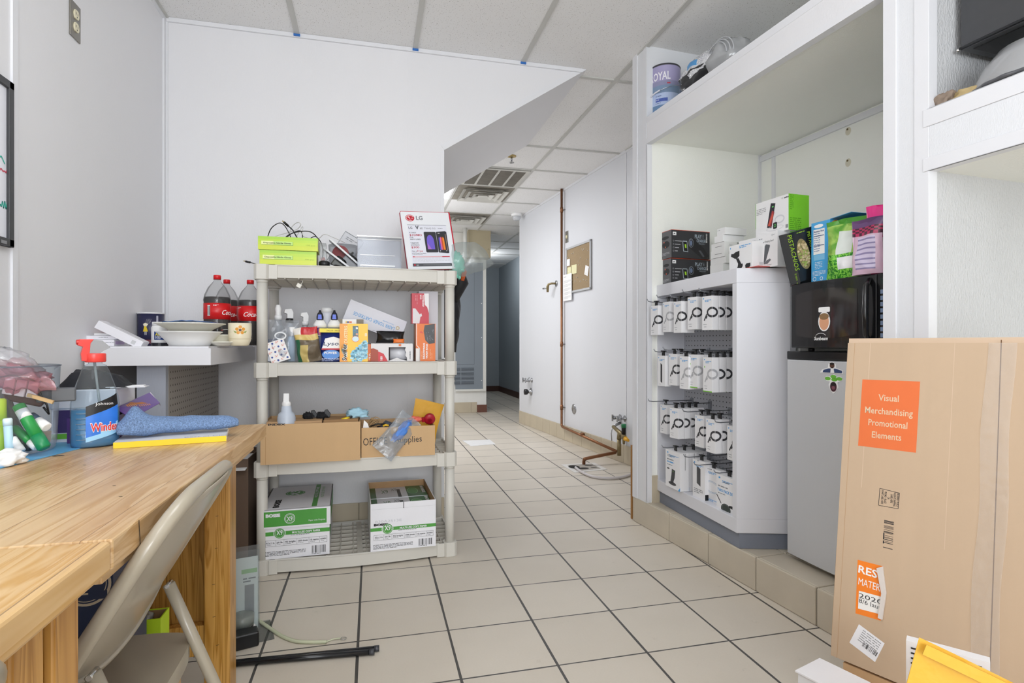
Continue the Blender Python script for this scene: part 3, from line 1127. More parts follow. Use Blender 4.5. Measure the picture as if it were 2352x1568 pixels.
def pouch(mb, w, h, t, mat, matfn=None, seed=0, amp=0.008, sc=14, nu=22, nv=26, top=0.15, X=None):
    def side(sg):
        def fn(u, v):
            e = math.sin(PI * min(1, max(0, u))) ** 0.55
            f = (math.sin(PI * min(1, 0.12 + v * 0.88)) ** 0.6) * (1 - (1 - top) * v ** 1.5) if v < 1 else 0
            p = Vector(((u - 0.5) * w * (1 - 0.08 * math.sin(PI * v)), sg * t / 2 * e * f, v * h))
            q = fold(p, amp * (0.35 + 0.65 * e), sc, seed)
            q2 = fold(p, amp * 0.35 * e, sc * 3, seed + 5)
            p = p + Vector((q.x * 0.6, q.y * sg + q2.y * sg, (q.z * 0.6) * min(1, v * 4)))
            return X @ p if X is not None else p
        return fn
    mf = (lambda u, v: matfn(1 - u, v, 1)) if matfn else None
    a, b = side(-1), side(1)
    mb.grid(a, nu, nv, mat, (lambda u, v: matfn(u, v, -1)) if matfn else None)
    mb.grid(lambda u, v: b(1 - u, v), nu, nv, mat, mf)

def blob(mb, c, r, mat, seed=0, amp=0.3, sc=2.2, nu=28, nv=16, flat=True, X=None):
    def fn(u, v):
        a, b = 2 * PI * u, PI * (v - 0.5)
        d = Vector((math.cos(a) * math.cos(b), math.sin(a) * math.cos(b), math.sin(b)))
        k = 1 + amp * noise.noise(d * sc + Vector((seed, seed * 2, 0))) + amp * 0.4 * noise.noise(d * sc * 3 + Vector((seed, 0, 5)))
        p = Vector((d.x * r[0] * k, d.y * r[1] * k, d.z * r[2] * k))
        if flat and p.z < -r[2] * 0.55:
            p.z = -r[2] * 0.55
        p = p + Vector(c)
        return X @ p if X is not None else p
    mb.grid(lambda u, v: fn((u % 1.0), v), nu, nv, mat)

TZ = 0.7605
# blue mat
mb = MB(); mb.prism([(-0.712, 1.215), (-0.632, 1.575), (-0.95, 1.64), (-0.965, 1.16)], 0, 0.002, M('#5fa8d8', 0.35, var=0.35, scale=14))
mb.v = [(x + 0.8, y - 1.4, z) for x, y, z in mb.v]
T(mb.make('table_mat', loc=(-0.8, 1.4, TZ)), 'blue cloud-patterned mat lying under the clear bin', 'mat')

# clear bin
BC = Vector((-0.785, 1.47, TZ + 0.0025))
ACR = clear('#eef3f8', 0.93, 0.10, 0.05)
ACR_E = clear('#d7e0ea', 0.75, 0.3, 0.1)
bn = T(empty('clear_bin', BC), 'round clear plastic bin stuffed with markers and odds and ends', 'bin')
mb = MB()
mb.lathe([(0.082, 0.001), (0.088, 0.004), (0.091, 0.02), (0.097, 0.185), (0.0985, 0.19)], ACR, seg=40)
mb.make('bin_wall', bn)
mb = MB(); mb.tube([(0.0975 * math.cos(2 * PI * k / 40), 0.0975 * math.sin(2 * PI * k / 40), 0.189) for k in range(40)], 0.0017, ACR_E, 6, closed=True); mb.make('rim', bn)

def stick(name, label, cat, a, b, r, body, cap, capat=0.72, ya=1.42, yb=1.42, group=None, band=None):
    p, q = Yp(a[0], a[1], ya), Yp(b[0], b[1], yb)
    L = (q - p).length
    rot = (q - p).to_track_quat('Z', 'Y').to_euler()
    t = T(empty(name, p, rot), label, cat, group)
    mb = MB(); mb.lathe([(r * 0.8, 0), (r, 0.002), (r, L * capat)], body, seg=16)
    if band:
        mb.lathe([(r * 1.01, L * 0.12), (r * 1.01, L * 0.3)], band, seg=16)
    mb.make('barrel', t)
    mb = MB(); mb.lathe([(r * 1.08, L * capat), (r * 1.08, L * 0.97), (r * 0.8, L)], cap, seg=16); mb.make('cap', t)
    return t
GRN, DGRN = M('#2d9a4b', 0.35), M('#1d8a55', 0.35)
g_ = 'markers in the clear bin'
stick('marker', 'thick green marker with a white band, leaning across the clear bin', 'marker', (42, 930), (103, 1030), 0.0115, GRN, DGRN, 0.7, 1.42, 1.40, g_, WHITE)
stick('marker', 'green marker with a white cap lying low in the clear bin', 'marker', (33, 982), (86, 1027), 0.0085, GRN, WHITE, 0.72, 1.43, 1.405, g_)
stick('marker', 'dark grey marker lying under the green ones in the clear bin', 'marker', (30, 965), (70, 1032), 0.008, M('#5e5a55', 0.4), M('#4a4744', 0.4), 0.7, 1.45, 1.42, g_)
stick('marker', 'short white-capped marker stub in the middle of the clear bin', 'marker', (70, 955), (108, 982), 0.010, M('#35506b', 0.4), WHITE, 0.45, 1.44, 1.42, g_)
stick('marker', 'white marker with its end pointing down at the bottom of the clear bin', 'marker', (28, 1005), (50, 1037), 0.0075, WHITE, M('#d5d5d5', 0.5), 0.6, 1.40, 1.395, g_)
stick('marker', 'dark marker standing steeply behind the pale blue pen in the clear bin', 'marker', (8, 895), (48, 1020), 0.009, M('#6b665f', 0.45), M('#4f4b46', 0.45), 0.75, 1.46, 1.45, g_)
stick('pen', 'pale blue highlighter pen standing upright at the front of the clear bin', 'pen', (22, 1043), (17, 960), 0.0075, M('#bfe0ee', 0.4), M('#dff0f6', 0.4), 0.8, 1.392, 1.392)
stick('highlighter', 'fluorescent yellow-green highlighter at the left edge of the photo in the bin', 'highlighter', (2, 1040), (-2, 915), 0.011, M('#c6ea1c', 0.4), M('#d6f03a', 0.4), 0.6, 1.405, 1.41)
p = Yp(82, 925, 1.45)
carton('charger_brick', 'dark grey power adapter block in the clear bin', 'adapter', p, 0.07, 0.03, 0.03, 0.4, M('#55585c', 0.4), bevel=0.003)
mb = MB(); mb.box(-0.035, -0.012, -0.02, 0.035, 0.012, 0.022, M('#5a2f26', 0.6)); mb.X = None
T(mb.make('wallet', loc=Yp(60, 905, 1.47), rot=(0.1, 0.3, 0.3), bevel=0.004), 'dark brown leather pouch near the top of the clear bin', 'pouch')
mb = MB(); mb.tube([Yp(u, v, 1.43 + 0.01 * math.sin(u)) - Yp(50, 880, 1.43) for u, v in ((0, 866), (25, 862), (55, 864), (78, 874), (88, 892), (95, 910), (108, 930), (112, 950), (100, 935))], 0.0022, BLACK, 8)
T(mb.make('cable', loc=Yp(50, 880, 1.43)), 'black cable looping inside the clear bin', 'cable')
PINK = M('#d98a98', 0.35, var=0.3, scale=25)
mb = MB(); blob(mb, (0, 0, 0), (0.06, 0.045, 0.028), clear('#f6c3cb', 0.95, 0.5, 0.12), 3, 0.5, 2.5, flat=False)
T(mb.make('plastic_wrapper', loc=Yp(40, 862, 1.44), rot=(0.2, 0.35, 0)), 'pink and clear crumpled plastic wrapper spilling over the bin rim', 'wrapper')
mb = MB(); blob(mb, (0, 0, 0), (0.055, 0.04, 0.02), clear('#f6f6fa', 0.9, 0.5, 0.1), 8, 0.5, 2.5, flat=False)
T(mb.make('plastic_wrapper', loc=Yp(25, 828, 1.45), rot=(0.1, 0.5, 0)), 'clear crumpled plastic on top of the pink wrapper in the bin', 'wrapper')
mb = MB()
for k in range(3):
    mb.box(-0.002 + k * 0.022, -0.004, -0.018, 0.017 + k * 0.022, 0.004, 0.018, M('#e8d9dc', 0.4))
T(mb.make('pill_organizer', loc=Yp(12, 885, 1.43), rot=(0, 0.2, 0), bevel=0.002), 'row of pale pink squares, a small case in the clear bin', 'case')
mb = MB(); mb.box(0, -0.003, -0.0, 0.05, 0.003, 0.007, M('#c9a878', 0.6)); T(mb.make('wooden_stick', loc=Yp(62, 910, 1.42), rot=(0, 0.35, 0)), 'small wooden stick in the clear bin', 'stick')
mb = MB(); blob(mb, (0, 0, 0), (0.035, 0.03, 0.018), M('#efefed', 0.8), 5, 0.4)
T(mb.make('crumpled_tissue', loc=Zp(6, 1068, TZ) + Vector((0, 0, 0.011))), 'white crumpled tissue on the blue mat at the left edge', 'tissue')

# phone box (white lid, purple base) and the open purple box beside it
pp, w_, r_ = seat(118, 1018, 262, 1011, TZ)
def dk(f, w, d, h):
    s = f['front']
    s.rect(0.004, 0.024, w - 0.008, 0.055, M('#3c2a63', 0.35)); s.rect(0, 0.0, w, 0.008, M('#e8e8ee', 0.4)); s.rect(0, 0.009, w, 0.013, M('#6fbf3a', 0.4))
    s = f['right']
    s.rect(0, 0.024, d, 0.055, M('#3c2a63', 0.35))
bx = T(empty('gift_box', pp, r_), 'white-lidded box with a purple base and green stripe behind the spray bottle', 'box')
mb = MB(); mb.box(0, 0, 0, w_, 0.16, 0.086, M('#dfdfe8', 0.4)); dk(faces(mb, w_, 0.16, 0.086), w_, 0.16, 0.086); mb.make('base', bx, bevel=0.001)
mb = MB(); mb.box(-0.004, -0.004, 0.082, w_ + 0.004, 0.164, 0.128, M('#dcdde4', 0.35)); mb.make('lid', bx, bevel=0.003)
PUR = M('#4a2c6e', 0.35, var=0.1)
PUR2 = M('#5d3f86', 0.35)
p1, w1, r1 = seat(268, 1014, 340, 972, TZ)
w1 = min(w1, 0.26)
bx = T(empty('phone_box', p1, r1), 'purple box with an orange dotted flap hanging open behind the blue mitt', 'box')
mb = MB(); mb.open_box(0, 0, 0, w1, 0.10, 0.062, 0.002, PUR)
s = S(mb, (0, 0, 0), (1, 0, 0), (0, 0, 1)); s.line([(0.012, 0.002), (0.012, 0.06)], 0.0018, WHITE); s.rect(0, 0, w1, 0.007, M('#241838', 0.4))
mb.make('base', bx)
inv = (Matrix.Translation(p1) @ Matrix.Rotation(r1, 4, 'Z')).inverted()
FA, FBq, FC, FD_ = [inv @ Yp(u, v, y) for u, v, y in ((264, 938, 1.62), (302, 962, 1.60), (367, 926, 1.74), (343, 902, 1.80))]
mb = MB()
nrm = (FBq - FA).cross(FD_ - FA).normalized() * 0.0015
q4 = [FA, FBq, FC, FD_]
mb.add(q4 + [p + nrm for p in q4], [(3, 2, 1, 0), (4, 5, 6, 7), (0, 1, 5, 4), (1, 2, 6, 5), (2, 3, 7, 6), (3, 0, 4, 7)], PUR2)
mb.add([FC, FD_, FD_ + (FD_ - FA) * 0.04, FC + (FC - FBq) * 0.04 + Vector((0, 0, -0.01))], [(0, 1, 2, 3)], M('#ded9e0', 0.5))
e1, e2 = (FC - FBq), (FA - FBq)
s = S(mb, FBq - nrm * 0.3, e1, (e2 - e1 * (e2.dot(e1) / e1.length_squared)))
if s.n.y > 0 and s.n.z < 0: s.n = -s.n
L1, L2 = e1.length, (e2 - e1 * (e2.dot(e1) / e1.length_squared)).length
OR1, OR2 = M('#b5692a', 0.45), M('#e9a04a', 0.4)
s.poly([(L1 * a, L2 * b) for a, b in ((0.30, 0.62), (0.42, 0.88), (0.58, 0.92), (0.64, 0.74), (0.76, 0.60), (0.80, 0.34), (0.72, 0.14), (0.60, 0.2), (0.56, 0.42), (0.42, 0.46))], OR1, 3)
for i in range(11):
    s.rect(L1 * (0.35 + 0.04 * i), L2 * (0.62 - 0.045 * i + (0.08 if i < 5 else 0)), 0.0022, L2 * (0.22 if i < 5 else 0.14), OR2, 6, -0.5)
mb.make('flap', bx)
# black cloth and brochure on the box
pp, w_, r_ = seat(118, 1018, 262, 1011, TZ)
top = pp + Vector((0, 0, 0.1285))
mb = MB()
def clothf(u, v):
    x = 0.0 + 0.155 * u
    y = 0.005 + 0.10 * v
    e = min(1, 5 * min(u, 1 - u)) * min(1, 5 * min(v, 1 - v))
    h = 0.040 * e * (1 - 0.55 * max(0, u - 0.45) / 0.55)
    h += e * (0.008 * noise.noise(Vector((x * 30, y * 26, 1))) + 0.004 * noise.noise(Vector((x * 80, y * 50, 4))))
    if x > w_: h -= 0.0
    return Vector((x, y, max(0.0015, h + 0.002)))
mb.grid(clothf, 30, 18, M('#1b1c22', 0.85, bump=0.2, bscale=200))
T(mb.make('black_cloth', loc=top, rot=r_), 'folded black garment lying on the white-lidded box', 'cloth')
mb = MB(); mb.prism([(0.12, 0.0), (0.19, 0.02), (0.19, 0.06), (0.12, 0.06)], 0, 0.0015, M('#e4e4e8', 0.4)); mb.prism([(0.11, 0.0), (0.185, 0.03), (0.18, 0.07), (0.11, 0.06)], 0.002, 0.0035, M('#f0f0f2', 0.4))
T(mb.make('brochure', loc=top + Vector((0, 0, 0.001)), rot=(0.0, 0.0, r_)), 'white folded brochure poking out from under the black garment', 'brochure')

# spray bottle of window cleaner
SB = Zp(219, 1024, TZ)
BR = math.atan2(-SB.y, -SB.x) + PI / 2   # local -y faces the camera
wn = T(empty('spray_bottle', SB, BR + 0.12), 'window cleaner spray bottle with blue liquid and a red trigger on the worktable', 'bottle')
prof = [(0.040, 0.0), (0.046, 0.003), (0.0475, 0.012), (0.0475, 0.10), (0.045, 0.118), (0.036, 0.15), (0.027, 0.178), (0.0215, 0.19), (0.0135, 0.1935), (0.0135, 0.201)]
CLB = clear('#f2f8fb', 0.96, 0.08, 0.03)
mb = MB(); mb.lathe(prof, CLB, seg=44, sy=0.62)
for k in range(7):
    mb.tube([(-0.044 + 0.003 * k * 0 + i * 0.006, -0.0 - 0.029 * math.sqrt(max(0, 1 - ((-0.044 + i * 0.006) / 0.047) ** 2)), 0.02 + k * 0.012) for i in range(1, 6)], 0.0012, clear('#d8ecf6', 0.9, 0.4, 0.05), 5)
mb.make('bottle_body', wn)
mb = MB(); mb.lathe([(r * 0.97, z + 0.0015) for r, z in prof[:3]] + [(0.0461, 0.088)], clear('#3fa4dc', 0.9, 1.1, 0.06), seg=40, sy=0.6); mb.make('blue_liquid', wn)
mb = MB()
def lab(u, v):
    a = rad(-116 + 84 * u)
    zl = 0.012 + 0.028 * u * 0
    z0_, z1_ = 0.014 + 0.018 * u, 0.096 + 0.028 * u
    z = z0_ + (z1_ - z0_) * v
    k = 1.0 if z < 0.1 else 1 - (z - 0.1) * 2.2
    return Vector((0.0485 * k * math.cos(a), 0.0305 * k * math.sin(a), z))
def labm(u, v):
    if v > 0.72: return BLACK
    if v + 0.25 * (1 - u) < 0.3 or v < 0.12: return M('#9ed2f2', 0.3)
    return M('#2f78dc', 0.3, var=0.25, scale=30)
mb.grid(lab, 20, 24, BLACK, labm)
lsurf = SC_(mb, (0, 0, 0), 0.0486, 0.0306, rad(-112), 0.0007)
lsurf.text('Windex', 0.004, 0.038, 0.020, WHITE, 1, w=0.050, rot=0.0, bold=0.06)
lsurf.text('Windex', 0.005, 0.0385, 0.019, M('#e0342e', 0.35), 2, w=0.048, bold=0.02)
lsurf.text('Johnson', 0.012, 0.098, 0.007, WHITE, 1, w=0.03)
mb.make('label', wn)
RT = M('#e8463f', 0.3)
def hz(m_): m_.v = [(x, y, 0.197 + (z - 0.197) * 0.68) for x, y, z in m_.v]
mb = MB()
mb.lathe([(0.0195, 0.197), (0.021, 0.2), (0.021, 0.226), (0.019, 0.228)], RT, seg=28, sy=0.85)
Xp = Matrix(((1, 0, 0, 0), (0, 0, -1, 0), (0, 1, 0, 0), (0, 0, 0, 1)))
mb.prism([(-0.026, 0.202), (-0.014, 0.202), (-0.012, 0.226), (-0.010, 0.262), (-0.004, 0.276), (-0.03, 0.276), (-0.034, 0.256), (-0.024, 0.25), (-0.028, 0.226)], -0.010, 0.010, RT, X=Xp)
mb.cyl((-0.036, 0, 0.266), (-0.024, 0, 0.266), 0.009, M('#cf3a35', 0.35), 18)
hz(mb); mb.make('trigger', wn, bevel=0.001)
mb = MB(); mb.prism([(-0.010, 0.276), (0.012, 0.272), (0.022, 0.258), (0.028, 0.248), (0.024, 0.244), (0.014, 0.236), (0.008, 0.228), (-0.012, 0.228), (-0.010, 0.262)], -0.009, 0.009, clear('#e6e8ea', 0.55, 0.7, 0.15), X=Xp); hz(mb); mb.make('shroud', wn)
mb = MB(); mb.tube([(-0.002, 0, 0.2), (0.003, 0, 0.15), (0.008, 0, 0.1), (0.02, 0.002, 0.01)], 0.0028, clear('#dfe8ea', 0.75, 0.5, 0.1), 8); mb.make('dip_tube', wn)

# catalogue with yellow spine, blue cloth mitt on it
pp, w_, r_ = seat(261, 1030, 519, 1013, TZ)
ct_ = T(empty('catalogue', pp, r_), 'thick white catalogue with a bright yellow spine at the table corner', 'book')
mb = MB(); mb.box(0, 0.001, 0.0006, w_, 0.20, 0.0125, M('#e9e7e0', 0.7)); mb.make('pages', ct_)
mb = MB(); mb.box(-0.001, 0, 0, w_ + 0.001, 0.0025, 0.0135, M('#f2cf1e', 0.35)); mb.box(-0.001, 0.0025, 0.0125, w_ + 0.001, 0.203, 0.0135, M('#e6e7ea', 0.3)); mb.box(-0.001, 0.0025, 0, w_ + 0.001, 0.203, 0.0006, WHITE)
S(mb, (0, 0, 0.0135), (1, 0, 0), (0, 1, 0)).text('Best in Class', 0.14, 0.010, 0.009, M('#8a8c92', 0.5), 1, w=0.10)
mb.make('cover', ct_)
BLU = M('#7590b8', 0.95, var=0.98, scale=330, bump=0.8, bscale=500)
mb = MB()
sec = [(0.0, 0.05, 0.020), (0.03, 0.066, 0.030), (0.06, 0.07, 0.036), (0.1, 0.062, 0.030), (0.15, 0.06, 0.028), (0.2, 0.058, 0.026), (0.24, 0.05, 0.022), (0.262, 0.026, 0.012)]
def mitt(u, v):
    k = v * (len(sec) - 1); i = min(int(k), len(sec) - 2); f = k - i
    f = f * f * (3 - 2 * f)
    a_ = [sec[i][j] * (1 - f) + sec[i + 1][j] * f for j in range(3)]
    q = 2 * PI * (u % 1.0)
    c_, s_ = math.cos(q), math.sin(q)
    e = 1 if 0.02 < v < 0.99 else 0.35
    y = a_[1] * 0.62 * c_ * e
    z = a_[2] * (0.85 if s_ > 0 else 0.5) * s_ * e
    heel = 0.030 * math.exp(-((a_[0] - 0.035) / 0.02) ** 2) * max(0, s_)
    p = Vector((a_[0], y + 0.10 + 0.012 * math.sin(a_[0] * 14), z + heel + 0.002))
    p += fold(p, 0.0022, 30, 2)
    p.z += 0.017
    return Vector((p.x, p.y, max(0.0, p.z)))
mb.grid(mitt, 36, 44, BLU)
T(mb.make('cleaning_mitt', loc=pp + Vector((0.035 * math.cos(r_), 0.035 * math.sin(r_), 0.0137)) + Vector((-0.02, -0.04, 0)), rot=r_ + 0.12), 'speckled blue microfibre mitt lying on the yellow-spined catalogue', 'mitt')

# ---- things on the display counter ----
CZ = 0.993
YC = 2.37
def boxat(name, label, cat, u1, u2, v_top, y, z, d, mat, deco=None, rot=0.0, group=None, h=None, v_bot=None):
    p = at(u1, y, z); q = at(u2, y, z)
    hh = h if h is not None else hgt(p, v_top)
    return carton(name, label, cat, p, abs(q.x - p.x), d, hh, rot, mat, deco, group)
CW = M('#e9e8ee', 0.4)
def d1(f, w, d, h):
    s = f['front']; s.ring(0.012, h * 0.5, 0.004, 0.004, 0.0008, GREY); s.tiny(0.03, h * 0.5, 0.02, 1, 0.003, GREY); s.tiny(0.07, h * 0.5, 0.08, 1, 0.004, GREY)
    f['right'].rect(0.01, h * 0.25, d * 0.6, h * 0.5, M('#cdb8dc', 0.5))
g3 = 'flat white boxes on the display counter'
boxat('flat_box', 'lowest flat white box of the stack at the left end of the display counter', 'box', 176, 262, 779.5, 2.33, CZ, 0.13, CW, d1, 0.0, g3)
p = at(176, 2.33, CZ)
zz = CZ + hgt(p, 779.5) + 0.0005
boxat('flat_box', 'upper flat white box of the stack, set back on the lowest one', 'box', 183, 268, 770.5, 2.34, zz, 0.12, CW, lambda f, w, d, h: f['front'].tiny(0.06, h * 0.5, 0.05, 1, 0.003, GREY), 0.0, g3)
zz2 = zz + hgt(at(183, 2.34, zz), 770.5) + 0.0005
mb = MB(); mb.prism([(0.006 if k in (0, 3) else 0, 0) for k in range(0)] or [(0, 0), (0.075, 0), (0.08, 0.01), (0.08, 0.05), (0, 0.05)], 0, 0.009, WHITE)
T(mb.make('charging_pad', loc=at(215, 2.36, zz2), bevel=0.003), 'thin white rounded pad on top of the flat white boxes', 'pad')
boxat('red_box', 'small red box standing behind the tilted white box on the counter', 'box', 241, 256, 748, 2.46, zz2, 0.03, M('#b52a33', 0.4))
# tilted long white carton
tb = MB(); Lb = 0.16
tb.box(0, 0, 0, Lb, 0.07, 0.03, CW)
s = S(tb, (0, 0, 0.03), (1, 0, 0), (0, 1, 0)); s.tiny(0.02, 0.05, 0.03, 2, 0.006, GREY); s.tiny(0.06, 0.045, 0.08, 3, 0.006, LGREY)
S(tb, (0, 0, 0), (1, 0, 0), (0, 0, 1)).rect(0.125, 0.006, 0.014, 0.014, LGREY, 1)
to = T(empty('long_box', at(314, 2.315, CZ) + Vector((-0.135, 0, 0.066)), (0, rad(29), 0.06)), 'open white carton leaning down across the flat boxes on the counter', 'box')
tb.make('carton_body', to, bevel=0.0008)
mb = MB(); mb.box(0, 0, 0, 0.03, 0.068, 0.001, CW); mb.make('end_flap', to, loc=(Lb, 0.001, 0.002), rot=(0, rad(-38), 0))
# salt canister
DB = M('#26264a', 0.4)
p = at(347, 2.80, CZ)
sc_ = T(empty('salt_canister', p), 'dark blue salt canister with a girl in a yellow dress on its label', 'canister')
R_ = 0.051
H_ = hgt(p, 718) 
mb = MB(); mb.lathe([(R_, 0.0), (R_, H_ - 0.006)], DB, seg=36)
s = SC_(mb, (0, 0, 0), R_, R_, rad(-100), 0.0006)
# plain little figure print
s.ell(0.004, H_ * 0.62, 0.008, 0.009, M('#e8e0c8', 0.5), 1, 12); s.ell(0.005, H_ * 0.64, 0.010, 0.004, M('#f0ead0', 0.5), 2, 10)
s.poly([(0.0, H_ * 0.58), (0.008, H_ * 0.58), (0.014, H_ * 0.42), (-0.005, H_ * 0.42)], M('#e6c92c', 0.5), 2)
s.rect(0.002, H_ * 0.32, 0.002, H_ * 0.1, WHITE, 2); s.rect(0.007, H_ * 0.32, 0.002, H_ * 0.1, WHITE, 2)
s.rect(-0.02, H_ * 0.06, 0.045, H_ * 0.12, M('#6c2433', 0.5), 1); s.rect(0.045, H_ * 0.55, 0.008, H_ * 0.35, M('#b9bac8', 0.5), 1)
for k in range(5): s.line([(0.01 + k * 0.004, H_ * 0.8), (0.005 + k * 0.004, H_ * 0.66)], 0.0004, WHITE, 1)
mb.make('can_body', sc_)
mb = MB(); mb.lathe([(R_ + 0.001, H_ - 0.006), (R_ + 0.0015, H_ - 0.001), (R_ - 0.002, H_), (0, H_)], WHITE, seg=36); mb.make('lid', sc_)
# white bottle with blue label
p = at(367, 2.50, CZ)
pb = T(empty('pill_bottle', p), 'white round bottle with a dark blue and yellow label beside the bowls', 'bottle')
mb = MB(); mb.lathe([(0.028, 0), (0.029, 0.002), (0.029, 0.05), (0.029, 0.072), (0.026, 0.078), (0.024, 0.08)], WHITE, seg=30)
s = SC_(mb, (0, 0, 0), 0.029, 0.029, rad(-95), 0.0006)
s.rect(-0.008, 0.024, 0.045, 0.032, M('#1e3f86', 0.35), 1); s.text('Advil', -0.004, 0.04, 0.010, M('#f1e21c', 0.4), 2, bold=0.03); s.tiny(-0.004, 0.036, 0.03, 3, 0.0035, WHITE)
s.rect(-0.03, 0.0, 0.08, 0.012, M('#23242e', 0.4), 1)
mb.make('bottle_body', pb)
mb = MB(); mb.lathe([(0.026, 0.08), (0.026, 0.094), (0.0, 0.095)], WHITE, seg=30); mb.make('cap', pb)
# foam bowls and plate
FOAM = M('#e9e7dd', 0.5)
def bowl(name, label, p, r0, r1, h, mat, t=0.003, tilt=0, ribs=0, group=None, cat='bowl'):
    mb = MB()
    prof = [(r0 * 0.6, 0.0), (r0, 0.001), (r0 + 0.3 * (r1 - r0), h * 0.4), (r0 + 0.85 * (r1 - r0), h * 0.93), (r1, h), (r1, h + t), (r0 + 0.82 * (r1 - r0), h * 0.93 + t), (r0 + 0.28 * (r1 - r0), h * 0.4 + t), (r0 * 0.95, t + 0.001), (0, t)]
    mb.lathe(prof, mat, seg=64 if ribs else 40)
    if ribs:
        n = 64
        mb.v = [((x * (1 + 0.010 * math.cos(32 * math.atan2(y, x)))) if abs(x) + abs(y) > r0 else x, (y * (1 + 0.010 * math.cos(32 * math.atan2(y, x)))) if abs(x) + abs(y) > r0 else y, z) for x, y, z in mb.v]
    return T(mb.make(name, loc=p, rot=(tilt, 0, 0)), label, cat, group)
pc = at(436, 2.40, CZ)
bowl('foam_bowl', 'large white foam bowl under the ribbed plate at the counter edge', pc, 0.068, 0.113, 0.052, M('#f1f1ef', 0.4), group='foam bowls and plates')
bowl('foam_plate', 'ribbed cream foam plate resting on the large foam bowl', pc + Vector((0.0, 0.01, 0.056)), 0.068, 0.121, 0.028, FOAM, ribs=1, group='foam bowls and plates', cat='plate')
mb = MB()
mb.grid(lambda u, v: Vector((-0.08 + 0.17 * u, -0.05 + 0.1 * v, 0.006 + 0.006 * math.sin(PI * u) + 0.004 * noise.noise(Vector((u * 9, v * 9, 0))))), 20, 8, M('#2f5f9a', 0.3, var=0.9, scale=60))
T(mb.make('snack_wrapper', loc=pc + Vector((0.0, 0.0, 0.083)), solid=0.002), 'blue and teal printed wrapper lying in the ribbed foam plate', 'wrapper')
pc2 = at(498, 2.50, CZ)
bowl('foam_bowl', 'smaller foam bowl half hidden behind the large one', pc2, 0.042, 0.082, 0.042, M('#eceadf', 0.5), group='foam bowls and plates')
bowl('foam_bowl', 'shallow cream foam dish behind the large bowl', at(512, 2.44, CZ), 0.03, 0.054, 0.014, FOAM, group='foam bowls and plates', cat='bowl')
mb = MB(); mb.grid(lambda u, v: Vector((0.07 * u, 0.02 * v, 0.006 * math.sin(u * 4) - 0.018 * u * u)), 10, 4, WHITE, lambda u, v: (RED if u < 0.12 else WHITE))
T(mb.make('plastic_spoon', loc=at(507, 2.46, CZ + 0.062), solid=0.0015), 'white plastic spoon handle with a red tip hanging over the bowl edge', 'spoon')
# cup with flower
p = at(551, 2.44, CZ)
cp = T(empty('ceramic_cup', p), 'cream ceramic cup with a painted yellow flower', 'cup')
CER = M('#ece2c6', 0.25, var=0.03)
mb = MB(); mb.lathe([(0.028, 0), (0.033, 0.003), (0.040, 0.022), (0.0425, 0.045), (0.0425, 0.09), (0.040, 0.0905), (0.038, 0.088), (0.038, 0.04), (0.03, 0.01), (0, 0.008)], CER, seg=40)
s = SC_(mb, (0, 0, 0), 0.0427, 0.0427, rad(-82), 0.0005)
for k in range(5):
    a = PI / 2 + 2 * PI * k / 5
    s.ell(0.004 + 0.012 * math.cos(a), 0.062 + 0.012 * math.sin(a), 0.0065, 0.0065, M('#e0992c', 0.4), 1, 10)
s.ell(0.004, 0.062, 0.005, 0.005, M('#5a4034', 0.5), 2, 10)
for sg in (-1, 1): s.poly([(0.004 + sg * 0.012, 0.055), (0.004 + sg * 0.026, 0.060), (0.004 + sg * 0.018, 0.050)], M('#8a9a4c', 0.5), 1)
mb.tube([(0.0428 * math.cos(2 * PI * k / 40), 0.0428 * math.sin(2 * PI * k / 40), 0.028) for k in range(40)], 0.0006, M('#cdbf98', 0.4), 5, closed=True)
mb.make('cup_body', cp)
# cola bottles
COLA = M('#180c08', 0.12, var=0.0)
CR = M('#d1161c', 0.35)
def cola(u, vtop, y, label, a0, z=CZ):
    p = at(u, y, z)
    hh = hgt(p, vtop)
    t = T(empty('cola_bottle', p), label, 'bottle', 'large cola bottles behind the cup')
    k = hh / 0.31
    def sc(pr): return [(r, zz_ * k) for r, zz_ in pr]
    mb = MB(); mb.lathe(sc([(0.038, 0.0), (0.048, 0.006), (0.054, 0.03), (0.054, 0.10), (0.0525, 0.11), (0.0525, 0.19), (0.054, 0.2), (0.050, 0.222), (0.036, 0.255), (0.02, 0.276), (0.0135, 0.285), (0.0135, 0.295)]), clear('#f4f4f4', 0.93, 0.1, 0.03), seg=36); mb.make('bottle_body', t)
    mb = MB(); mb.lathe(sc([(0.036, 0.002), (0.046, 0.008), (0.0525, 0.03), (0.0525, 0.10), (0.051, 0.11), (0.051, 0.19), (0.0525, 0.2), (0.0497, 0.213), (0, 0.2131)]), COLA, seg=36); mb.make('cola', t)
    mb = MB(); mb.lathe(sc([(0.0532, 0.115), (0.0532, 0.185)]), CR, seg=48)
    s = SC_(mb, (0, 0, 0), 0.0532, 0.0532, rad(a0), 0.0008)
    s.text('Coca-Cola', 0.0, 0.135 * k, 0.022 * k, WHITE, 1, w=0.105, rot=0.0, bold=0.012, shear=0.35)
    s.rect(-0.055, 0.13 * k, 0.012, 0.045 * k, WHITE, 1); s.bars(-0.054, 0.132 * k, 0.010, 0.04 * k, INK, 2, n=10); s.tiny(-0.03, 0.176 * k, 0.02, 2, 0.003, WHITE)
    mb.make('label', t)
    mb = MB(); mb.lathe(sc([(0.0148, 0.291), (0.015, 0.308), (0.0135, 0.31), (0, 0.31)]), CR, seg=28); mb.make('cap', t)
cola(499, 632, 2.66, 'front cola bottle of the three, fully in view beside the bowls', -60)
cola(521, 642, 2.93, 'rear cola bottle, mostly hidden between the other two', -95)
cola(575, 643, 2.73, 'right-hand cola bottle partly behind the shelving post and above the flower cup', -112)

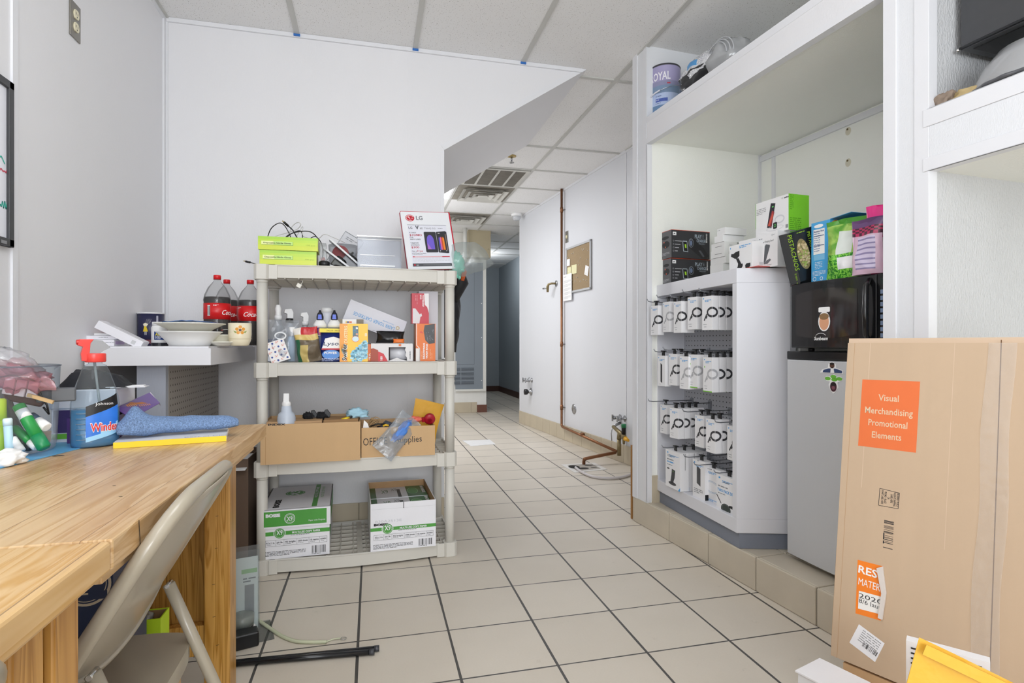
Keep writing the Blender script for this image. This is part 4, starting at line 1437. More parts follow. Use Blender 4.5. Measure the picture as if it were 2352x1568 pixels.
# ---- under the tables and on the floor at the left ----
NV = M('#1f2c4e', 0.5)
def dnv(f, w, d, h):
    s = f['front']
    CRM = M('#cdbfa6', 0.6)
    cx, cy = w - 0.045, h - 0.075
    s.ring(cx, cy, 0.042, 0.042, 0.005, CRM, 1, 40); s.ring(cx, cy, 0.034, 0.034, 0.0015, CRM, 1, 40); s.text('100+', cx, cy, 0.014, CRM, 1, al='c', bold=0.03); s.rect(cx - 0.035, cy - 0.03, 0.07, 0.016, NV, 2); s.tiny(cx - 0.03, cy - 0.019, 0.055, 1, 0.008, CRM, 3)
    s.text('HILL', w - 0.10, h - 0.15, 0.024, CRM, 1, w=0.08, al='r'); s.rect(w - 0.19, h - 0.165, 0.10, 0.002, CRM, 1); s.text('for Life.', w - 0.08, h - 0.205, 0.02, CRM, 1, al='r', w=0.08, bold=0.02)
carton('cardboard_box', 'dark navy printed box with a round cream seal under the far worktable', 'box', (-0.77, 1.265, 0.212), 0.27, 0.20, 0.39, 0.05, NV, dnv)
o = carton('cardboard_box', 'low brown carton under the table supporting the navy box', 'box', (-0.84, 1.262, 0.0), 0.40, 0.23, 0.208, 0.02, BOARD)
LIME = M('#b9dc28', 0.45)
t = T(empty('lime_box', (-0.60, 1.52, 0.0), 0.0), 'open brown and lime green box on the floor under the far worktable', 'box')
mb = MB(); mb.open_box(0, 0, 0, 0.105, 0.06, 0.34, 0.003, LIME); mb.box(0.003, 0.056, 0.003, 0.102, 0.057, 0.338, BOARD_IN); mb.make('box_body', t)
mb = MB(); blob(mb, (0.045, 0.03, 0.315), (0.035, 0.025, 0.03), clear('#e9e6df', 0.85, 0.6, 0.12), 4, 0.4, flat=False); mb.make('plastic_liner', t)
# dark carton and clear holder between table and shelving
t = T(empty('storage_carton', (-0.60, 2.66, 0)), 'dark brown carton with papers on top squeezed between the table and shelving', 'box')
mb = MB(); mb.open_box(-0.14, 0.0, 0, 0.075, 0.3, 0.50, 0.004, M('#5d4a3c', 0.7)); mb.make('carton_body', t)
mb = MB(); mb.box(-0.13, -0.01, 0.46, 0.07, 0.28, 0.463, WHITE, X=Matrix.Rotation(0.06, 4, 'X')); mb.make('paper', t)
AC2 = clear('#f4f7f8', 0.95, 0.10, 0.04)
t = T(empty('sign_holder', (-0.40, 2.03, 0), 0.25), 'clear acrylic sign holder standing on the floor beside the table leg', 'holder')
mb = MB(); mb.box(-0.16, 0.0, 0, 0.08, 0.15, 0.003, AC2); mb.box(-0.14, 0.09, 0.003, 0.04, 0.093, 0.30, AC2); mb.box(-0.14, 0.102, 0.003, 0.04, 0.105, 0.28, AC2); mb.make('holder_body', t)
mb = MB(); mb.box(-0.137, 0.0945, 0.004, 0.035, 0.0955, 0.26, M('#e8ece8', 0.5))
s = S(mb, (-0.137, 0.0945, 0.004), (1, 0, 0), (0, 0, 1)); s.rect(0.12, 0.2, 0.05, 0.015, M('#a8cf9a', 0.5)); s.rect(0.13, 0.06, 0.03, 0.1, M('#9a9a9c', 0.5)); s.tiny(0.125, 0.18, 0.04, 2, 0.01, GREY)
mb.make('printed_card', t)

def floorpath(uvs, z=0.006):
    return [Zp(u, v, z) for u, v in uvs]
def smooth_path(P, n=6):
    out = []
    for i in range(len(P) - 1):
        p0, p1, p2, p3 = P[max(i - 1, 0)], P[i], P[i + 1], P[min(i + 2, len(P) - 1)]
        for k in range(n):
            t_ = k / n
            out.append(0.5 * ((2 * p1) + (p2 - p0) * t_ + (2 * p0 - 5 * p1 + 4 * p2 - p3) * t_ ** 2 + (3 * p1 - p0 - 3 * p2 + p3) * t_ ** 3))
    out.append(P[-1])
    return out
HOSE = M('#c9cdb0', 0.35)
P = smooth_path(floorpath(((560, 1414), (585, 1420), (612, 1437), (645, 1459), (675, 1471), (705, 1474), (750, 1473.5))), 30)
O_ = P[0].copy()
t = T(empty('coiled_tether', O_), 'translucent coiled plastic tether lying on the floor tiles', 'tether')
mb = MB(); L = 0
rr = [0.0050 if k % 2 else 0.0064 for k in range(len(P))]
mb.tube([p - O_ for p in P], rr, HOSE, 10); mb.make('coil', t)
Q = floorpath(((750, 1473), (765, 1467), (782, 1465)), 0.005)
mb = MB(); mb.tube([p - O_ for p in Q], 0.0022, HOSE, 8); c_ = Zp(789, 1465.5, 0.004) - O_
mb.tube([(c_.x + 0.009 * math.cos(a), c_.y + 0.009 * math.sin(a), c_.z) for a in [2 * PI * k / 16 for k in range(16)]], 0.0014, clear('#e8e8e4', 0.8, 0.5, 0.1), 6, closed=True); mb.make('end_ring', t)
BKP = M('#17181b', 0.22)
for lb, a, b in (('longer black plastic tube on the floor, reaching furthest right', (556, 1519), (871, 1488)), ('shorter black plastic tube lying against the longer one', (554, 1522), (860, 1496))):
    p, q = Zp(a[0], a[1], 0.011), Zp(b[0], b[1], 0.011)
    p = p + (p - q) * 0.15
    mb = MB(); mb.tube([(0, 0, 0), q - p], 0.0085, BKP, 14); mb.tube([(q - p) * 0.965, (q - p) * 1.0], 0.0095, M('#3c3d42', 0.4), 14)
    T(mb.make('plastic_tube', loc=p), lb, 'tube', 'black tubes on the floor')
p = Zp(556, 1463, 0)
t = T(empty('jar', p), 'grey-lidded glass jar on a white base beside the table leg on the floor', 'jar')
mb = MB(); mb.lathe([(0.04, 0), (0.043, 0.004), (0.043, 0.03), (0.03, 0.034)], WHITE, seg=30); mb.make('base', t)
mb = MB(); mb.lathe([(0.03, 0.03), (0.036, 0.034), (0.036, 0.042)], BLACK, seg=30); mb.make('gasket', t)
mb = MB(); mb.lathe([(0.037, 0.042), (0.038, 0.075), (0.03, 0.078), (0, 0.079)], M('#7d837e', 0.3), seg=30); mb.make('lid', t)
pl = [Zp(560, 1470, 0.001), Zp(572, 1466, 0.001), Zp(596, 1452, 0.001), Zp(560, 1445, 0.001)]
mb = MB(); mb.prism([(q.x - pl[0].x, q.y - pl[0].y) for q in pl], 0, 0.001, WHITE); T(mb.make('paper_scrap', loc=pl[0]), 'white paper scrap under the jar on the floor', 'paper')
carton('black_case', 'small black plastic case on the floor behind the table leg', 'case', Zp(530, 1500, 0), 0.085, 0.05, 0.05, 0.3, BLACK, bevel=0.006)
# ================= THINGS ON THE SHELVING UNIT =================
EXs = Vector((math.cos(SHR), math.sin(SHR)))
EYs = Vector((-math.sin(SHR), math.cos(SHR)))

def shx(u, yl):
    d = ray(u, 790)
    ox, oy = SHO.x + yl * EYs.x, SHO.y + yl * EYs.y
    return -(d[0] * oy - d[1] * ox) / (d[0] * EXs.y - d[1] * EXs.x)

def sp(u, yl, z):
    return shw(shx(u, yl), yl, z)

def sbox(name, label, cat, u1, u2, vt, yl, z, d, mat, deco=None, group=None, drot=0.0, h=None, bevel=0.0008):
    p = sp(u1, yl, z + 0.0006)
    w_ = shx(u2, yl) - shx(u1, yl)
    hh = h or hgt(p, vt)
    return carton(name, label, cat, p, w_, d, hh, SHR + drot, mat, deco, group, bevel), hh

Z1, Z2, Z3, Z4 = 1.346, 0.92, 0.4845, 0.0605
# ---- glove boxes ----
YG, GG = M('#ccd93a', 0.3), M('#a8d43c', 0.3)
def dglove(f, w, d, h):
    s = f['front']
    s.rect(0, h * 0.8, w, h * 0.2, GG); s.rect(0, h * 0.6, w, h * 0.2, M('#b8d83a', 0.3)); s.rect(0, h * 0.35, w, h * 0.25, M('#c2da3a', 0.3))
    s.rect(w * 0.06, h * 0.36, w * 0.52, h * 0.27, M('#2f7d3a', 0.4), 2); s.rect(w * 0.055, h * 0.38, w * 0.52, h * 0.27, M('#bfe37a', 0.4), 3)
    s.rect(w * 0.055, h * 0.38, w * 0.2, h * 0.27, M('#e6efa0', 0.4), 4)
    s.text('Disposable Nitrile Gloves', w * 0.09, h * 0.46, h * 0.11, M('#31452a', 0.5), 5, w=w * 0.46, bold=0.02)
    s.text('100 pcs', w * 0.80, h * 0.38, h * 0.1, M('#9fae2c', 0.5), 3, w=w * 0.15)
    f['right'].rect(d * 0.1, h * 0.15, d * 0.7, h * 0.7, M('#d8d3cc', 0.5))
o, hg = sbox('glove_box', 'lower bright lime disposable glove box on the top deck', 'box', 596, 727, 573, 0.012, Z1, 0.12, YG, dglove, 'lime glove boxes', drot=-0.01)
p = sp(592.5, 0.008, Z1 + hg + 0.002)
carton('glove_box', 'upper lime glove box stacked on the lower one, shifted to the left', 'box', p, 0.245, 0.12, hg * 0.93, SHR - 0.03, YG, dglove, 'lime glove boxes')
# ---- cable tangles ----
def cable(name, label, pts, r, mat, yl=0.16, cat='cable', group=None, plug=None, wob=0.02):
    P = [sp(u, yl + wob * math.sin(i * 1.7), 1.0) for i, (u, v) in enumerate(pts)]
    for q, (u, v) in zip(P, pts):
        q.z = 1 + (HY - v) / FPX * depth(q)
    P = smooth_path(P, 5)
    O_ = P[0].copy()
    P = [q - O_ for q in P]
    t = T(empty(name, O_), label, cat, group)
    mb = MB(); mb.tube(P, r, mat, 7); mb.make('cord', t)
    if plug:
        a = P[0] if plug == 's' else P[-1]
        b = P[1] if plug == 's' else P[-2]
        d = (a - b).normalized()
        mb = MB(); mb.tube([a - d * 0.005, a + d * 0.022], 0.0055, BLACK, 10); mb.tube([a + d * 0.022, a + d * 0.032], 0.0028, M('#b0a070', 0.3, 0.8), 8); mb.make('plug', t)
    return t
cb = M('#222326', 0.35); cw = clear('#dcdcda', 0.6, 0.8, 0.2); cwm = M('#c9c8c4', 0.4)
cable('cable', 'black cable arching highest above the glove boxes', [(613, 560), (616, 540), (625, 522), (642, 512), (655, 520), (668, 545), (672, 558)], 0.0022, cb, 0.15)
cable('cable', 'black cable with an upright plug standing out of the tangle', [(660, 517), (672, 528), (678, 538), (686, 552), (690, 560)], 0.0028, cb, 0.16, plug='s')
cable('cable', 'black cable sweeping right from the tangle down behind the glove boxes', [(645, 556), (662, 540), (685, 532), (712, 532), (728, 545), (733, 560), (730, 575), (727, 590)], 0.0024, cb, 0.14)
cable('cable', 'black cable looping low in the middle of the tangle', [(650, 553), (668, 537), (690, 530), (694, 548), (680, 556), (664, 553)], 0.0022, cb, 0.17)
cable('cable', 'black cable dropping down beside the tilted price trays', [(712, 548), (725, 543), (738, 558), (742, 580), (740, 598), (742, 612)], 0.0022, cb, 0.08)
cable('cable', 'grey cable forming the tall pale loop behind the glove boxes', [(660, 556), (668, 525), (682, 511), (691, 515), (684, 525), (668, 532), (640, 540), (620, 548)], 0.0016, cwm, 0.19)
cable('cable', 'thin clear cable curving over toward the acrylic sheet', [(676, 552), (692, 524), (696, 522), (694, 538), (702, 545), (730, 548), (745, 538), (765, 545), (792, 557)], 0.0014, cwm, 0.17)
cable('cable', 'thin grey cable drooping between the glove boxes and the trays', [(700, 560), (720, 552), (737, 560), (735, 585), (742, 604)], 0.0014, cwm, 0.10)
t = T(empty('usb_plug', sp(566, 0.02, Z1 + 0.004)), 'small black cable plug sticking out past the left end of the top deck', 'plug')
mb = MB(); mb.cyl((-0.004, 0, 0.006), (0.016, 0, 0.002), 0.0045, BLACK, 10); mb.make('plug_body', t)
mb = MB(); mb.cyl((-0.011, 0, 0.008), (-0.004, 0, 0.006), 0.0022, M('#b0a070', 0.3, 0.8), 8); mb.make('tip', t)
mb = MB(); mb.tube([(0.016, 0, 0.002), (0.03, 0.02, 0.0), (0.06, 0.06, -0.001)], 0.002, BLACK, 6); mb.make('cord', t)
# small clear box right of the gloves
t = T(empty('clear_box', sp(733, 0.06, Z1 + 0.001), SHR), 'small clear plastic box with a red thing inside beside the glove boxes', 'box')
mb = MB(); mb.box(0, 0, 0, 0.03, 0.09, 0.11, clear('#eef0f0', 0.9, 0.2, 0.05)); mb.make('box_body', t)
mb = MB(); blob(mb, (0.016, 0.04, 0.03), (0.011, 0.03, 0.022), M('#b8483c', 0.5), 3, 0.3); mb.make('filling', t)
# tilted white price trays with black clips
TR = M('#d5d6d8', 0.35)
TRC = clear('#e8eaee', 0.7, 0.6, 0.1)
gt = 'tilted price trays on the top deck'
for i, (u, v, ang, L, lb) in enumerate(((737, 601, 20, 0.13, 'lowest tilted white price tray, nearest the glove boxes'), (741, 567, 37, 0.155, 'middle tilted white price tray leaning to the right'), (757, 548, 41, 0.22, 'longest tilted white price tray, leaning against the clear acrylic case'))):
    q = sp(u, 0.05 + 0.025 * i, 1.0); q.z = 1 + (HY - v) / FPX * depth(q)
    t = T(empty('price_tray', q, (0, rad(ang), SHR)), lb, 'tray', gt)
    mb = MB(); mb.box(0, 0, -0.004, L, 0.012, 0.004, TR); mb.box(0, 0.012, -0.004, L, 0.07, -0.002, TRC); mb.make('tray_body', t)
    mb = MB(); mb.lathe([(0.018, 0), (0.02, 0.004), (0.02, 0.014), (0.014, 0.018), (0, 0.018)], BLACK, o=(L * 0.62, 0.035, -0.001), seg=20, sx=1.3); mb.make('black_clip', t)
    mb = MB(); mb.box(L * 0.45, 0.008, -0.040, L * 0.85, 0.05, -0.006, M('#4a4b47', 0.4) if i == 1 else M('#7d7f84', 0.4)); mb.make('display_block', t, bevel=0.006)
# dome lump of black at lower left
t = T(empty('puck', sp(745, 0.03, Z1 + 0.016), SHR), 'black round charging puck beside the lower glove box', 'puck')
mb = MB(); mb.lathe([(0.022, -0.014), (0.024, -0.008), (0.024, 0.004), (0.016, 0.010), (0, 0.011)], BLACK, seg=24); mb.make('puck_body', t)
# leaning clear acrylic sheet with faint print
q = sp(742, 0.27, 1.0); q.z = Z1 + 0.06
t = T(empty('acrylic_sheet', q, (rad(-8), rad(30), SHR)), 'clear acrylic price sheet leaning up at an angle behind the trays', 'sheet')
mb = MB(); mb.box(0.012, 0, 0.0, 0.115, 0.003, 0.19, clear('#f6f7f9', 0.97, 0.2, 0.08)); S(mb, (0.012, -0.0003, 0), (1, 0, 0), (0, 0, 1)).tiny(0.02, 0.165, 0.065, 2, 0.009, GREY)
mb.make('sheet', t)
mb = MB()
for a in (0.012, 0.113): mb.box(a, -0.001, 0, a + 0.002, 0.004, 0.19, clear('#cfd5da', 0.6, 0.6, 0.1))
mb.box(0.012, -0.001, 0.188, 0.115, 0.004, 0.19, clear('#cfd5da', 0.6, 0.6, 0.1)); mb.make('edge', t)
# clear bin with a red disc and clips
t = T(empty('clear_tub', sp(788, 0.2, Z1 + 0.001), SHR), 'clear plastic tub holding a red disc and black clips', 'tub')
mb = MB(); mb.lathe([(0.055, 0), (0.06, 0.005), (0.068, 0.125)], clear('#eceef0', 0.9, 0.15, 0.05), seg=30); mb.make('tub_wall', t)
mb = MB(); mb.cyl((-0.012, -0.03, 0.082), (-0.009, -0.02, 0.086), 0.038, M('#cc3a40', 0.35), 26); mb.make('red_disc', t)
for i, (a, b) in enumerate(((0.018, 0.05), (0.03, 0.045), (0.042, 0.05))):
    mb = MB(); mb.tube([(a, -0.035, 0.005), (a - 0.004, -0.03, b + 0.03), (a + 0.003, -0.02, b + 0.04)], 0.006, BLACK, 10); mb.make('black_clip', t)
# clear acrylic case
u1, u2 = 821, 922
p = sp(u1, 0.05, Z1 + 0.001); w_ = shx(u2, 0.05) - shx(u1, 0.05)
t = T(empty('acrylic_case', p, SHR), 'clear ribbed acrylic case standing beside the red-edged sign', 'case')
mb = MB()
AB = clear('#f2f4f8', 0.93, 0.22, 0.12)
mb.box(0, 0, 0, w_, 0.003, 0.152, AB); mb.box(0, 0.057, 0, w_, 0.06, 0.152, AB); mb.box(0, 0, 0, 0.003, 0.06, 0.152, AB); mb.box(w_ - 0.003, 0, 0, w_, 0.06, 0.152, AB)
mb.make('case_body', t)
mb = MB(); AE = clear('#f5f6f8', 0.5, 1.0, 0.1)
mb.box(-0.002, -0.003, 0.146, w_ + 0.002, 0.063, 0.152, AE); mb.box(-0.002, -0.002, 0.134, w_ + 0.002, 0, 0.136, AE); mb.box(0.012, -0.002, 0.062, w_ - 0.03, 0, 0.065, AE); mb.box(0.012, -0.004, 0.012, w_ - 0.03, 0, 0.018, AE); mb.box(0.012, -0.004, 0.0, w_ - 0.03, 0, 0.003, AE)
mb.make('ribs', t)
# ---- red-edged sign ----
p = sp(938, 0.035, Z1 + 0.002)
SGW, SGH = 0.243, 0.292
sg = T(empty('counter_sign', p, Euler((0, 0, 0))), 'white and red-edged phone advertising sign on the right end of the top deck', 'sign')
sg.rotation_euler = (Matrix.Rotation(SHR + rad(9), 3, 'Z') @ Matrix.Rotation(rad(-13), 3, 'X') @ Matrix.Rotation(rad(-4.5), 3, 'Y')).to_euler()
SR = M('#c01c34', 0.35)
mb = MB()
def rrect(w, h, r, x0=0, y0=0):
    o_ = []
    for cx, cy, a in ((x0 + w - r, y0 + r, -90), (x0 + w - r, y0 + h - r, 0), (x0 + r, y0 + h - r, 90), (x0 + r, y0 + r, 180)):
        o_ += [(cx + r * math.cos(rad(a + 15 * k)), cy + r * math.sin(rad(a + 15 * k))) for k in range(7)]
    return o_
XZ = Matrix(((1, 0, 0, 0), (0, 0, -1, 0), (0, 1, 0, 0), (0, 0, 0, 1)))
mb.prism(rrect(SGW + 0.008, SGH + 0.002, 0.006, 0.0, 0.002), -0.022, -0.006, SR, X=XZ); mb.make('red_back_frame', sg)
mb = MB(); mb.prism(rrect(SGW - 0.001, SGH - 0.001, 0.005), -0.006, 0.0, M('#e4e6ea', 0.35), X=XZ); mb.make('white_frame', sg)
mb = MB()
s = S(mb, (0, -0.0004, 0), (1, 0, 0), (0, 0, 1))
W_, H_ = SGW, SGH
DG, DR, LGm = M('#4a4c52', 0.5), M('#b0203a', 0.5), M('#77797f', 0.45)
s.rect(W_ * 0.10, H_ * 0.045, W_ * 0.80, H_ * 0.72, M('#dfe0ea', 0.35), 1)
s.line([(W_ * 0.10, H_ * 0.765), (W_ * 0.90, H_ * 0.765)], 0.0015, DG, 2)
s.ell(W_ * 0.175, H_ * 0.885, W_ * 0.09, H_ * 0.058, SR, 1, 32); s.ring(W_ * 0.175, H_ * 0.885, W_ * 0.078, H_ * 0.049, 0.0018, WHITE, 2, 30, 0.4, 5.2)
s.ell(W_ * 0.145, H_ * 0.9, 0.003, 0.003, WHITE, 2, 10); s.line([(W_ * 0.17, H_ * 0.905), (W_ * 0.17, H_ * 0.865), (W_ * 0.185, H_ * 0.865)], 0.0018, WHITE, 2); s.line([(W_ * 0.205, H_ * 0.88), (W_ * 0.24, H_ * 0.88)], 0.0018, WHITE, 2)
s.text('LG', W_ * 0.30, H_ * 0.855, H_ * 0.07, LGm, 1, bold=0.03)
s.text('LG', W_ * 0.12, H_ * 0.695, H_ * 0.04, DG, 2, bold=0.01); s.text('V', W_ * 0.255, H_ * 0.690, H_ * 0.062, DG, 2, bold=0.04); s.text('60', W_ * 0.35, H_ * 0.69, H_ * 0.035, DG, 2); s.text('ThinQ 5G', W_ * 0.435, H_ * 0.695, H_ * 0.028, LGm, 2, w=W_ * 0.23)
s.tiny(W_ * 0.72, H_ * 0.705, W_ * 0.16, 1, 0.004, LGm, 2)
y = 0.64
for tt, hh_, cc, ww in (('IS ONLY', 0.022, DG, 0.14), ('$10/MO', 0.034, DR, 0.25), ('FOR', 0.020, DG, 0.07), ('NEW LINES', 0.022, DG, 0.21)):
    s.text(tt, W_ * 0.12, H_ * (y - hh_), H_ * hh_, cc, 2, w=W_ * ww, bold=0.015); y -= hh_ + 0.013
y -= 0.025
for tt, hh_, cc, ww in (('Upgrade', 0.022, DG, 0.16), ('and Save', 0.022, DG, 0.17), ('$300', 0.034, DR, 0.16)):
    s.text(tt, W_ * 0.12, H_ * (y - hh_), H_ * hh_, cc, 2, w=W_ * ww, bold=0.015); y -= hh_ + 0.014
y -= 0.022
s.text('Get a', W_ * 0.12, H_ * (y - 0.022), H_ * 0.02, DG, 2, w=W_ * 0.10, bold=0.01); s.text('Free', W_ * 0.23, H_ * (y - 0.024), H_ * 0.028, DR, 2, w=W_ * 0.11, bold=0.01); y -= 0.042
s.text('LG Dual Screen', W_ * 0.12, H_ * (y - 0.018), H_ * 0.02, DG, 2, w=W_ * 0.28, bold=0.015); s.tiny(W_ * 0.12, H_ * (y - 0.035), W_ * 0.34, 1, 0.003, LGm)
PH = M('#303136', 0.35)
s.poly(rrect(W_ * 0.25, H_ * 0.36, 0.006, W_ * 0.41, H_ * 0.285), PH, 2)
s.poly([(W_ * 0.665, H_ * 0.285), (W_ * 0.86, H_ * 0.27), (W_ * 0.885, H_ * 0.28), (W_ * 0.885, H_ * 0.645), (W_ * 0.86, H_ * 0.66), (W_ * 0.665, H_ * 0.645)], PH, 2)
s.poly([(W_ * 0.45, H_ * 0.34), (W_ * 0.60, H_ * 0.34), (W_ * 0.60, H_ * 0.47)] + [(W_ * 0.525 + W_ * 0.075 * math.cos(rad(a)), H_ * 0.48 + H_ * 0.11 * math.sin(rad(a))) for a in range(0, 181, 15)], M('#6f5cc8', 0.35), 3)
s.poly([(W_ * 0.45, H_ * 0.34), (W_ * 0.53, H_ * 0.34), (W_ * 0.46, H_ * 0.45)], M('#a76fc6', 0.35), 4)
for i, cc in enumerate(('#4d4fb4', '#d66a9c', '#c9502c', '#e8882c')):
    s.poly([(W_ * (0.70 + i * 0.028), H_ * 0.33), (W_ * (0.735 + i * 0.028), H_ * 0.33), (W_ * (0.735 + i * 0.026), H_ * 0.53), (W_ * (0.715 + i * 0.026), H_ * 0.56), (W_ * (0.70 + i * 0.026), H_ * 0.53)], M(cc, 0.35), 3 + i)
s.line([(W_ * 0.855, H_ * 0.32), (W_ * 0.855, H_ * 0.61)], 0.0015, M('#d7b49a', 0.4), 3)
s.tiny(W_ * 0.70, H_ * 0.615, W_ * 0.08, 1, 0.006, WHITE, 3); s.ell(W_ * 0.70, H_ * 0.31, 0.002, 0.002, WHITE, 7, 8); s.ell(W_ * 0.83, H_ * 0.31, 0.002, 0.002, WHITE, 7, 8)
s.rect(W_ * 0.12, H_ * 0.205, W_ * 0.76, H_ * 0.014, SR, 2); s.rect(W_ * 0.16, H_ * 0.208, W_ * 0.56, H_ * 0.008, M('#e9cfd4', 0.5), 3)
s.tiny(W_ * 0.12, H_ * 0.185, W_ * 0.76, 4, 0.006, M('#b9bac2', 0.5), 2, fill=0.2)
s.rect(W_ * 0.10, H_ * 0.048, W_ * 0.80, H_ * 0.05, DG, 2); s.ell(W_ * 0.14, H_ * 0.073, 0.005, 0.004, SR, 3, 16); s.text('LG', W_ * 0.175, H_ * 0.06, H_ * 0.02, WHITE, 3, bold=0.02); s.rect(W_ * 0.31, H_ * 0.068, W_ * 0.56, H_ * 0.008, GREY, 3)
mb.make('printed_sheet', sg)
# clear bag with teal gloves at the right end
q = sp(1050, 0.10, 1.0); q.z = 1.365
bg = T(empty('plastic_bag', q, SHR), 'clear plastic bag with teal gloves inside, hanging off the right end of the top deck', 'bag')
mb = MB()
def bagf(sgn):
    def fn(u, v):
        x = -0.03 + 0.215 * u
        top_ = 0.10 + 0.045 * math.sin(PI * min(1, 0.1 + u)) - 0.055 * max(0, (u - 0.55) / 0.45) ** 1.5
        bot = -0.035 + 0.07 * max(0, (u - 0.3) / 0.7) ** 1.2
        z = bot + (top_ + 0.035 - bot) * v
        z = bot + (top_ - bot) * v
        e = math.sin(PI * v) ** 0.6 * math.sin(PI * min(1, 0.15 + 0.85 * u)) ** 0.5 if 0 < v < 1 else 0
        p_ = Vector((x, sgn * 0.045 * e, z))
        n_ = fold(p_, 0.016, 17, 4)
        return p_ + Vector((n_.x * 0.6, n_.y, n_.z * 0.6))
    return fn
BGM = clear('#eef2f2', 0.88, 0.28, 0.12)
mb.grid(bagf(-1), 26, 22, BGM); mb.grid(bagf(1), 26, 22, BGM); mb.make('bag_film', bg)
mb = MB(); blob(mb, (0.002, 0, 0.022), (0.034, 0.03, 0.06), M('#7fd0bd', 0.55), 6, 0.45, 2.0, flat=False); mb.make('teal_gloves', bg)

# ================= second deck =================
# clear zip bag with bandages
ZB = clear('#eef1f6', 0.87, 0.28, 0.08)
p = sp(644, 0.06, Z2 + 0.001)
t = T(empty('zip_bag', p, SHR), 'clear zip bag of bandages and tape at the left end of the second deck', 'bag')
mb = MB(); pouch(mb, 0.155, 0.185, 0.06, ZB, seed=3, amp=0.012, top=0.25); mb.make('bag_film', t)
mb = MB(); mb.box(-0.045, -0.004, 0, 0.035, 0.0, 0.095, M('#f2efee', 0.45), X=Matrix.Translation((0.012, -0.022, 0.004)) @ Matrix.Rotation(rad(-19), 4, 'Y'))
s = S(mb, (0, 0, 0), (1, 0, 0), (0, 0, 1)); Xc = Matrix.Translation((0.012, -0.022, 0.004)) @ Matrix.Rotation(rad(-19), 4, 'Y')
s = S(mb, Xc @ Vector((-0.045, -0.0045, 0)), Xc.to_3x3() @ Vector((1, 0, 0)), Xc.to_3x3() @ Vector((0, 0, 1)))
for i in range(4):
    for j in range(5):
        if (i + j) % 2: s.ell(0.01 + i * 0.02, 0.01 + j * 0.019, 0.0045, 0.0045, M('#35509c', 0.5), 1, 10)
        else: s.tiny(0.003 + i * 0.02, 0.012 + j * 0.019, 0.014, 2, 0.005, M('#dd8f7c', 0.5))
mb.make('bandage_card', t)
mb = MB(); mb.box(-0.072, -0.012, 0.002, -0.005, 0.01, 0.10, M('#39456b', 0.45)); mb.box(-0.06, -0.013, 0.004, 0.0, -0.012, 0.03, M('#d9dde6', 0.5)); s = S(mb, (-0.072, -0.0135, 0), (1, 0, 0), (0, 0, 1)); s.ell(0.012, 0.03, 0.011, 0.014, M('#1f2c58', 0.5), 2); s.rect(0.008, 0.06, 0.04, 0.012, WHITE, 2); mb.make('bandage_box', t)
mb = MB(); mb.tube([(0.022 * math.cos(a) + 0.002, -0.016, 0.115 + 0.015 * math.sin(a)) for a in [2 * PI * k / 20 for k in range(20)]], 0.004, M('#e9ecef', 0.5), 8, closed=True); mb.make('tape_roll', t)
mb = MB(); mb.lathe([(0.016, 0.002), (0.017, 0.10), (0.012, 0.115)], M('#b9d3ea', 0.35), o=(0.045, 0.008, 0), seg=20); mb.make('bottle', t)
mb = MB(); mb.lathe([(0.018, 0.115), (0.018, 0.155), (0, 0.156)], WHITE, o=(0.05, 0.008, 0), seg=20); mb.make('bottle_cap', t)

def spray(u, vt, yl, z, label, body, nozz=WHITE, r=0.03, kind=0, group=None, collar=None, top=None):
    p = sp(u, yl, z + 0.001)
    h = hgt(p, vt)
    t = T(empty('spray_bottle', p, SHR + (0.3 if kind else -0.2)), label, 'bottle', group)
    mb = MB(); mb.lathe([(r * 0.9, 0), (r, 0.004), (r, h * 0.52), (r * 0.75, h * 0.62), (r * 0.42, h * 0.70), (r * 0.42, h * 0.74)], body, seg=28); mb.make('bottle_body', t)
    mb = MB(); mb.lathe([(r * 0.5, h * 0.735), (r * 0.5, h * 0.80), (r * 0.42, h * 0.815)], collar or nozz, seg=24); mb.make('collar', t)
    mb = MB()
    if kind == 0:
        mb.lathe([(r * 0.40, h * 0.815), (r * 0.36, h * 0.87), (r * 0.42, h * 0.93), (r * 0.25, h), (0, h)], nozz, seg=20)
    else:
        mb.prism([(-r * 0.35, h * 0.815), (r * 0.4, h * 0.815), (r * 0.45, h * 0.93), (r * 0.2, h), (-r * 0.65, h * 0.985), (-r * 0.75, h * 0.92), (-r * 0.35, h * 0.90)], -r * 0.35, r * 0.35, nozz, X=XZ)
    mb.make('nozzle', t, bevel=0.001)
    return t
gs = 'white-topped spray bottles behind the zip bag'
spray(639, 700, 0.13, Z2, 'tallest white-nozzled spray bottle right behind the zip bag', clear('#e9eef2', 0.6, 0.9, 0.15), r=0.034, group=gs)
spray(665, 709, 0.20, Z2, 'spray bottle with a black collar and slanted white nozzle behind the zip bag', M('#d9dce0', 0.4), kind=1, r=0.034, group=gs, collar=BLACK)
spray(701, 717, 0.17, Z2, 'faint grey-white spray bottle between the zip bag and the cleaner bottles', clear('#e4e8ee', 0.55, 0.9, 0.15), kind=1, r=0.03, group=gs)
# crumpled brown and gold snack bag
def halls(u, v, sg):
    if v > 0.82: return M('#c8353a', 0.35) if u > 0.3 else M('#e9e4dc', 0.4)
    if v > 0.66: return M('#d8bd72', 0.35)
    if u < 0.18: return M('#2f6b4a', 0.35)
    return M('#c9b370', 0.35) if u < 0.5 and v < 0.5 else M('#6f6250', 0.35)
p = sp(713, 0.045, Z2 + 0.001)
mb = MB(); pouch(mb, 0.105, 0.155, 0.055, M('#c9b370', 0.35), halls, seed=9, amp=0.022, sc=16, top=0.5, X=Matrix.Rotation(rad(-8), 4, 'Y'))
T(mb.make('snack_bag', loc=p, rot=SHR), 'crumpled gold, green and red snack bag leaning left on the second deck', 'bag')
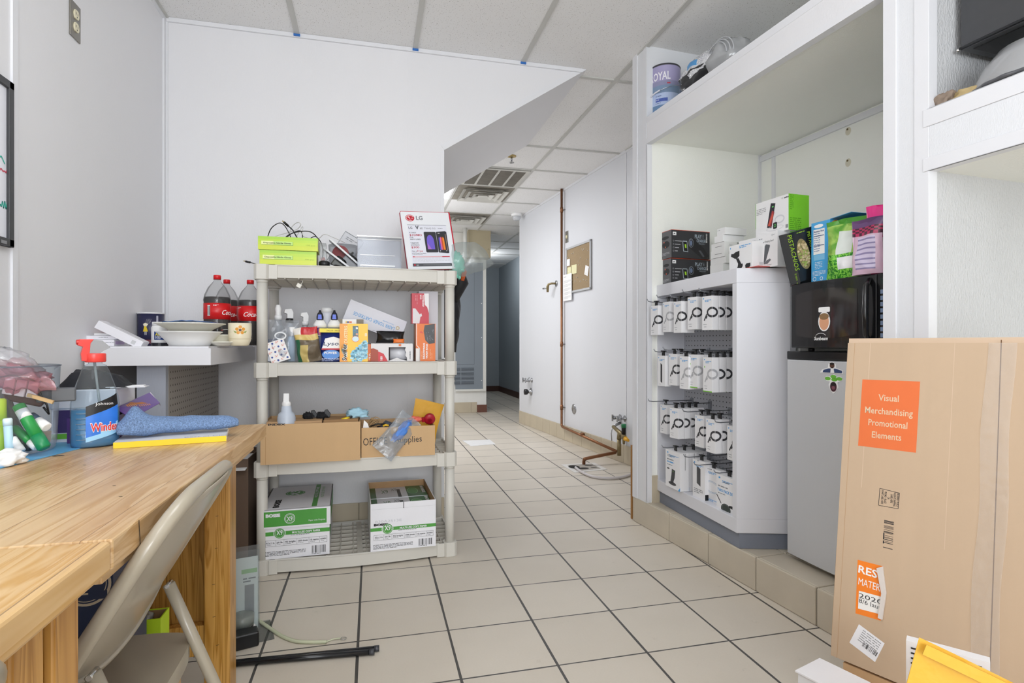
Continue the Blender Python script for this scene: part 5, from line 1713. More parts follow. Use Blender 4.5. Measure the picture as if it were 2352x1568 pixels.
# cleaner bottles
NVY = M('#1c2f78', 0.35)
gc = 'white and navy cleaner bottles'
for u, lb, yl in ((735, 'left-hand white cleaner bottle with a blue and black nozzle', 0.10), (768, 'right-hand white cleaner bottle with a blue and black nozzle, next to the duster box', 0.10)):
    p = sp(u, yl, Z2 + 0.001); h = hgt(p, 712)
    t = T(empty('cleaner_bottle', p, SHR), lb, 'bottle', gc)
    mb = MB(); mb.lathe([(0.030, 0), (0.032, 0.004), (0.032, h * 0.62), (0.030, h * 0.66)], NVY, seg=28, sy=0.7)
    s = SC_(mb, (0, 0, 0), 0.032, 0.0225, rad(-100), 0.0008); s.rect(-0.022, h * 0.545, 0.018, h * 0.07, WHITE, 1); s.rect(0.0, h * 0.52, 0.018, h * 0.12, M('#d76a94', 0.4), 1); s.tiny(-0.02, h * 0.50, 0.03, 2, 0.006, WHITE)
    mb.make('label', t)
    mb = MB(); mb.lathe([(0.0305, h * 0.655), (0.029, h * 0.72), (0.020, h * 0.79), (0.0135, h * 0.82)], WHITE, seg=28, sy=0.75); mb.make('shoulder', t)
    mb = MB(); mb.lathe([(0.015, h * 0.80), (0.0155, h * 0.87), (0.012, h * 0.93), (0.006, h * 0.96), (0.004, h), (0, h)], M('#2b2c33', 0.35), seg=20)
    S(mb, (-0.01, -0.0166, h * 0.82), (1, 0, 0), (0, 0, 1)).poly([(0.001, 0), (0.019, 0), (0.017, h * 0.09), (0.003, h * 0.09)], M('#2a50d0', 0.3), 1)
    mb.make('nozzle', t)
p = sp(751, 0.2, Z2 + 0.001); h = hgt(p, 707)
t = T(empty('wipes_bottle', p), 'plain white bottle standing behind the two cleaner bottles', 'bottle')
mb = MB(); mb.lathe([(0.03, 0), (0.031, 0.003), (0.031, h * 0.88), (0.024, h * 0.92)], M('#dfe1ea', 0.4), seg=28); mb.make('bottle_body', t)
mb = MB(); mb.lathe([(0.026, h * 0.91), (0.026, h), (0, h)], WHITE, seg=28); mb.make('cap', t)
# shrink-wrapped cleaner pack
p = sp(736, 0.03, Z2 + 0.001); w_ = shx(790, 0.03) - shx(736, 0.03)
t = T(empty('cleaner_pack', p, SHR), 'navy cleaner twin pack with a yellow VALUE 2 PACK band', 'pack')
mb = MB()
Xq = Matrix.Translation((w_ / 2, 0.03, 0))
h = hgt(p, 762)
mb.lathe([(w_ / 2 * 0.96, 0), (w_ / 2, 0.004), (w_ / 2, h)], NVY, X=Xq, seg=32, sy=0.5)
s = S(mb, (0, -0.0015, 0), (1, 0, 0), (0, 0, 1))
s.poly([(w_ * 0.05, h * 0.42), (w_ * 0.95, h * 0.42), (w_ * 0.95, h * 0.75), (w_ * 0.55, h * 0.84), (w_ * 0.2, h * 0.78)], WHITE, 1)
s.text('Lysol', w_ * 0.12, h * 0.55, h * 0.13, M('#152250', 0.4), 2, w=w_ * 0.72, shear=0.2, bold=0.01)
s.rect(w_ * 0.05, h * 0.40, w_ * 0.9, h * 0.05, RED, 2); s.ell(w_ * 0.45, h * 0.24, w_ * 0.38, h * 0.16, M('#3e86d8', 0.35), 1, 24); s.text('POWER', w_ * 0.16, h * 0.26, h * 0.08, WHITE, 3, w=w_ * 0.55, bold=0.03)
s.tiny(w_ * 0.06, h * 0.1, w_ * 0.8, 3, 0.005, M('#b9c4e4', 0.5))
mb.make('pack_body', t)
mb = MB(); mb.box(-0.004, -0.004, h - 0.002, w_, 0.06, h + 0.016, M('#ecd812', 0.35)); S(mb, (-0.004, -0.004, h - 0.002), (1, 0, 0), (0, 0, 1)).text('VALUE 2 PACK', 0.03, 0.005, 0.006, M('#7a6a10', 0.5), 1, w=w_ * 0.6, bold=0.02); mb.make('yellow_band', t)
# duster box
def dsw(f, w, d, h):
    s = f['front']
    OG, YL = M('#ee9a1e', 0.35), M('#f5c21e', 0.35)
    s.rect(0, 0, w * 0.28, h, OG); s.rect(w * 0.28, 0, w * 0.72, h, YL)
    s.text('DUSTERS', w * 0.27, h * 0.50, w * 0.11, M('#f6e6b0', 0.4), 2, w=h * 0.44, rot=PI / 2, bold=0.02)
    s.poly([(w * 0.03, h * 0.48), (w * 0.26, h * 0.45), (w * 0.2, h * 0.12), (w * 0.05, h * 0.3)], M('#7fc04a', 0.4), 1)
    s.text('Swiffer', w * 0.25, h * 0.03, w * 0.15, M('#f2f2e6', 0.4), 3, w=h * 0.45, rot=PI / 2, bold=0.10)
    s.text('Swiffer', w * 0.24, h * 0.035, w * 0.15, M('#1f1d1a', 0.4), 4, w=h * 0.44, rot=PI / 2, bold=0.03)
    LB = M('#a8dcee', 0.6)
    r = random.Random(5)
    for k in range(170):
        a, b = r.uniform(0.42, 0.97), r.uniform(0.03, 0.6)
        if b < 0.62 * (a - 0.1) + 0.04 and b > (a - 0.62) * 0.3:
            s.ell(w * min(a, 0.93), h * b, w * 0.07, h * 0.035, M(r.choice(('#a6dbef', '#bfe7f4', '#8fcde6')), 0.6), 2 + k % 3, 8)
    s.rect(w * 0.46, h * 0.66, w * 0.2, h * 0.28, M('#4fb2e0', 0.4), 1); s.ell(w * 0.56, h * 0.6, w * 0.12, h * 0.075, M('#cfe6ee', 0.4), 3); s.ring(w * 0.56, h * 0.6, w * 0.13, h * 0.08, 0.0015, M('#e8683c', 0.4), 4)
    for k in range(3): s.rect(w * 0.57, h * (0.7 + 0.08 * k), w * 0.07, h * 0.05, M(('#e8a88a', '#7a7f86', '#f3f0e6')[k], 0.5), 2)
    s.text('10', w * 0.97, h * 0.68, w * 0.085, WHITE, 2, rot=PI / 2, bold=0.02)
sbox('duster_box', 'yellow and orange duster box standing in the middle of the second deck', 'box', 780, 845, 743, 0.0, Z2, 0.045, M('#f3be20', 0.35), dsw)
# pencil box behind
t = T(empty('pencil_box', sp(776, 0.10, Z2 + 0.001), SHR), 'open brown and white box with a strip of colour swatches behind the duster box', 'box')
w_ = shx(835, 0.1) - shx(776, 0.1); h = hgt(sp(776, 0.1, Z2), 733)
mb = MB(); mb.open_box(0, 0, 0, w_, 0.07, h, 0.002, M('#8d8374', 0.6)); mb.make('box_body', t)
mb = MB(); mb.box(w_ * 0.18, -0.004, 0, w_ * 0.72, -0.001, h * 1.0, WHITE); s = S(mb, (w_ * 0.18, -0.0042, 0), (1, 0, 0), (0, 0, 1))
for k, c_ in enumerate(('#e2bc3a', '#2a3a8a', '#e08a3a', '#e46a2c')): s.rect(w_ * (0.12 + 0.06 * k), h * 0.91, w_ * 0.06, h * 0.04, M(c_, 0.4), 1)
mb.make('swatch_card', t)
# toner carton, leaning
q = sp(806, 0.165, 1.0); q.z = 1 + (HY - 687) / FPX * depth(q)
Lt, Ht = 0.285, 0.105
t = T(empty('toner_box', q, Euler((0, 0, 0))), 'long white toner cartridge box leaning down to the right, its blue lettering upside down', 'box')
t.rotation_euler = (Matrix.Rotation(SHR, 3, 'Z') @ Matrix.Rotation(rad(21.5), 3, 'Y')).to_euler()
mb = MB(); mb.box(0, 0, -Ht, Lt, 0.09, 0, M('#dcdce4', 0.45))
s = S(mb, (Lt, -0.0004, 0), (-1, 0, 0), (0, 0, -1)); s.n = Vector((0, -1, 0))
BT = M('#5aa0d6', 0.5)
s.text('LASER TONER CARTRIDGE', 0.045, 0.048, 0.017, BT, 1, w=0.205, bold=0.01); s.text('Premium Compatible', 0.055, 0.036, 0.006, BT, 1, w=0.055)
s.ell(0.032, 0.046, 0.009, 0.009, M('#b59a6a', 0.4), 1); s.ell(0.032, 0.046, 0.006, 0.006, M('#e3dccb', 0.4), 2); s.ring(0.13, Ht - 0.001, 0.008, 0.006, 0.0008, GREY, 1, 12, PI, 2 * PI)
mb.make('carton_body', t, bevel=0.0008)
# torn white bag box, small orange box, black bag
ORB = M('#e2742a', 0.4)
def d70(f, w, d, h): f['front'].text('70', w * 0.85, h * 0.1, w * 0.5, WHITE, 1, rot=PI / 2)
sbox('bag_box', 'narrow orange bag box marked 70, partly behind the duster box', 'box', 838, 862, 790, 0.03, Z2, 0.1, ORB, d70)
p = sp(852, 0.012, Z2 + 0.001); w_ = shx(948, 0.012) - shx(852, 0.012); h = hgt(p, 788)
t = T(empty('bag_box', p, SHR), 'white and red bag box marked 160 with a torn open front on the second deck', 'box')
mb = MB()
CWB = M('#dedcdc', 0.45)
mb.box(0, 0.0, h * 0.78, w_, 0.003, h, CWB); mb.box(0, 0, 0, w_ * 0.42, 0.003, h * 0.78, CWB); mb.box(w_ * 0.86, 0, 0, w_, 0.003, h * 0.78, CWB); mb.box(0, 0, h - 0.002, w_, 0.12, h, CWB)
mb.box(0, 0.003, 0, 0.003, 0.12, h, CWB); mb.box(w_ - 0.003, 0.003, 0, w_, 0.12, h, CWB); mb.box(0, 0.117, 0, w_, 0.12, h, CWB); mb.box(0, 0, 0, w_, 0.12, 0.002, CWB)
mb.prism([(w_ * 0.42, 0.002), (w_ * 0.5, h * 0.1), (w_ * 0.62, h * 0.2), (w_ * 0.72, h * 0.1), (w_ * 0.86, 0.002)], -0.003, 0.0, CWB, X=XZ)
mb.prism([(w_ * 0.86, h * 0.78), (w_ * 0.86, h * 0.2), (w_ * 0.82, h * 0.32), (w_ * 0.84, h * 0.5), (w_ * 0.81, h * 0.62), (w_ * 0.83, h * 0.78)], -0.003, 0.0, CWB, X=XZ)
s = S(mb, (0, -0.0005, 0), (1, 0, 0), (0, 0, 1))
s.poly([(0, 0), (w_ * 0.17, 0), (w_ * 0.17, h * 0.62), (w_ * 0.06, h * 0.72), (0, h * 0.7)], M('#a8452c', 0.45), 1)
s.poly([(w_ * 0.17, 0), (w_ * 0.40, 0), (w_ * 0.3, h * 0.42), (w_ * 0.17, h * 0.55)], M('#cf2430', 0.4), 1); s.text('160', w_ * 0.27, h * 0.06, h * 0.12, WHITE, 2, rot=PI / 2, bold=0.03)
s.text('HIGHMARK', w_ * 0.95, h * 0.12, h * 0.07, M('#6a6a6e', 0.5), 1, w=h * 0.45, rot=PI / 2, bold=0.02); s.rect(w_ * 0.66, h * 0.84, w_ * 0.06, h * 0.12, ORB, 1)
mb.make('carton_body', t)
mb = MB(); mb.cyl((w_ * 0.46, 0.05, h * 0.42), (w_ * 0.92, 0.05, h * 0.42), h * 0.36, M('#d5d6dc', 0.35), 26); mb.make('bag_roll', t)
p = sp(897, 0.05, Z2 + h + 0.003)
mb = MB(); pouch(mb, 0.13, 0.055, 0.07, M('#1b1b1d', 0.25), seed=12, amp=0.014, top=0.7)
T(mb.make('trash_bag', loc=p + Vector((0, 0, 0.0)), rot=(0, 0, SHR)), 'black plastic trash bag bunched on top of the torn white box', 'bag')
mb = MB(); pouch(mb, 0.05, 0.02, 0.02, ORB, seed=2, amp=0.006, top=0.8)
T(mb.make('orange_wrapper', loc=sp(916, 0.015, Z2 + h + 0.002), rot=SHR), 'torn piece of orange wrapper beside the black trash bag', 'wrapper')
# orange trash bag box
def dor(f, w, d, h):
    s = f['front']
    s.rect(0, 0, w * 0.22, h * 0.34, M('#e8e4e0', 0.5)); s.line([(w * 0.04, h), (w * 0.04, h * 0.42), (w * 0.2, h * 0.34), (w * 0.2, 0)], w * 0.03, M('#f2f0ee', 0.5))
    r = random.Random(4)
    s.poly([(w * 0.45, h * 0.96), (w * 0.97, h), (w * 0.97, h * 0.48), (w * 0.66, h * 0.46), (w * 0.48, h * 0.56), (w * 0.40, h * 0.8)], M('#2a292b', 0.3), 1)
    for k in range(14):
        x, y = w * r.uniform(0.5, 0.9), h * r.uniform(0.55, 0.9); s.line([(x, y), (x + w * r.uniform(0.01, 0.06), y + h * r.uniform(-0.08, 0.02))], 0.0012, M('#8f9096', 0.4), 2)
    s.poly([(w * 0.2, h * 0.76), (w * 0.42, h * 0.74), (w * 0.25, h * 0.81)], M('#d2483c', 0.4), 2)
    s.text('DRAWSTRING', w * 0.46, h * 0.06, w * 0.09, WHITE, 2, w=h * 0.42, rot=PI / 2, bold=0.03); s.text('TRASH BAGS', w * 0.60, h * 0.06, w * 0.09, WHITE, 2, w=h * 0.40, rot=PI / 2, bold=0.03); s.text('LARGE', w * 0.34, h * 0.06, w * 0.06, M('#f4c9a6', 0.5), 2, w=h * 0.2, rot=PI / 2)
    s.tiny(w * 0.75, h * 0.06, h * 0.26, 2, w * 0.08, M('#f4c9a6', 0.5), rot=PI / 2, fill=0.2)
    f['left'].rect(0.0, 0, d, h, M('#b98a70', 0.5))
o, ho = sbox('trash_bag_box', 'orange drawstring trash bag box at the right end of the second deck', 'box', 955, 1000, 743, 0.03, Z2, 0.085, ORB, dor)
def dred(f, w, d, h):
    s = f['front']
    s.rect(w * 0.0, 0, w, h, M('#bf3040', 0.4)); s.poly([(w * 0.72, h), (w, h), (w, h * 0.35), (w * 0.9, h * 0.55), (w * 0.76, h * 0.62)], M('#e6e3e3', 0.5), 2)
    s.poly([(w * 0.05, 0.001), (w * 0.44, 0.001), (w * 0.5, h * 0.22), (w * 0.6, h * 0.25), (w * 0.56, h * 0.34), (w * 0.45, h * 0.31), (w * 0.2, h * 0.5), (w * 0.05, h * 0.5)], M('#d8d4d6', 0.45), 2)
    s.text('WASTEBASKET', w * 0.62, h * 0.95, w * 0.09, WHITE, 3, w=h * 0.40, rot=-PI / 2, bold=0.02); s.text('BAGS', w * 0.48, h * 0.95, w * 0.09, WHITE, 3, w=h * 0.15, rot=-PI / 2, bold=0.02); s.tiny(w * 0.3, h * 0.94, h * 0.3, 2, w * 0.08, M('#e8b8bc', 0.5), 3, rot=-PI / 2, fill=0.2)
o, hr = sbox('trash_bag_box', 'red and white wastebasket bag box standing on the orange box', 'box', 946, 985, 673, 0.05, Z2 + ho + 0.001, 0.06, M('#bf3040', 0.4), dred)
sbox('tall_carton', 'plain white tall carton behind the red and orange bag boxes', 'box', 962, 1006, 668, 0.14, Z2, 0.12, M('#d4d4da', 0.5))

# ================= third deck =================
CB1 = M('#caa77c', 0.8, var=0.05, scale=3, bump=0.08, bscale=160, stretch=(6, 6, 0.5))
p = sp(598, -0.035, Z3 + 0.002); w_ = shx(828, -0.035) - shx(598, -0.035); h = hgt(p, 976)
t = T(empty('cardboard_box', p, SHR), 'wide open cardboard box at the left of the third deck, overhanging the front', 'box')
mb = MB(); mb.open_box(0, 0, 0, w_, 0.32, h, 0.004, CB1)
s = S(mb, (0, 0, 0), (1, 0, 0), (0, 0, 1)); s.line([(0.02, 0), (0.02, h)], 0.0012, M('#a9804e', 0.8)); s.text('INDEX', 0.03, h - 0.004, 0.008, INK, 1, w=0.07, bold=0.04)
mb.make('box_body', t)
mb = MB(); mb.box(0.02, 0.03, h * 0.80, w_ * 0.6, 0.15, h * 1.04, BOARD); mb.box(w_ * 0.62, 0.03, h * 0.7, w_ - 0.01, 0.16, h * 1.05, BOARD_IN); mb.make('inner_cartons', t)
OC, OW, OH = p, w_, h
p2 = sp(830, -0.012, Z3 + 0.002); w2 = shx(999, -0.012) - shx(830, -0.012); h2 = hgt(p2, 983)
t = T(empty('cardboard_box', p2, SHR), 'cardboard box hand-lettered OFFICE Supplies on the third deck', 'box')
mb = MB(); mb.open_box(0, 0, 0, w2, 0.30, h2, 0.004, CB1)
s = S(mb, (0, 0, 0), (1, 0, 0), (0, 0, 1))
MK = M('#2c2a2a', 0.6)
s.text('OFFICE', 0.008, h2 * 0.42, h2 * 0.26, MK, 1, w=0.105, rot=0.02, bold=0.0); s.text('Supplies', 0.155, h2 * 0.44, h2 * 0.22, MK, 1, w=0.115, rot=0.04, bold=0.0)
s.rect(0.13, 0.0, 0.03, 0.012, M('#b79d80', 0.4), 1)
mb.make('box_body', t)

def inbox(base, x, y, z):
    c, s_ = math.cos(SHR), math.sin(SHR)
    return Vector((base.x + x * c - y * s_, base.y + x * s_ + y * c, base.z + z))
# items in the left box
p = inbox(OC, 0.115, 0.022, OH * 0.86 - 0.0)
q = sp(658, 0.012, 1.0)
t = T(empty('spray_bottle', Vector((q.x, q.y, OC.z + 0.004)), SHR), 'translucent white spray bottle standing in the wide cardboard box', 'bottle')
hb = hgt(Vector((q.x, q.y, OC.z + 0.004)), 903)
mb = MB(); mb.lathe([(0.036, 0), (0.038, 0.004), (0.038, hb * 0.64), (0.033, hb * 0.70), (0.023, hb * 0.73), (0.021, hb * 0.80), (0.016, hb * 0.83)], M('#c6cfdd', 0.35), seg=28); mb.make('bottle_body', t)
mb = MB(); mb.lathe([(0.0185, hb * 0.815), (0.019, hb * 0.85), (0.015, hb * 0.88)], WHITE, seg=24); mb.prism([(-0.012, hb * 0.87), (0.012, hb * 0.87), (0.011, hb), (-0.011, hb)], -0.010, 0.012, WHITE, X=XZ); mb.make('nozzle', t, bevel=0.001)
q = sp(641, 0.06, 1.0)
t = T(empty('small_bottle', Vector((q.x, q.y, OC.z + 0.12))), 'small white bottle cap just left of the translucent spray bottle', 'bottle')
mb = MB(); mb.lathe([(0.012, -0.10), (0.012, 0.0)], M('#dcdce0', 0.5), seg=20); mb.make('bottle_body', t)
mb = MB(); mb.lathe([(0.0115, 0.0), (0.0115, 0.035), (0, 0.036)], WHITE, seg=20); mb.make('cap', t)
carton('black_box', 'slanted black slab behind the spray bottle in the wide cardboard box', 'box', inbox(OC, 0.13, 0.12, OH * 0.55), 0.07, 0.02, 0.10, Euler((0, rad(42), SHR)), M('#2b2c30', 0.4))
for u, lb in ((715, 'black bristle brush lying between the spray bottle and the yellow tool'), (746, 'second black bristle brush, nearer the pale blue mask')):
    q = sp(u, 0.07, OC.z + OH + 0.015)
    t = T(empty('brush', q, SHR), lb, 'brush', 'black brushes in the wide cardboard box')
    mb = MB(); blob(mb, (-0.012, 0, 0.004), (0.024, 0.014, 0.016), M('#17171a', 0.9), int(u), 0.6, 5, flat=False); mb.make('bristles', t)
    mb = MB(); mb.prism([(-0.006, -0.004), (0.022, -0.004), (0.026, 0.012), (0.012, 0.032), (0.0, 0.03)], -0.006, 0.006, M('#232428', 0.35), X=XZ); mb.make('handle', t, bevel=0.002)
q = sp(790, 0.01, OC.z + OH + 0.004)
t = T(empty('utility_knife', q, SHR), 'yellow-tipped hand tool on the rim of the wide cardboard box', 'tool')
mb = MB(); mb.tube([(-0.012, 0, 0.0), (0.01, 0.0, 0.004), (0.022, 0.01, 0.008)], [0.006, 0.009, 0.005], M('#e4c41f', 0.35), 12); mb.make('yellow_tip', t)
mb = MB(); mb.tube([(0.018, 0.01, 0.008), (0.05, 0.03, 0.01)], [0.006, 0.006], BLACK, 10); mb.make('handle', t)
PB = M('#a8cfe0', 0.7, var=0.08)
q = sp(820, 0.05, OC.z + OH + 0.01)
mb = MB(); blob(mb, (0, 0, 0.014), (0.046, 0.03, 0.026), PB, 7, 0.55, 3); T(mb.make('face_mask', loc=q, rot=SHR), 'pale blue crumpled face masks between the two cardboard boxes', 'mask')
# office box contents
mb = MB()
for k in range(7):
    mb.tube([(0.02 * math.cos(a) + 0.004 * k, 0.012 * math.sin(a), 0.02 + 0.018 * math.sin(a * 1.0 + k) + k * 0.002) for a in [2 * PI * j / 14 for j in range(14)]], 0.0022, M('#a98a62', 0.8), 6, closed=True)
T(mb.make('twine', loc=inbox(p2, 0.045, 0.05, h2 - 0.01), rot=SHR), 'small coil of brown twine in the office box', 'twine')
mb = MB(); mb.prism([(0, 0), (0.03, 0.004), (0.022, 0.03), (0.006, 0.045)], 0, 0.002, WHITE, X=XZ); T(mb.make('paper_scrap', loc=inbox(p2, 0.006, 0.02, h2 - 0.012), rot=SHR), 'white folded paper corner at the left of the office box', 'paper')
mb = MB(); blob(mb, (0, 0, 0), (0.06, 0.05, 0.03), M('#4a4f5a', 0.4, var=0.4, scale=30), 3, 0.4); T(mb.make('cord_bundle', loc=inbox(p2, 0.13, 0.09, h2 - 0.02), rot=SHR), 'dark bundle of cords lying in the office box', 'cords')
mb = MB(); mb.tube([(0, 0, 0), (0.03, -0.004, 0.01), (0.07, 0, 0.008)], 0.003, BLACK, 8); T(mb.make('cable', loc=inbox(p2, 0.04, 0.02, h2 + 0.004), rot=SHR), 'short black cable over the front of the office box', 'cable')
mb = MB(); mb.tube([(0, 0, 0), (0.012, 0.0, 0.004), (0.026, 0, 0.001)], 0.005, M('#e0b42c', 0.4), 8); T(mb.make('yellow_clip', loc=inbox(p2, 0.095, 0.012, h2 + 0.004), rot=SHR), 'small yellow clip at the rim of the office box', 'clip')
YE = M('#dba42c', 0.55, var=0.08, scale=20, bump=0.3, bscale=40)
q = sp(930, 0.13, 1.0); q.z = p2.z + 0.05
mb = MB(); pouch(mb, 0.145, 0.19, 0.012, YE, seed=6, amp=0.004, top=0.8)
T(mb.make('padded_envelope', loc=q + Vector((0.075, 0, 0.0)), rot=(0, rad(14), SHR)), 'yellow padded envelope standing up in the office box', 'envelope')
q = inbox(p2, w2 - 0.018, 0.05, h2 + 0.024)
t = T(empty('tape_dispenser', q, (rad(20), 0, SHR)), 'dark red rounded tape dispenser at the right end of the office box', 'dispenser')
mb = MB(); mb.lathe([(0.0, -0.012), (0.02, -0.012), (0.026, -0.008), (0.026, 0.008), (0.02, 0.012), (0, 0.012)], M('#a8182c', 0.3), X=Matrix.Rotation(PI / 2, 4, 'X'), seg=28); mb.box(-0.036, -0.009, -0.012, -0.01, 0.009, 0.006, M('#a8182c', 0.3)); mb.make('shell', t)
mb = MB(); mb.cyl((0, -0.0135, 0), (0, -0.0115, 0), 0.009, M('#861020', 0.3), 20); mb.make('hub', t)
mb = MB(); blob(mb, (0, 0, 0), (0.035, 0.02, 0.016), M('#e8705c', 0.5), 3, 0.4); T(mb.make('pink_wrapper', loc=inbox(p2, w2 - 0.085, 0.06, h2 + 0.02), rot=SHR), 'coral pink wrapper in the office box beside the dark red dispenser', 'wrapper')
# zip bag draped over the office box front
q = inbox(p2, 0.14, -0.012, h2 - 0.055)
bg = T(empty('zip_bag', q, Euler((rad(-12), rad(43), SHR))), 'clear zip bag with something blue inside, draped over the front of the office box', 'bag')
mb = MB(); pouch(mb, 0.115, 0.21, 0.03, clear('#eef2f8', 0.86, 0.3, 0.08), seed=15, amp=0.010, top=0.5, X=Matrix.Translation((0, 0, -0.08))); mb.make('bag_film', bg)
mb = MB(); blob(mb, (0.005, 0.0, 0.055), (0.022, 0.010, 0.055), M('#4f86d8', 0.5, var=0.1), 5, 0.4, 2.5, flat=False); mb.make('blue_filling', bg)

# ================= bottom deck: copy paper cartons =================
GR = M('#4d9b3f', 0.4)
PW = M('#e9e9ee', 0.4)
def front_print(s, w, h, low=True):
    hb_ = h
    s.rect(0, hb_ * 0.62, w, hb_ * 0.105, GR, 1)
    s.ell(w * 0.255, hb_ * 0.675, w * 0.088, w * 0.088, PW, 2, 28); s.ell(w * 0.255, hb_ * 0.675, w * 0.078, w * 0.078, GR, 3, 28); s.ring(w * 0.255, hb_ * 0.675, w * 0.066, w * 0.066, 0.001, PW, 4)
    s.text('X9', w * 0.255, hb_ * 0.635, w * 0.075, PW, 5, al='c', w=w * 0.09, bold=0.02)
    s.text('MULTI-USE COPY PAPER', w * 0.44, hb_ * 0.645, hb_ * 0.055, PW, 3, w=w * 0.42, bold=0.03)
    s.tiny(w * 0.42, hb_ * 0.595, w * 0.46, 1, 0.004, INK, 2)
    # spec table
    y0_, th = hb_ * 0.34, hb_ * 0.16
    for a in ((0.05, 0), (0.05, 1)): s.line([(w * 0.05, y0_ + th * a[1]), (w * 0.96, y0_ + th * a[1])], 0.0008, INK, 2)
    cells = ((0.05, '8.5 x 11 in.'), (0.20, '20 lb.'), (0.32, '92 bright'), (0.51, '5000 sheets'), (0.69, '10 reams'), (0.85, '0X9001'), (0.96, ''))
    for (x_, tt), nx_ in zip(cells, [c[0] for c in cells[1:]] + [1]):
        s.line([(w * x_, y0_), (w * x_, y0_ + th)], 0.0008, INK, 2)
        if tt: s.text(tt, w * (x_ + nx_) / 2, y0_ + th * 0.45, th * 0.28, INK, 2, al='c', w=w * (nx_ - x_) * 0.8, bold=0.02); s.tiny(w * (x_ + 0.02), y0_ + th * 0.25, w * (nx_ - x_) * 0.7, 1, 0.003, INK, 2)
    s.tiny(w * 0.04, hb_ * 0.19, w * 0.6, 4, 0.0055, INK, 2, fill=0.35)
    s.bars(w * 0.73, hb_ * 0.07, w * 0.21, hb_ * 0.2, INK, 2); s.tiny(w * 0.73, hb_ * 0.045, w * 0.22, 1, 0.004, INK, 2)
p = sp(601.5, 0.015, Z4 + 0.004); w_ = shx(757, 0.015) - shx(601.5, 0.015)
hT = hgt(p, 1172)
t = T(empty('paper_carton', p, SHR), 'white and green copy paper carton, lid on, left on the bottom deck', 'box', 'copy paper cartons')
D_ = 0.40
mb = MB(); mb.box(0, 0, 0, w_, D_, hT * 0.8, PW); f = faces(mb, w_, D_, hT * 0.8)
front_print(f['front'], w_, hT * 0.76); f['right'].rect(0, hT * 0.8 * 0.62, D_, hT * 0.085, GR, 1); f['right'].rect(0.05, hT * 0.25, 0.1, 0.05, GR, 1)
mb.make('carton_body', t, bevel=0.001)
lh = hT * 0.38
mb = MB(); mb.open_box(-0.004, -0.004, hT - lh, w_ + 0.004, D_ + 0.004, hT, 0.003, PW)
mb.box(-0.004, -0.004, hT - 0.003, w_ + 0.004, D_ + 0.004, hT, PW)
s = S(mb, (-0.004, -0.004, hT - lh), (1, 0, 0), (0, 0, 1))
s.rect(w_ * 0.04, lh * 0.1, w_ * 0.93, lh * 0.8, GR, 1); s.text('BOISE', w_ * 0.07, lh * 0.62, lh * 0.16, PW, 2, w=w_ * 0.21, bold=0.07)
s.ell(w_ * 0.42, lh * 0.48, w_ * 0.08, w_ * 0.08, PW, 2, 28); s.ell(w_ * 0.42, lh * 0.48, w_ * 0.072, w_ * 0.072, GR, 3, 28); s.ring(w_ * 0.42, lh * 0.48, w_ * 0.062, w_ * 0.062, 0.001, PW, 4); s.text('X9', w_ * 0.42, lh * 0.36, w_ * 0.07, PW, 5, al='c', w=w_ * 0.085, bold=0.02); s.text('Paper with Purpose', w_ * 0.70, lh * 0.26, lh * 0.09, PW, 2, w=w_ * 0.25)
s = S(mb, (-0.004, -0.004, hT), (1, 0, 0), (0, 1, 0))
s.rect(w_ * 0.74, 0.012, w_ * 0.08, D_, GR, 1); s.text('BOISE', w_ * 0.24, 0.03, w_ * 0.085, INK, 1, w=0.13, rot=PI / 2, bold=0.07)
s.ell(w_ * 0.42, 0.27, w_ * 0.16, w_ * 0.16, GR, 1, 30); s.ring(w_ * 0.42, 0.27, w_ * 0.14, w_ * 0.14, 0.002, PW, 2); s.text('X9', w_ * 0.49, 0.22, w_ * 0.16, PW, 2, w=0.10, rot=PI / 2, bold=0.02)
s.text('MULTI-USE COPY PAPER', w_ * 0.80, 0.16, w_ * 0.05, PW, 2, w=0.2, rot=PI / 2, bold=0.02); s.text('MULTI-USE COPY PAPER', w_ * 0.90, 0.16, w_ * 0.05, M('#7fb874', 0.5), 2, w=0.2, rot=PI / 2)
s = S(mb, (w_ + 0.004, -0.004, hT - lh), (0, 1, 0), (0, 0, 1)); s.rect(0.02, lh * 0.1, D_ * 0.9, lh * 0.8, GR, 1); s.ell(0.16, lh * 0.5, 0.03, 0.03, PW, 2); s.ell(0.16, lh * 0.5, 0.027, 0.027, GR, 3)
mb.make('lid', t, bevel=0.0015)
p = sp(851, -0.02, Z4 + 0.006); w_ = shx(1001, -0.02) - shx(851, -0.02); hT = hgt(p, 1158)
t = T(empty('paper_carton', p, SHR), 'open white copy paper carton with green reams inside, at the right of the bottom deck', 'box', 'copy paper cartons')
mb = MB(); D_ = 0.42
mb.box(0, 0, 0, w_, D_, 0.003, PW); mb.box(0, 0, 0.003, w_, 0.003, hT, PW); mb.box(0, D_ - 0.003, 0.003, w_, D_, hT, PW); mb.box(0, 0.003, 0.003, 0.003, D_ - 0.003, hT, PW); mb.box(w_ - 0.003, 0.003, 0.003, w_, D_ - 0.003, hT, PW)
for a_ in ((0.0032, 0.0032, w_ - 0.0032, 0.0038), (0.0032, D_ - 0.0045, w_ - 0.0032, D_ - 0.0036), (0.0032, 0.004, 0.0038, D_ - 0.005), (w_ - 0.0038, 0.004, w_ - 0.0032, D_ - 0.005)):
    mb.box(a_[0], a_[1], 0.01, a_[2], a_[3], hT - 0.001, BOARD)
s = S(mb, (0, 0, 0), (1, 0, 0), (0, 0, 1)); front_print(s, w_, hT * 0.68); s.rect(0, hT * 0.88, w_, 0.0008, LGREY, 2); s.line([(w_ * 0.50, hT * 0.87), (w_ * 0.50, hT)], 0.003, INK, 2)
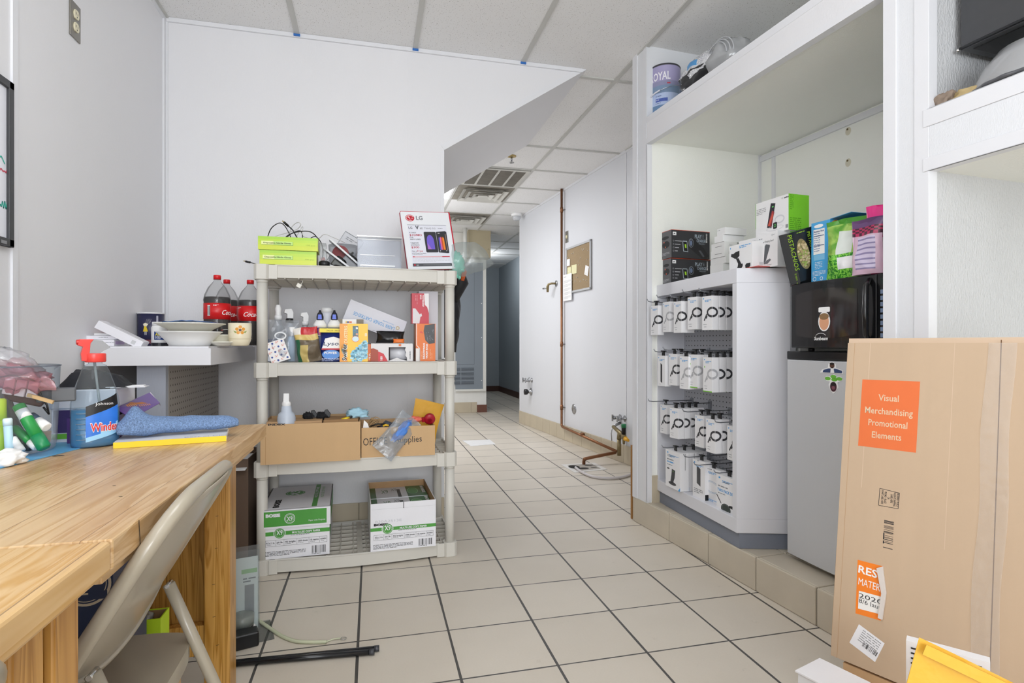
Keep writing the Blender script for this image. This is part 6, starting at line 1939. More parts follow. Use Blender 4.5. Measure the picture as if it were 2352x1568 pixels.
s.text('BOISE', w_ * 0.05, hT * 0.535, hT * 0.045, INK, 2, w=w_ * 0.21, bold=0.07); s.text('830A2513E', w_ * 0.07, hT * 0.60, hT * 0.05, M('#c5c6cc', 0.5), 2, w=w_ * 0.4)
S(mb, (w_, 0, 0), (0, 1, 0), (0, 0, 1)).rect(0, hT * 0.42, D_, hT * 0.07, GR, 1)
mb.make('carton_body', t, bevel=0.0006)
DGN = M('#2d6b34', 0.3)
for k in range(2):
    mb = MB(); yr = 0.01 + k * 0.205; zt_ = hT - 0.035 + 0.002 * k
    mb.box(0.008, yr, 0.006, w_ - 0.008, yr + 0.2, zt_, M('#e3e4ea', 0.35))
    s = S(mb, (0.008, yr, zt_), (1, 0, 0), (0, 1, 0)); W2 = w_ - 0.016
    s.rect(W2 * 0.65, 0, W2 * 0.35, 0.2, DGN, 1); s.rect(0, 0, W2 * 0.1, 0.2, DGN, 1); s.ell(W2 * 0.76, 0.1, W2 * 0.1, 0.06, M('#5c9a5c', 0.4), 2); s.ring(W2 * 0.76, 0.1, W2 * 0.1, 0.06, 0.003, M('#a5c8a5', 0.4), 3); s.rect(W2 * 0.48, 0.0, W2 * 0.06, 0.15, M('#4a4e50', 0.4), 1)
    s.text('BOISE', W2 * 0.93, 0.19, W2 * 0.05, PW, 2, w=0.14, rot=-PI / 2, bold=0.06); s.text('X9', W2 * 0.20, 0.08, 0.07, M('#6b8f6b', 0.5), 2, w=W2 * 0.12); s.text('X9', W2 * 0.38, 0.12, 0.05, GREY, 2, w=W2 * 0.1)
    mb.make('paper_ream', t, bevel=0.003)
# ================= RIGHT SIDE: alcove contents =================
def ab(u, b):
    return Bp(u, 790, b).x

def ba(u, a):
    d = ray(u, 790)
    # solve Wd(a, b) parallel to d
    p0, pb = Wd(a, 0, 0), Vector((math.cos(AR), math.sin(AR), 0))
    return -(d[0] * p0.y - d[1] * p0.x) / (d[0] * pb.y - d[1] * pb.x)

# ---- gondola end display ----
A_, B_, C_ = (0.135, 0.062), (0.862, -0.010), (0.94, 0.195)
LW = M('#dcdde3', 0.35, var=0.01)
LW2 = M('#cfcfcc', 0.4, var=0.01)
KICK = M('#7b818e', 0.45, var=0.06, scale=60, stretch=(1, 1, 12))
gd = empty('display_gondola', Wd(0.5, 0.3, CURB), ROTR)
T(gd, 'white merchandise display stand with pegboard back and angled side, standing in the left bay', 'display stand')
GO = Vector((-0.5, -0.3, -CURB))
def gp(mb_, name, par=None, **k):
    return mb_.make(name, par or gd, loc=GO, **k)
PEGB = ba(1573, 0.16)
mb = MB(); mb.prism([A_, B_, C_, (0.94, 0.62), (0.135, 0.62)], 1.258, 1.32, LW); gp(mb, 'top_slab', bevel=0.002)
mb = MB(); mb.prism([A_, B_, C_, (0.94, 0.62), (0.135, 0.62)], 0.205, 0.265, LW); gp(mb, 'base_shelf', bevel=0.002)
mb = MB(); mb.prism([(0.15, 0.075), (0.862, 0.004), (0.935, 0.2), (0.935, 0.61), (0.15, 0.61)], CURB + 0.001, 0.205, KICK); gp(mb, 'kick_plinth')
mb = MB(); mb.prism([(0.135, 0.064), (0.155, 0.062), (0.155, PEGB), (0.135, PEGB)], 0.265, 1.258, LW); gp(mb, 'end_panel')
mb = MB(); mb.prism([(0.828, -0.004), B_, C_, (0.94, PEGB), (0.905, PEGB), (0.905, 0.2), (0.83, 0.02)], 0.265, 1.258, LW); gp(mb, 'side_panel', bevel=0.001)
PEG = M('#b7b9bf', 0.5, var=0.03)
mb = MB(); mb.box(0.155, PEGB, 0.265, 0.905, PEGB + 0.02, 1.258, PEG)
s = S(mb, (0.155, PEGB, 0.265), (1, 0, 0), (0, 0, 1))
HOLE = M('#1a1a1c', 0.9)
for i in range(28):
    for j in range(39):
        s.ell(0.018 + 0.0254 * i, 0.016 + 0.0254 * j, 0.0032, 0.0032, HOLE, 1, 6)
gp(mb, 'pegboard')
mb = MB(); mb.box(0.155, PEGB + 0.02, 0.265, 0.94, 0.61, 1.258, LW2); gp(mb, 'back_body')

HK = M('#8f9298', 0.3, 0.7)
PKW = M('#ececee', 0.4, var=0.01)
DARKR, LIGHTR = M('#37383b', 0.4), M('#b4b5b9', 0.4)
def ring_print(s, cx, cz, rx, rz, t, m, a0, a1):
    s.ring(cx, cz, rx, rz, t, m, 1, 22, a0, a1)

def pack(style, w, d, h):
    """small hanging package: local x along the stand, y into it, hook through z=0 tab"""
    mb = MB()
    mb.box(-w / 2, 0, -h - 0.018, w / 2, d, -0.018, PKW)
    s = S(mb, (-w / 2, 0, -h - 0.018), (1, 0, 0), (0, 0, 1))
    s.ell(w * 0.16, h * 0.93, w * 0.05, h * 0.022, BLUEINK, 1, 8); s.tiny(w * 0.3, h * 0.87, w * 0.6, 2, 0.006, BLUEINK)
    s2 = S(mb, (w / 2, 0, -h - 0.018), (0, 1, 0), (0, 0, 1))
    if style in ('dark', 'light', 'darkgreen', 'lightgreen'):
        m = DARKR if style.startswith('dark') else LIGHTR
        rx, rz = 0.034, 0.024
        # the picture wraps around the corner
        s.ring(w - 0.002, h * 0.52, rx, rz, 0.010, m, 1, 16, PI / 2, 3 * PI / 2)
        s2.ring(0.0, h * 0.52, min(rx, d * 0.9), rz, 0.010, m, 1, 16, -PI / 2, PI / 2)
        s.line([(w * 0.48, h * 0.47), (w * 0.22, h * 0.28)], 0.007, m); s.line([(w * 0.5, h * 0.42), (w * 0.42, h * 0.34)], 0.008, m)
        s.tiny(w * 0.12, h * 0.16, w * 0.6, 1, 0.004, GREY); s.tiny(w * 0.2, h * 0.09, w * 0.4, 1, 0.005, GREY)
        if style.endswith('green'):
            s.rect(0, 0, w, h * 0.03, GREENINK, 2); s.ell(w * 0.18, h * 0.72, w * 0.05, h * 0.03, GREENINK, 1, 8)
    elif style == 'slab':
        s.poly([(w * 0.4, h * 0.15), (w * 0.62, h * 0.1), (w * 0.62, h * 0.7), (w * 0.4, h * 0.76)], DARKR, 1); s.tiny(w * 0.2, h * 0.06, w * 0.4, 1, 0.004, GREY)
    elif style == 'stand':
        s.tiny(w * 0.15, h * 0.86, w * 0.5, 2, 0.007, GREY); s.tiny(w * 0.12, h * 0.74, w * 0.76, 1, 0.012, GREY); s.tiny(w * 0.12, h * 0.67, w * 0.8, 1, 0.013, BLUEINK); s.tiny(w * 0.12, h * 0.6, w * 0.6, 1, 0.008, GREY)
        s.poly([(w * 0.34, h * 0.14), (w * 0.42, h * 0.36), (w * 0.45, h * 0.52), (w * 0.68, h * 0.50), (w * 0.64, h * 0.3), (w * 0.52, h * 0.14)], DARKR, 1); s.ell(w * 0.48, h * 0.13, w * 0.26, h * 0.045, DARKR, 1); s.ell(w * 0.2, h * 0.5, w * 0.09, h * 0.02, DARKR, 1); s.ell(w * 0.54, h * 0.46, 0.003, 0.003, GREENINK, 2, 8)
        s.poly([(w * 0.86, 0), (w, 0), (w, h * 0.1)], BLUEINK, 1)
        s2.rect(d * 0.55, h * 0.55, 0.002, h * 0.43, INK, 1)
    elif style == 'power':
        s.poly([(w * 0.34, h * 0.42), (w * 0.64, h * 0.36), (w * 0.64, h * 0.80), (w * 0.34, h * 0.86)], M('#4a4b4e', 0.4), 1); s.tiny(w * 0.12, h * 0.26, w * 0.7, 3, 0.008, GREY); s2.rect(0, 0, d, h * 0.2, BLACK, 1)
    elif style == 'pad':
        s.ring(w * 0.5, h * 0.48, w * 0.42, h * 0.16, 0.002, M('#9fb6d0', 0.4), 1, 26); s.ring(w * 0.48, h * 0.45, w * 0.42, h * 0.16, 0.002, M('#b9cadc', 0.4), 1, 26); s.rect(0, 0, w, h * 0.03, GREENINK, 1); s.tiny(w * 0.25, h * 0.1, w * 0.6, 2, 0.006, BLUEINK); s.ell(w * 0.1, h * 0.15, w * 0.05, h * 0.03, GREENINK, 1, 8)
    elif style == 'two':
        s.tiny(w * 0.35, h * 0.84, w * 0.5, 1, 0.010, GREY); s.tiny(w * 0.1, h * 0.72, w * 0.8, 1, 0.010, GREY); s.text('TWO PACK DEAL', w * 0.06, h * 0.60, h * 0.07, BLUEINK, 1, w=w * 0.9, bold=0.03); s.tiny(w * 0.1, h * 0.55, w * 0.6, 1, 0.007, GREY)
        s.ell(w * 0.48, h * 0.22, w * 0.24, h * 0.13, M('#2f3a34', 0.35), 1, 24); s.ring(w * 0.48, h * 0.24, w * 0.18, h * 0.09, 0.001, GREY, 2, 20); s.line([(w * 0.02, h * 0.5), (w * 0.25, h * 0.32)], 0.005, INK, 1); s.ell(w * 0.8, h * 0.32, w * 0.18, h * 0.035, INK, 1)
    return mb

PROTO = {}
def place_pack(style, w, d, h, a, b, z, label, group):
    key = (style, w, d, h)
    if key not in PROTO:
        t = empty('cable_package' if style not in ('stand', 'power', 'pad', 'two') else 'charger_package')
        mb = pack(style, w, d, h); mb.make('carton', t, bevel=0.0006)
        mb = MB(); mb.box(-0.011, d * 0.3, -0.019, 0.011, d * 0.3 + 0.0035, 0.006, BLACK); mb.box(-0.013, d * 0.3 - 0.006, 0.004, 0.013, d * 0.3 + 0.012, 0.0085, BLACK); mb.make('hang_tab', t)
        PROTO[key] = t
    else:
        t = dup(PROTO[key])
    t.location = Wd(a, b, z)
    t.rotation_euler = (0, 0, ROTR + 0.06 * math.sin(a * 97 + z * 31))
    return T(t, label, 'package', group)

FB = -0.035
def hook(a, z, label, L=None, group='metal peg hooks'):
    mb = MB()
    L = L or (PEGB - FB + 0.01)
    mb.tube([(0, L, 0.0), (0, 0.03, 0.0), (0, 0.008, 0.004), (0, 0, 0.016)], 0.0024, HK, 8)
    mb.tube([(0, L, -0.025), (0, L * 0.35, -0.024), (0, L * 0.28, -0.018)], 0.0016, HK, 6) if z < 0.6 else None
    mb.box(-0.012, L - 0.004, -0.03, 0.012, L, 0.012, HK)
    return T(mb.make('peg_hook', loc=Wd(a, PEGB - L, z), rot=ROTR), label, 'hook', group)
ordn = ('far left', 'second', 'third', 'fourth', 'fifth')
deep = ('front', 'next behind the front', 'third back', 'fourth back')
ROWS = [
    ('top', 1.225, ((1503, ['dark']), (1530, ['light', 'light']), (1556, ['dark', 'dark']), (1590, ['dark', 'dark', 'light']), (1624, ['dark', 'dark', 'dark', 'light'])), 0.068, 0.036, 0.155),
    ('second', 0.962, ((1519, ['slab']), (1545, ['dark', 'dark']), (1571, ['light', 'light']), (1592, ['lightgreen', 'light']), (1625, ['lightgreen', 'dark', 'darkgreen', 'dark'])), 0.068, 0.036, 0.158),
    ('third', 0.700, ((1524, ['dark']), (1548, ['dark', 'dark', 'dark', 'dark']), (1606, ['dark', 'dark']), (1632, ['dark', 'dark']), (1682, ['dark'])), 0.068, 0.036, 0.152)]
for rn, z, hooks, w_, d_, h_ in ROWS:
    for i, (u, lst) in enumerate(hooks):
        n = len(lst)
        b0 = 0.0 if rn != 'third' else (0.0 if i in (1, 3) else 0.05)
        b0 += 0.012 * (i % 2)
        a = ab(u, b0)
        zz = z + (0.006 if i % 2 else -0.004) + (0.004 * i if rn == 'top' else 0) - (0.010 * i if rn == 'third' else 0)
        hook(a, zz + 0.001, f'peg hook, {ordn[i]} one in the {rn} row of the white display stand')
        for k, st in enumerate(lst):
            b_ = b0 + k * (d_ + 0.003)
            if b_ + d_ > PEGB - 0.005:
                break
            nm = 'black slab' if st == 'slab' else ('pale cable' if st.startswith('light') else 'dark cable')
            place_pack(st, w_, d_, h_, a, b_, zz, f'white {nm} box on the {ordn[i]} hook of the {rn} row, {deep[k]}', f'hanging boxes in the {rn} row')
for i, (u, st, n, w_, d_, h_, z) in enumerate(((1545, 'stand', 3, 0.14, 0.05, 0.19, 0.475), (1605, 'power', 1, 0.10, 0.05, 0.19, 0.462), (1635, 'pad', 1, 0.13, 0.03, 0.165, 0.440), (1668, 'two', 1, 0.14, 0.05, 0.185, 0.435))):
    b0 = (0.02, 0.04, 0.055, 0.02)[i]
    a = min(ab(u, b0), 0.80 - w_ / 2 + 0.03)
    hook(a, z + 0.001, f'peg hook, {ordn[i]} one in the bottom row of the white display stand')
    nm = {'stand': 'charging stand', 'power': 'power bank', 'pad': 'pale round charging pad', 'two': 'TWO PACK DEAL charger'}[st]
    for k in range(n):
        place_pack(st, w_, d_, h_, a, b0 + k * (d_ + 0.003), z, f'white {nm} box in the bottom row' + ('' if n == 1 else f', {deep[k]}'), 'hanging boxes in the bottom row')

# ---- boxes on top of the stand ----
ZT = 1.3206
def fbox(name, label, cat, uc, ur, ul, vt, a_or_b, z, mat, deco=None, group=None, mode='a', vref=None):
    """box whose front faces the camera (mode a): corner at uc, right edge ur, left edge of its left face ul"""
    b = a_or_b
    a = ab(uc, b)
    b2 = ba(ur, a)
    d = a - ab(ul, b)
    p = Wd(a, b, z)
    h = hgt(p, vt)
    return carton(name, label, cat, p, b2 - b, d, h, AR, mat, deco, group), h
SPK = M('#313134', 0.4, var=0.05)
def dspk(f, w, d, h):
    s = f['front']
    s.rect(0, h - 0.002, w, 0.002, M('#e0512c', 0.4), 1); f['left'].rect(0, h - 0.002, d, 0.002, M('#e0512c', 0.4), 1); f['left'].rect(0, 0, d, h - 0.002, M('#5b5b5e', 0.4), 1)
    sl = f['left']; sl.ell(d * 0.5, h * 0.75, d * 0.3, h * 0.06, INK, 2); sl.ell(d * 0.55, h * 0.5, d * 0.3, h * 0.13, INK, 2); sl.ell(d * 0.4, h * 0.6, 0.004, 0.004, M('#e0603c', 0.4), 3, 8); sl.ell(d * 0.5, h * 0.42, 0.004, 0.004, M('#e0603c', 0.4), 3, 8); sl.tiny(d * 0.15, h * 0.2, d * 0.7, 3, 0.006, LGREY, 2, fill=0.3)
    s.rect(w * 0.03, h * 0.8, w * 0.09, h * 0.12, WHITE, 1); s.text('JBL', w * 0.045, h * 0.84, h * 0.04, SPK, 2, w=w * 0.06, bold=0.05)
    PG = M('#9aa6b0', 0.4)
    s.text('PLAY', w * 0.60, h * 0.74, h * 0.14, PG, 2, w=w * 0.19, bold=0.04)
    for k in range(3): s.rect(w * 0.80, h * (0.76 + 0.05 * k), w * 0.04, 0.002, PG, 2)
    s.text('CHARGE', w * 0.65, h * 0.60, h * 0.11, PG, 2, w=w * 0.24, bold=0.03); s.text('TIRELESSLY', w * 0.70, h * 0.52, h * 0.05, PG, 2, w=w * 0.18)
    s.text('CHARGE', w * 0.90, h * 0.93, h * 0.05, WHITE, 2, w=h * 0.34, rot=-PI / 2, bold=0.04)
    for k in range(4): s.ring(w * 0.05, h * (0.60 - 0.12 * k), 0.004, 0.004, 0.0008, LGREY, 2, 12); s.rect(w * 0.09, h * (0.59 - 0.12 * k), w * (0.17 - 0.035 * k), h * 0.02, LGREY, 2)
    s.poly([(w * 0.30, h * 0.24), (w * 0.43, h * 0.22), (w * 0.40, h * 0.62), (w * 0.28, h * 0.62)], M('#a9b3bb', 0.4), 1); s.poly([(w * 0.315, h * 0.26), (w * 0.415, h * 0.245), (w * 0.39, h * 0.59), (w * 0.295, h * 0.59)], BLACK, 2); s.poly([(w * 0.345, h * 0.37), (w * 0.385, h * 0.36), (w * 0.375, h * 0.5), (w * 0.335, h * 0.5)], M('#a8d838', 0.4), 3)
    BB = M('#1d1d20', 0.35)
    s.poly([(w * 0.50, h * 0.70), (w * 0.60, h * 0.72), (w * 0.86, h * 0.36), (w * 0.97, h * 0.12), (w * 0.9, h * 0.02), (w * 0.78, h * 0.02), (w * 0.44, h * 0.40)], BB, 1)
    s.ell(w * 0.505, h * 0.555, w * 0.065, h * 0.16, M('#8e959c', 0.4), 2); s.ell(w * 0.507, h * 0.55, w * 0.055, h * 0.14, M('#24262b', 0.4), 3); s.ell(w * 0.50, h * 0.55, w * 0.035, h * 0.10, M('#6c7a94', 0.4), 4)
    s.poly([(w * 0.70, h * 0.30), (w * 0.76, h * 0.30), (w * 0.86, h * 0.10), (w * 0.82, h * 0.06)], M('#55585e', 0.4), 2)
gj = 'black speaker boxes on the display stand'
o, h1 = fbox('speaker_box', 'lower black speaker box printed PLAY CHARGE, under its twin', 'box', 1541.5, 1632, 1520, 592, 0.10, ZT, SPK, dspk, gj)
p_ = Wd(ab(1544, 0.085), 0.085, ZT + h1 + 0.001)
fbox('speaker_box', 'upper black speaker box with a red edge, stacked at the far left', 'box', 1542.5, 1630, 1515, 526.5, 0.095, ZT + h1 + 0.001, SPK, dspk, gj)
gw = 'stack of small white boxes'
z = ZT
SB_ = ((1661, 1712, 1631, 604, 'bottom box of the small white stack on the display stand'), (1667, 1700, 1632, 588, 'second box from the bottom of the small white stack'), (1664, 1692, 1633, 571, 'third box up in the small white stack, with a printed dash'), (1664, 1693, 1634, 554, 'fourth box up in the small white stack, with an upside-down brand word'), (1661, 1709, 1641, 538.5, 'second from top box of the small white stack'), (1666, 1715, 1647, 521, 'topmost small white box of the stack beside the speaker boxes'))
def dsm(k):
    def f_(f, w, d, h):
        if k in (2, 3): f['left'].rect(d * 0.3, h * 0.45, d * 0.5, 0.0018, INK, 1); f['front'].text('TYLT', w * 0.62, h * 0.7, h * 0.3, GREY, 1, rot=PI, w=w * 0.3)
        if k == 5: f['left'].text('STACK', d * 0.08, h * 0.6, h * 0.2, INK, 1, w=d * 0.5) if False else f['left'].tiny(d * 0.08, h * 0.7, d * 0.5, 1, 0.005, GREY)
        if k == 0: f['front'].tiny(w * 0.5, h * 0.6, w * 0.3, 3, 0.005, GREY)
    return f_
for k, (uc, ur, ul, vt, lb) in enumerate(SB_):
    o, h = fbox('small_box', lb, 'box', uc, ur, ul, vt, 0.16 + (0.004 * (k % 2)), z, M('#e6e6e4', 0.4) if k not in (4, 5) else M('#f0f0f0', 0.4), dsm(k), gw)
    z += h + 0.0008

def abox(name, label, cat, ul, ur, uside, vt, b, z, mat, deco=None, group=None, h=None):
    """box facing the aisle: far edge ul, near edge ur, near side face out to uside"""
    a1, a2 = ab(ul, b), ab(ur, b)
    d = ba(uside, a2) - b
    p = Wd(a1, b, z)
    pn = Wd(a2, b, z)
    hh = h or hgt(pn, vt)
    return carton(name, label, cat, p, a2 - a1, d, hh, ROTR, mat, deco, group), hh
def dmount(f, w, d, h):
    s = f['front']
    s.ell(w * 0.06, h * 0.9, w * 0.02, h * 0.04, BLUEINK, 1, 10); s.tiny(w * 0.45, h * 0.90, w * 0.5, 2, 0.007, BLUEINK)
    s.poly([(w * 0.08, h * 0.58), (w * 0.1, h * 0.68), (w * 0.18, h * 0.66), (w * 0.3, h * 0.72), (w * 0.46, h * 0.74), (w * 0.46, h * 0.54), (w * 0.36, h * 0.46), (w * 0.26, h * 0.46), (w * 0.2, h * 0.5)], BLACK, 1)
    s.poly([(w * 0.30, h * 0.46), (w * 0.42, h * 0.46), (w * 0.54, h * 0.22), (w * 0.6, h * 0.22), (w * 0.6, h * 0.12), (w * 0.5, h * 0.0), (w * 0.32, h * 0.0), (w * 0.38, h * 0.14), (w * 0.4, h * 0.24)], BLACK, 1)
    s.poly([(w * 0.7, h * 0.14), (w * 0.76, h * 0.2), (w * 0.92, h * 0.2), (w * 0.92, h * 0.08), (w * 0.84, h * 0.0), (w * 0.72, h * 0.0)], BLACK, 1)
    f['right'].rect(d * 0.5, h * 0.12, d * 0.3, h * 0.1, LGREY, 1)
CWH = M('#e9e9ea', 0.4, var=0.01)
abox('mount_box', 'white box picturing a black phone mount, at the front edge of the stand', 'box', 1675, 1728, 1760, 553, 0.045, ZT, CWH, dmount)
def dst(f, w, d, h):
    s = f['front']
    s.tiny(w * 0.06, h * 0.84, w * 0.3, 1, 0.006, GREY); s.text('Wireless Charging Stand', w * 0.05, h * 0.72, h * 0.06, M('#55575c', 0.5), 1, w=w * 0.75); s.ring(w * 0.74, h * 0.9, 0.004, 0.004, 0.001, GREY, 1, 12); s.tiny(w * 0.78, h * 0.9, w * 0.15, 1, 0.004, GREY)
    s.poly([(w * 0.30, h * 0.12), (w * 0.42, h * 0.2), (w * 0.62, h * 0.58), (w * 0.62, h * 0.63), (w * 0.42, h * 0.67), (w * 0.36, h * 0.62)], M('#55585c', 0.4), 1)
    s.poly([(w * 0.30, h * 0.10), (w * 0.5, h * 0.10), (w * 0.68, h * 0.2), (w * 0.62, h * 0.24), (w * 0.45, h * 0.2), (w * 0.32, h * 0.13)], M('#6b6e72', 0.4), 2)
    s.tiny(w * 0.5, h * 0.06, w * 0.35, 1, 0.004, GREY); f['right'].tiny(d * 0.4, h * 0.86, d * 0.3, 2, 0.006, LGREY)
abox('charger_box', 'shorter white wireless charging stand box, behind the phone mount box', 'box', 1697, 1741, 1775, 544, 0.12, ZT, CWH, dst, 'white charging stand boxes')
abox('charger_box', 'taller white wireless charging stand box, left of the black pistachio box', 'box', 1741, 1786, 1824, 528, 0.10, ZT, CWH, dst, 'white charging stand boxes')
GBK = M('#7ed02e', 0.35)
def dbel(f, w, d, h):
    s = f['front']
    s.rect(0, h * 0.25, w * 0.012, h * 0.75, GBK, 1); f['right'].rect(0, 0, d, h, GBK, 1); f['right'].tiny(d * 0.06, h * 0.95, d * 0.18, 8, 0.008, M('#5aa31c', 0.5), 2); f['right'].tiny(d * 0.06, h * 0.32, d * 0.55, 8, 0.008, M('#5aa31c', 0.5), 2)
    s.text('belkin', w * 0.87, h * 0.90, h * 0.045, INK, 1, w=w * 0.14, bold=0.03); s.ring(w * 0.82, h * 0.92, 0.003, 0.003, 0.001, INK, 1, 10)
    s.tiny(w * 0.03, h * 0.79, w * 0.3, 4, 0.007, GREY, fill=0.3)
    s.poly([(w * 0.36, h * 0.2), (w * 0.50, h * 0.16), (w * 0.62, h * 0.84), (w * 0.48, h * 0.88)], M('#23202a', 0.35), 1); s.poly([(w * 0.385, h * 0.25), (w * 0.49, h * 0.2), (w * 0.59, h * 0.6), (w * 0.52, h * 0.66)], M('#9c3038', 0.4), 2); s.poly([(w * 0.40, h * 0.25), (w * 0.44, h * 0.23), (w * 0.56, h * 0.5), (w * 0.54, h * 0.6)], M('#d0563c', 0.4), 3)
    s.rect(w * 0.52, h * 0.745, w * 0.05, h * 0.035, M('#69d36a', 0.4), 3)
    s.ring(w * 0.6, h * 0.14, w * 0.26, h * 0.07, 0.002, LGREY, 1); s.ring(w * 0.74, h * 0.36, w * 0.15, h * 0.12, 0.006, M('#cfd0d4', 0.4), 1); s.poly(rrect(w * 0.12, h * 0.18, 0.005, w * 0.55, h * 0.12), M('#1c1f22', 0.35), 2); s.ring(w * 0.61, h * 0.21, 0.006, 0.006, 0.0015, M('#6ad36a', 0.4), 3, 16)
    s.rect(w * 0.92, h * 0.06, w * 0.07, h * 0.1, GREY, 1)
# the green-sided box lies on the two charger boxes
zc_ = 1.0
hh_ = max(o2.location.z + o2.dimensions.z for o2 in bpy.data.objects if o2.name.startswith('charger_box') and o2.type == 'MESH')
pn = Wd(ab(1811, 0.13), 0.13, 0)
zb = 1 + (HY - 527) / FPX * depth(pn)
abox('watch_charger_box', 'large white box with a bright green side, on top of the charging stand boxes', 'box', 1736, 1811, 1858, 444, 0.13, zb, CWH, dbel)
abox('green_tray', 'bright green box edge showing just under the large green-sided box', 'box', 1800, 1826, 1858, 535, 0.30, ZT, GBK)
mb = MB(); mb.box(0, 0, 0, 0.13, 0.14, 0.0025, M('#c43a2c', 0.35, var=0.5, scale=30))
T(mb.make('magazine', loc=Wd(ab(1738, 0.015) - 0.15, 0.04, ZT), rot=ROTR), 'thin red and orange booklet lying under the charging stand boxes', 'booklet')

# ---- microwave and fridge ----
FBb = 0.118
a1, a2 = ab(1808, FBb), 1.475
fr = T(empty('mini_fridge', Wd((a1 + a2) / 2, FBb, CURB), ROTR), 'silver mini fridge with two face stickers standing on the tiled platform', 'fridge')
wf_ = a2 - a1
FT = 0.972
SLV = M('#c9cbce', 0.35, 0.1, var=0.03, scale=3, bump=0.05, bscale=400, stretch=(1, 1, 0.05))
mb = MB(); mb.box(-wf_ / 2 + 0.005, 0.05, 0.025, wf_ / 2 - 0.005, 0.48, FT - CURB - 0.03, M('#1f2023', 0.4)); mb.box(-wf_ / 2 + 0.01, 0.06, 0.0, wf_ / 2 - 0.01, 0.47, 0.026, BLACK); mb.make('fridge_body', fr)
def door_poly(w, bulge, th):
    n = 12
    fr_ = [(-w / 2 + w * k / n, -bulge * math.sin(PI * k / n)) for k in range(n + 1)]
    return fr_ + [(w / 2, th), (-w / 2, th)]
mb = MB(); mb.prism(door_poly(wf_, 0.012, 0.048), 0.022, FT - CURB - 0.034, SLV); dr = mb.make('door', fr, bevel=0.003)
mb = MB(); mb.prism(door_poly(wf_ + 0.004, 0.014, 0.05), FT - CURB - 0.032, FT - CURB, M('#141416', 0.25)); mb.box(-wf_ / 2, 0.05, FT - CURB - 0.03, wf_ / 2, 0.48, FT - CURB, M('#141416', 0.25)); mb.make('top_trim', fr, bevel=0.003)
def onfr(u, v):
    p = Bp(u, v, FBb - 0.010)
    return p.x - (a1 + a2) / 2, p.z - CURB
for kind, u, v, lb in (('suit', 1912, 846, None), ('radish', 1915, 882, None)):
    x, z = onfr(u, v)
    mb = MB(); yy = -0.0135
    yy = -0.012 * math.sin(PI * (x + wf_ / 2) / wf_) - 0.0008
    s = S(mb, (x, yy, z), (1, 0.0, 0), (0, 0, 1))
    SK1 = M('#5b3a2c', 0.5)
    s.u = s.u * 0.65; s.r = s.r * 0.95
    if kind == 'suit':
        s.poly([(-0.055, -0.026), (0.050, -0.026), (0.050, -0.008), (0.02, 0.004), (0.018, 0.024), (0.008, 0.036), (-0.006, 0.036), (-0.016, 0.024), (-0.018, 0.004), (-0.045, -0.008)], WHITE, 1)
        s.poly([(-0.042, -0.024), (0.046, -0.024), (0.046, -0.010), (0.018, 0.0), (-0.014, 0.0), (-0.038, -0.010)], M('#34466e', 0.5), 2)
        s.poly([(-0.006, -0.024), (0.012, -0.024), (0.009, 0.001), (-0.004, 0.001)], WHITE, 3); s.ell(0.002, 0.017, 0.011, 0.016, SK1, 3); s.ell(0.002, 0.027, 0.011, 0.007, M('#1d1512', 0.6), 4, 14); s.ell(0.002, 0.006, 0.005, 0.003, M('#1d1512', 0.6), 4, 10)
    else:
        s.poly([(-0.040, 0.03), (-0.03, 0.045), (-0.01, 0.042), (0.004, 0.058), (0.018, 0.044), (0.036, 0.044), (0.044, 0.028), (0.02, 0.012), (0.024, -0.015), (0.008, -0.046), (0.0, -0.052), (-0.014, -0.03), (-0.020, -0.005), (-0.014, 0.014), (-0.03, 0.016)], WHITE, 1)
        for cx, cy in ((-0.024, 0.03), (0.002, 0.042), (0.028, 0.032), (0.006, 0.026)): s.ell(cx, cy, 0.014, 0.010, M('#6cba3c', 0.5), 2, 14)
        s.ell(0.002, -0.014, 0.015, 0.028, M('#4a2530', 0.5), 3); s.ell(0.002, 0.0, 0.013, 0.010, M('#241a1c', 0.6), 4); s.ell(0.002, -0.02, 0.008, 0.010, M('#84505c', 0.5), 4)
    mb.make('sticker', dr)
# microwave
MWB = 0.095
a1, a2 = ab(1817, MWB), 1.505
wm = a2 - a1
MZ = FT + 0.012
mh = 1.236 - MZ
mw = T(empty('microwave', Wd(a1 + wm / 2, MWB, FT), ROTR), 'black microwave with a face sticker on its door, on top of the mini fridge', 'microwave')
GB = M('#161618', 0.18, coat=0.3)
mb = MB(); mb.box(-wm / 2, 0.02, 0.012, wm / 2, 0.38, 0.012 + mh, GB)
for sx in (-1, 1):
    for y in (0.05, 0.34): mb.cyl((sx * (wm / 2 - 0.05), y, 0.0), (sx * (wm / 2 - 0.05), y, 0.013), 0.012, BLACK, 12)
mb.make('case', mw, bevel=0.004)
dw = wm * 0.80
mb = MB()
fr_ = [(-wm / 2 + dw * k / 12, -0.014 * math.sin(PI * k / 12)) for k in range(13)]
mb.prism(fr_ + [(-wm / 2 + dw, 0.019), (-wm / 2, 0.019)], 0.014, 0.010 + mh, GB)
md = mb.make('door', mw, bevel=0.003)
mb = MB()
def wfn(u, v):
    x = -wm / 2 + dw * (0.08 + 0.74 * u)
    y = -0.014 * math.sin(PI * (x + wm / 2) / dw) - 0.0012
    zc = mh * (0.2 + 0.62 * v) + 0.012 - 0.014 * (1 - (2 * u - 1) ** 2) * (1 if v < 0.5 else -1) * abs(2 * v - 1)
    return Vector((x, y, zc))
mb.grid(wfn, 14, 6, M('#2a2626', 0.08, spec=0.8)); mb.make('window', md)
mb = MB()
x = -wm / 2 + dw * 0.47
s = S(mb, (x, -0.0165, mh * 0.44), (1, 0, 0), (0, 0, 1))
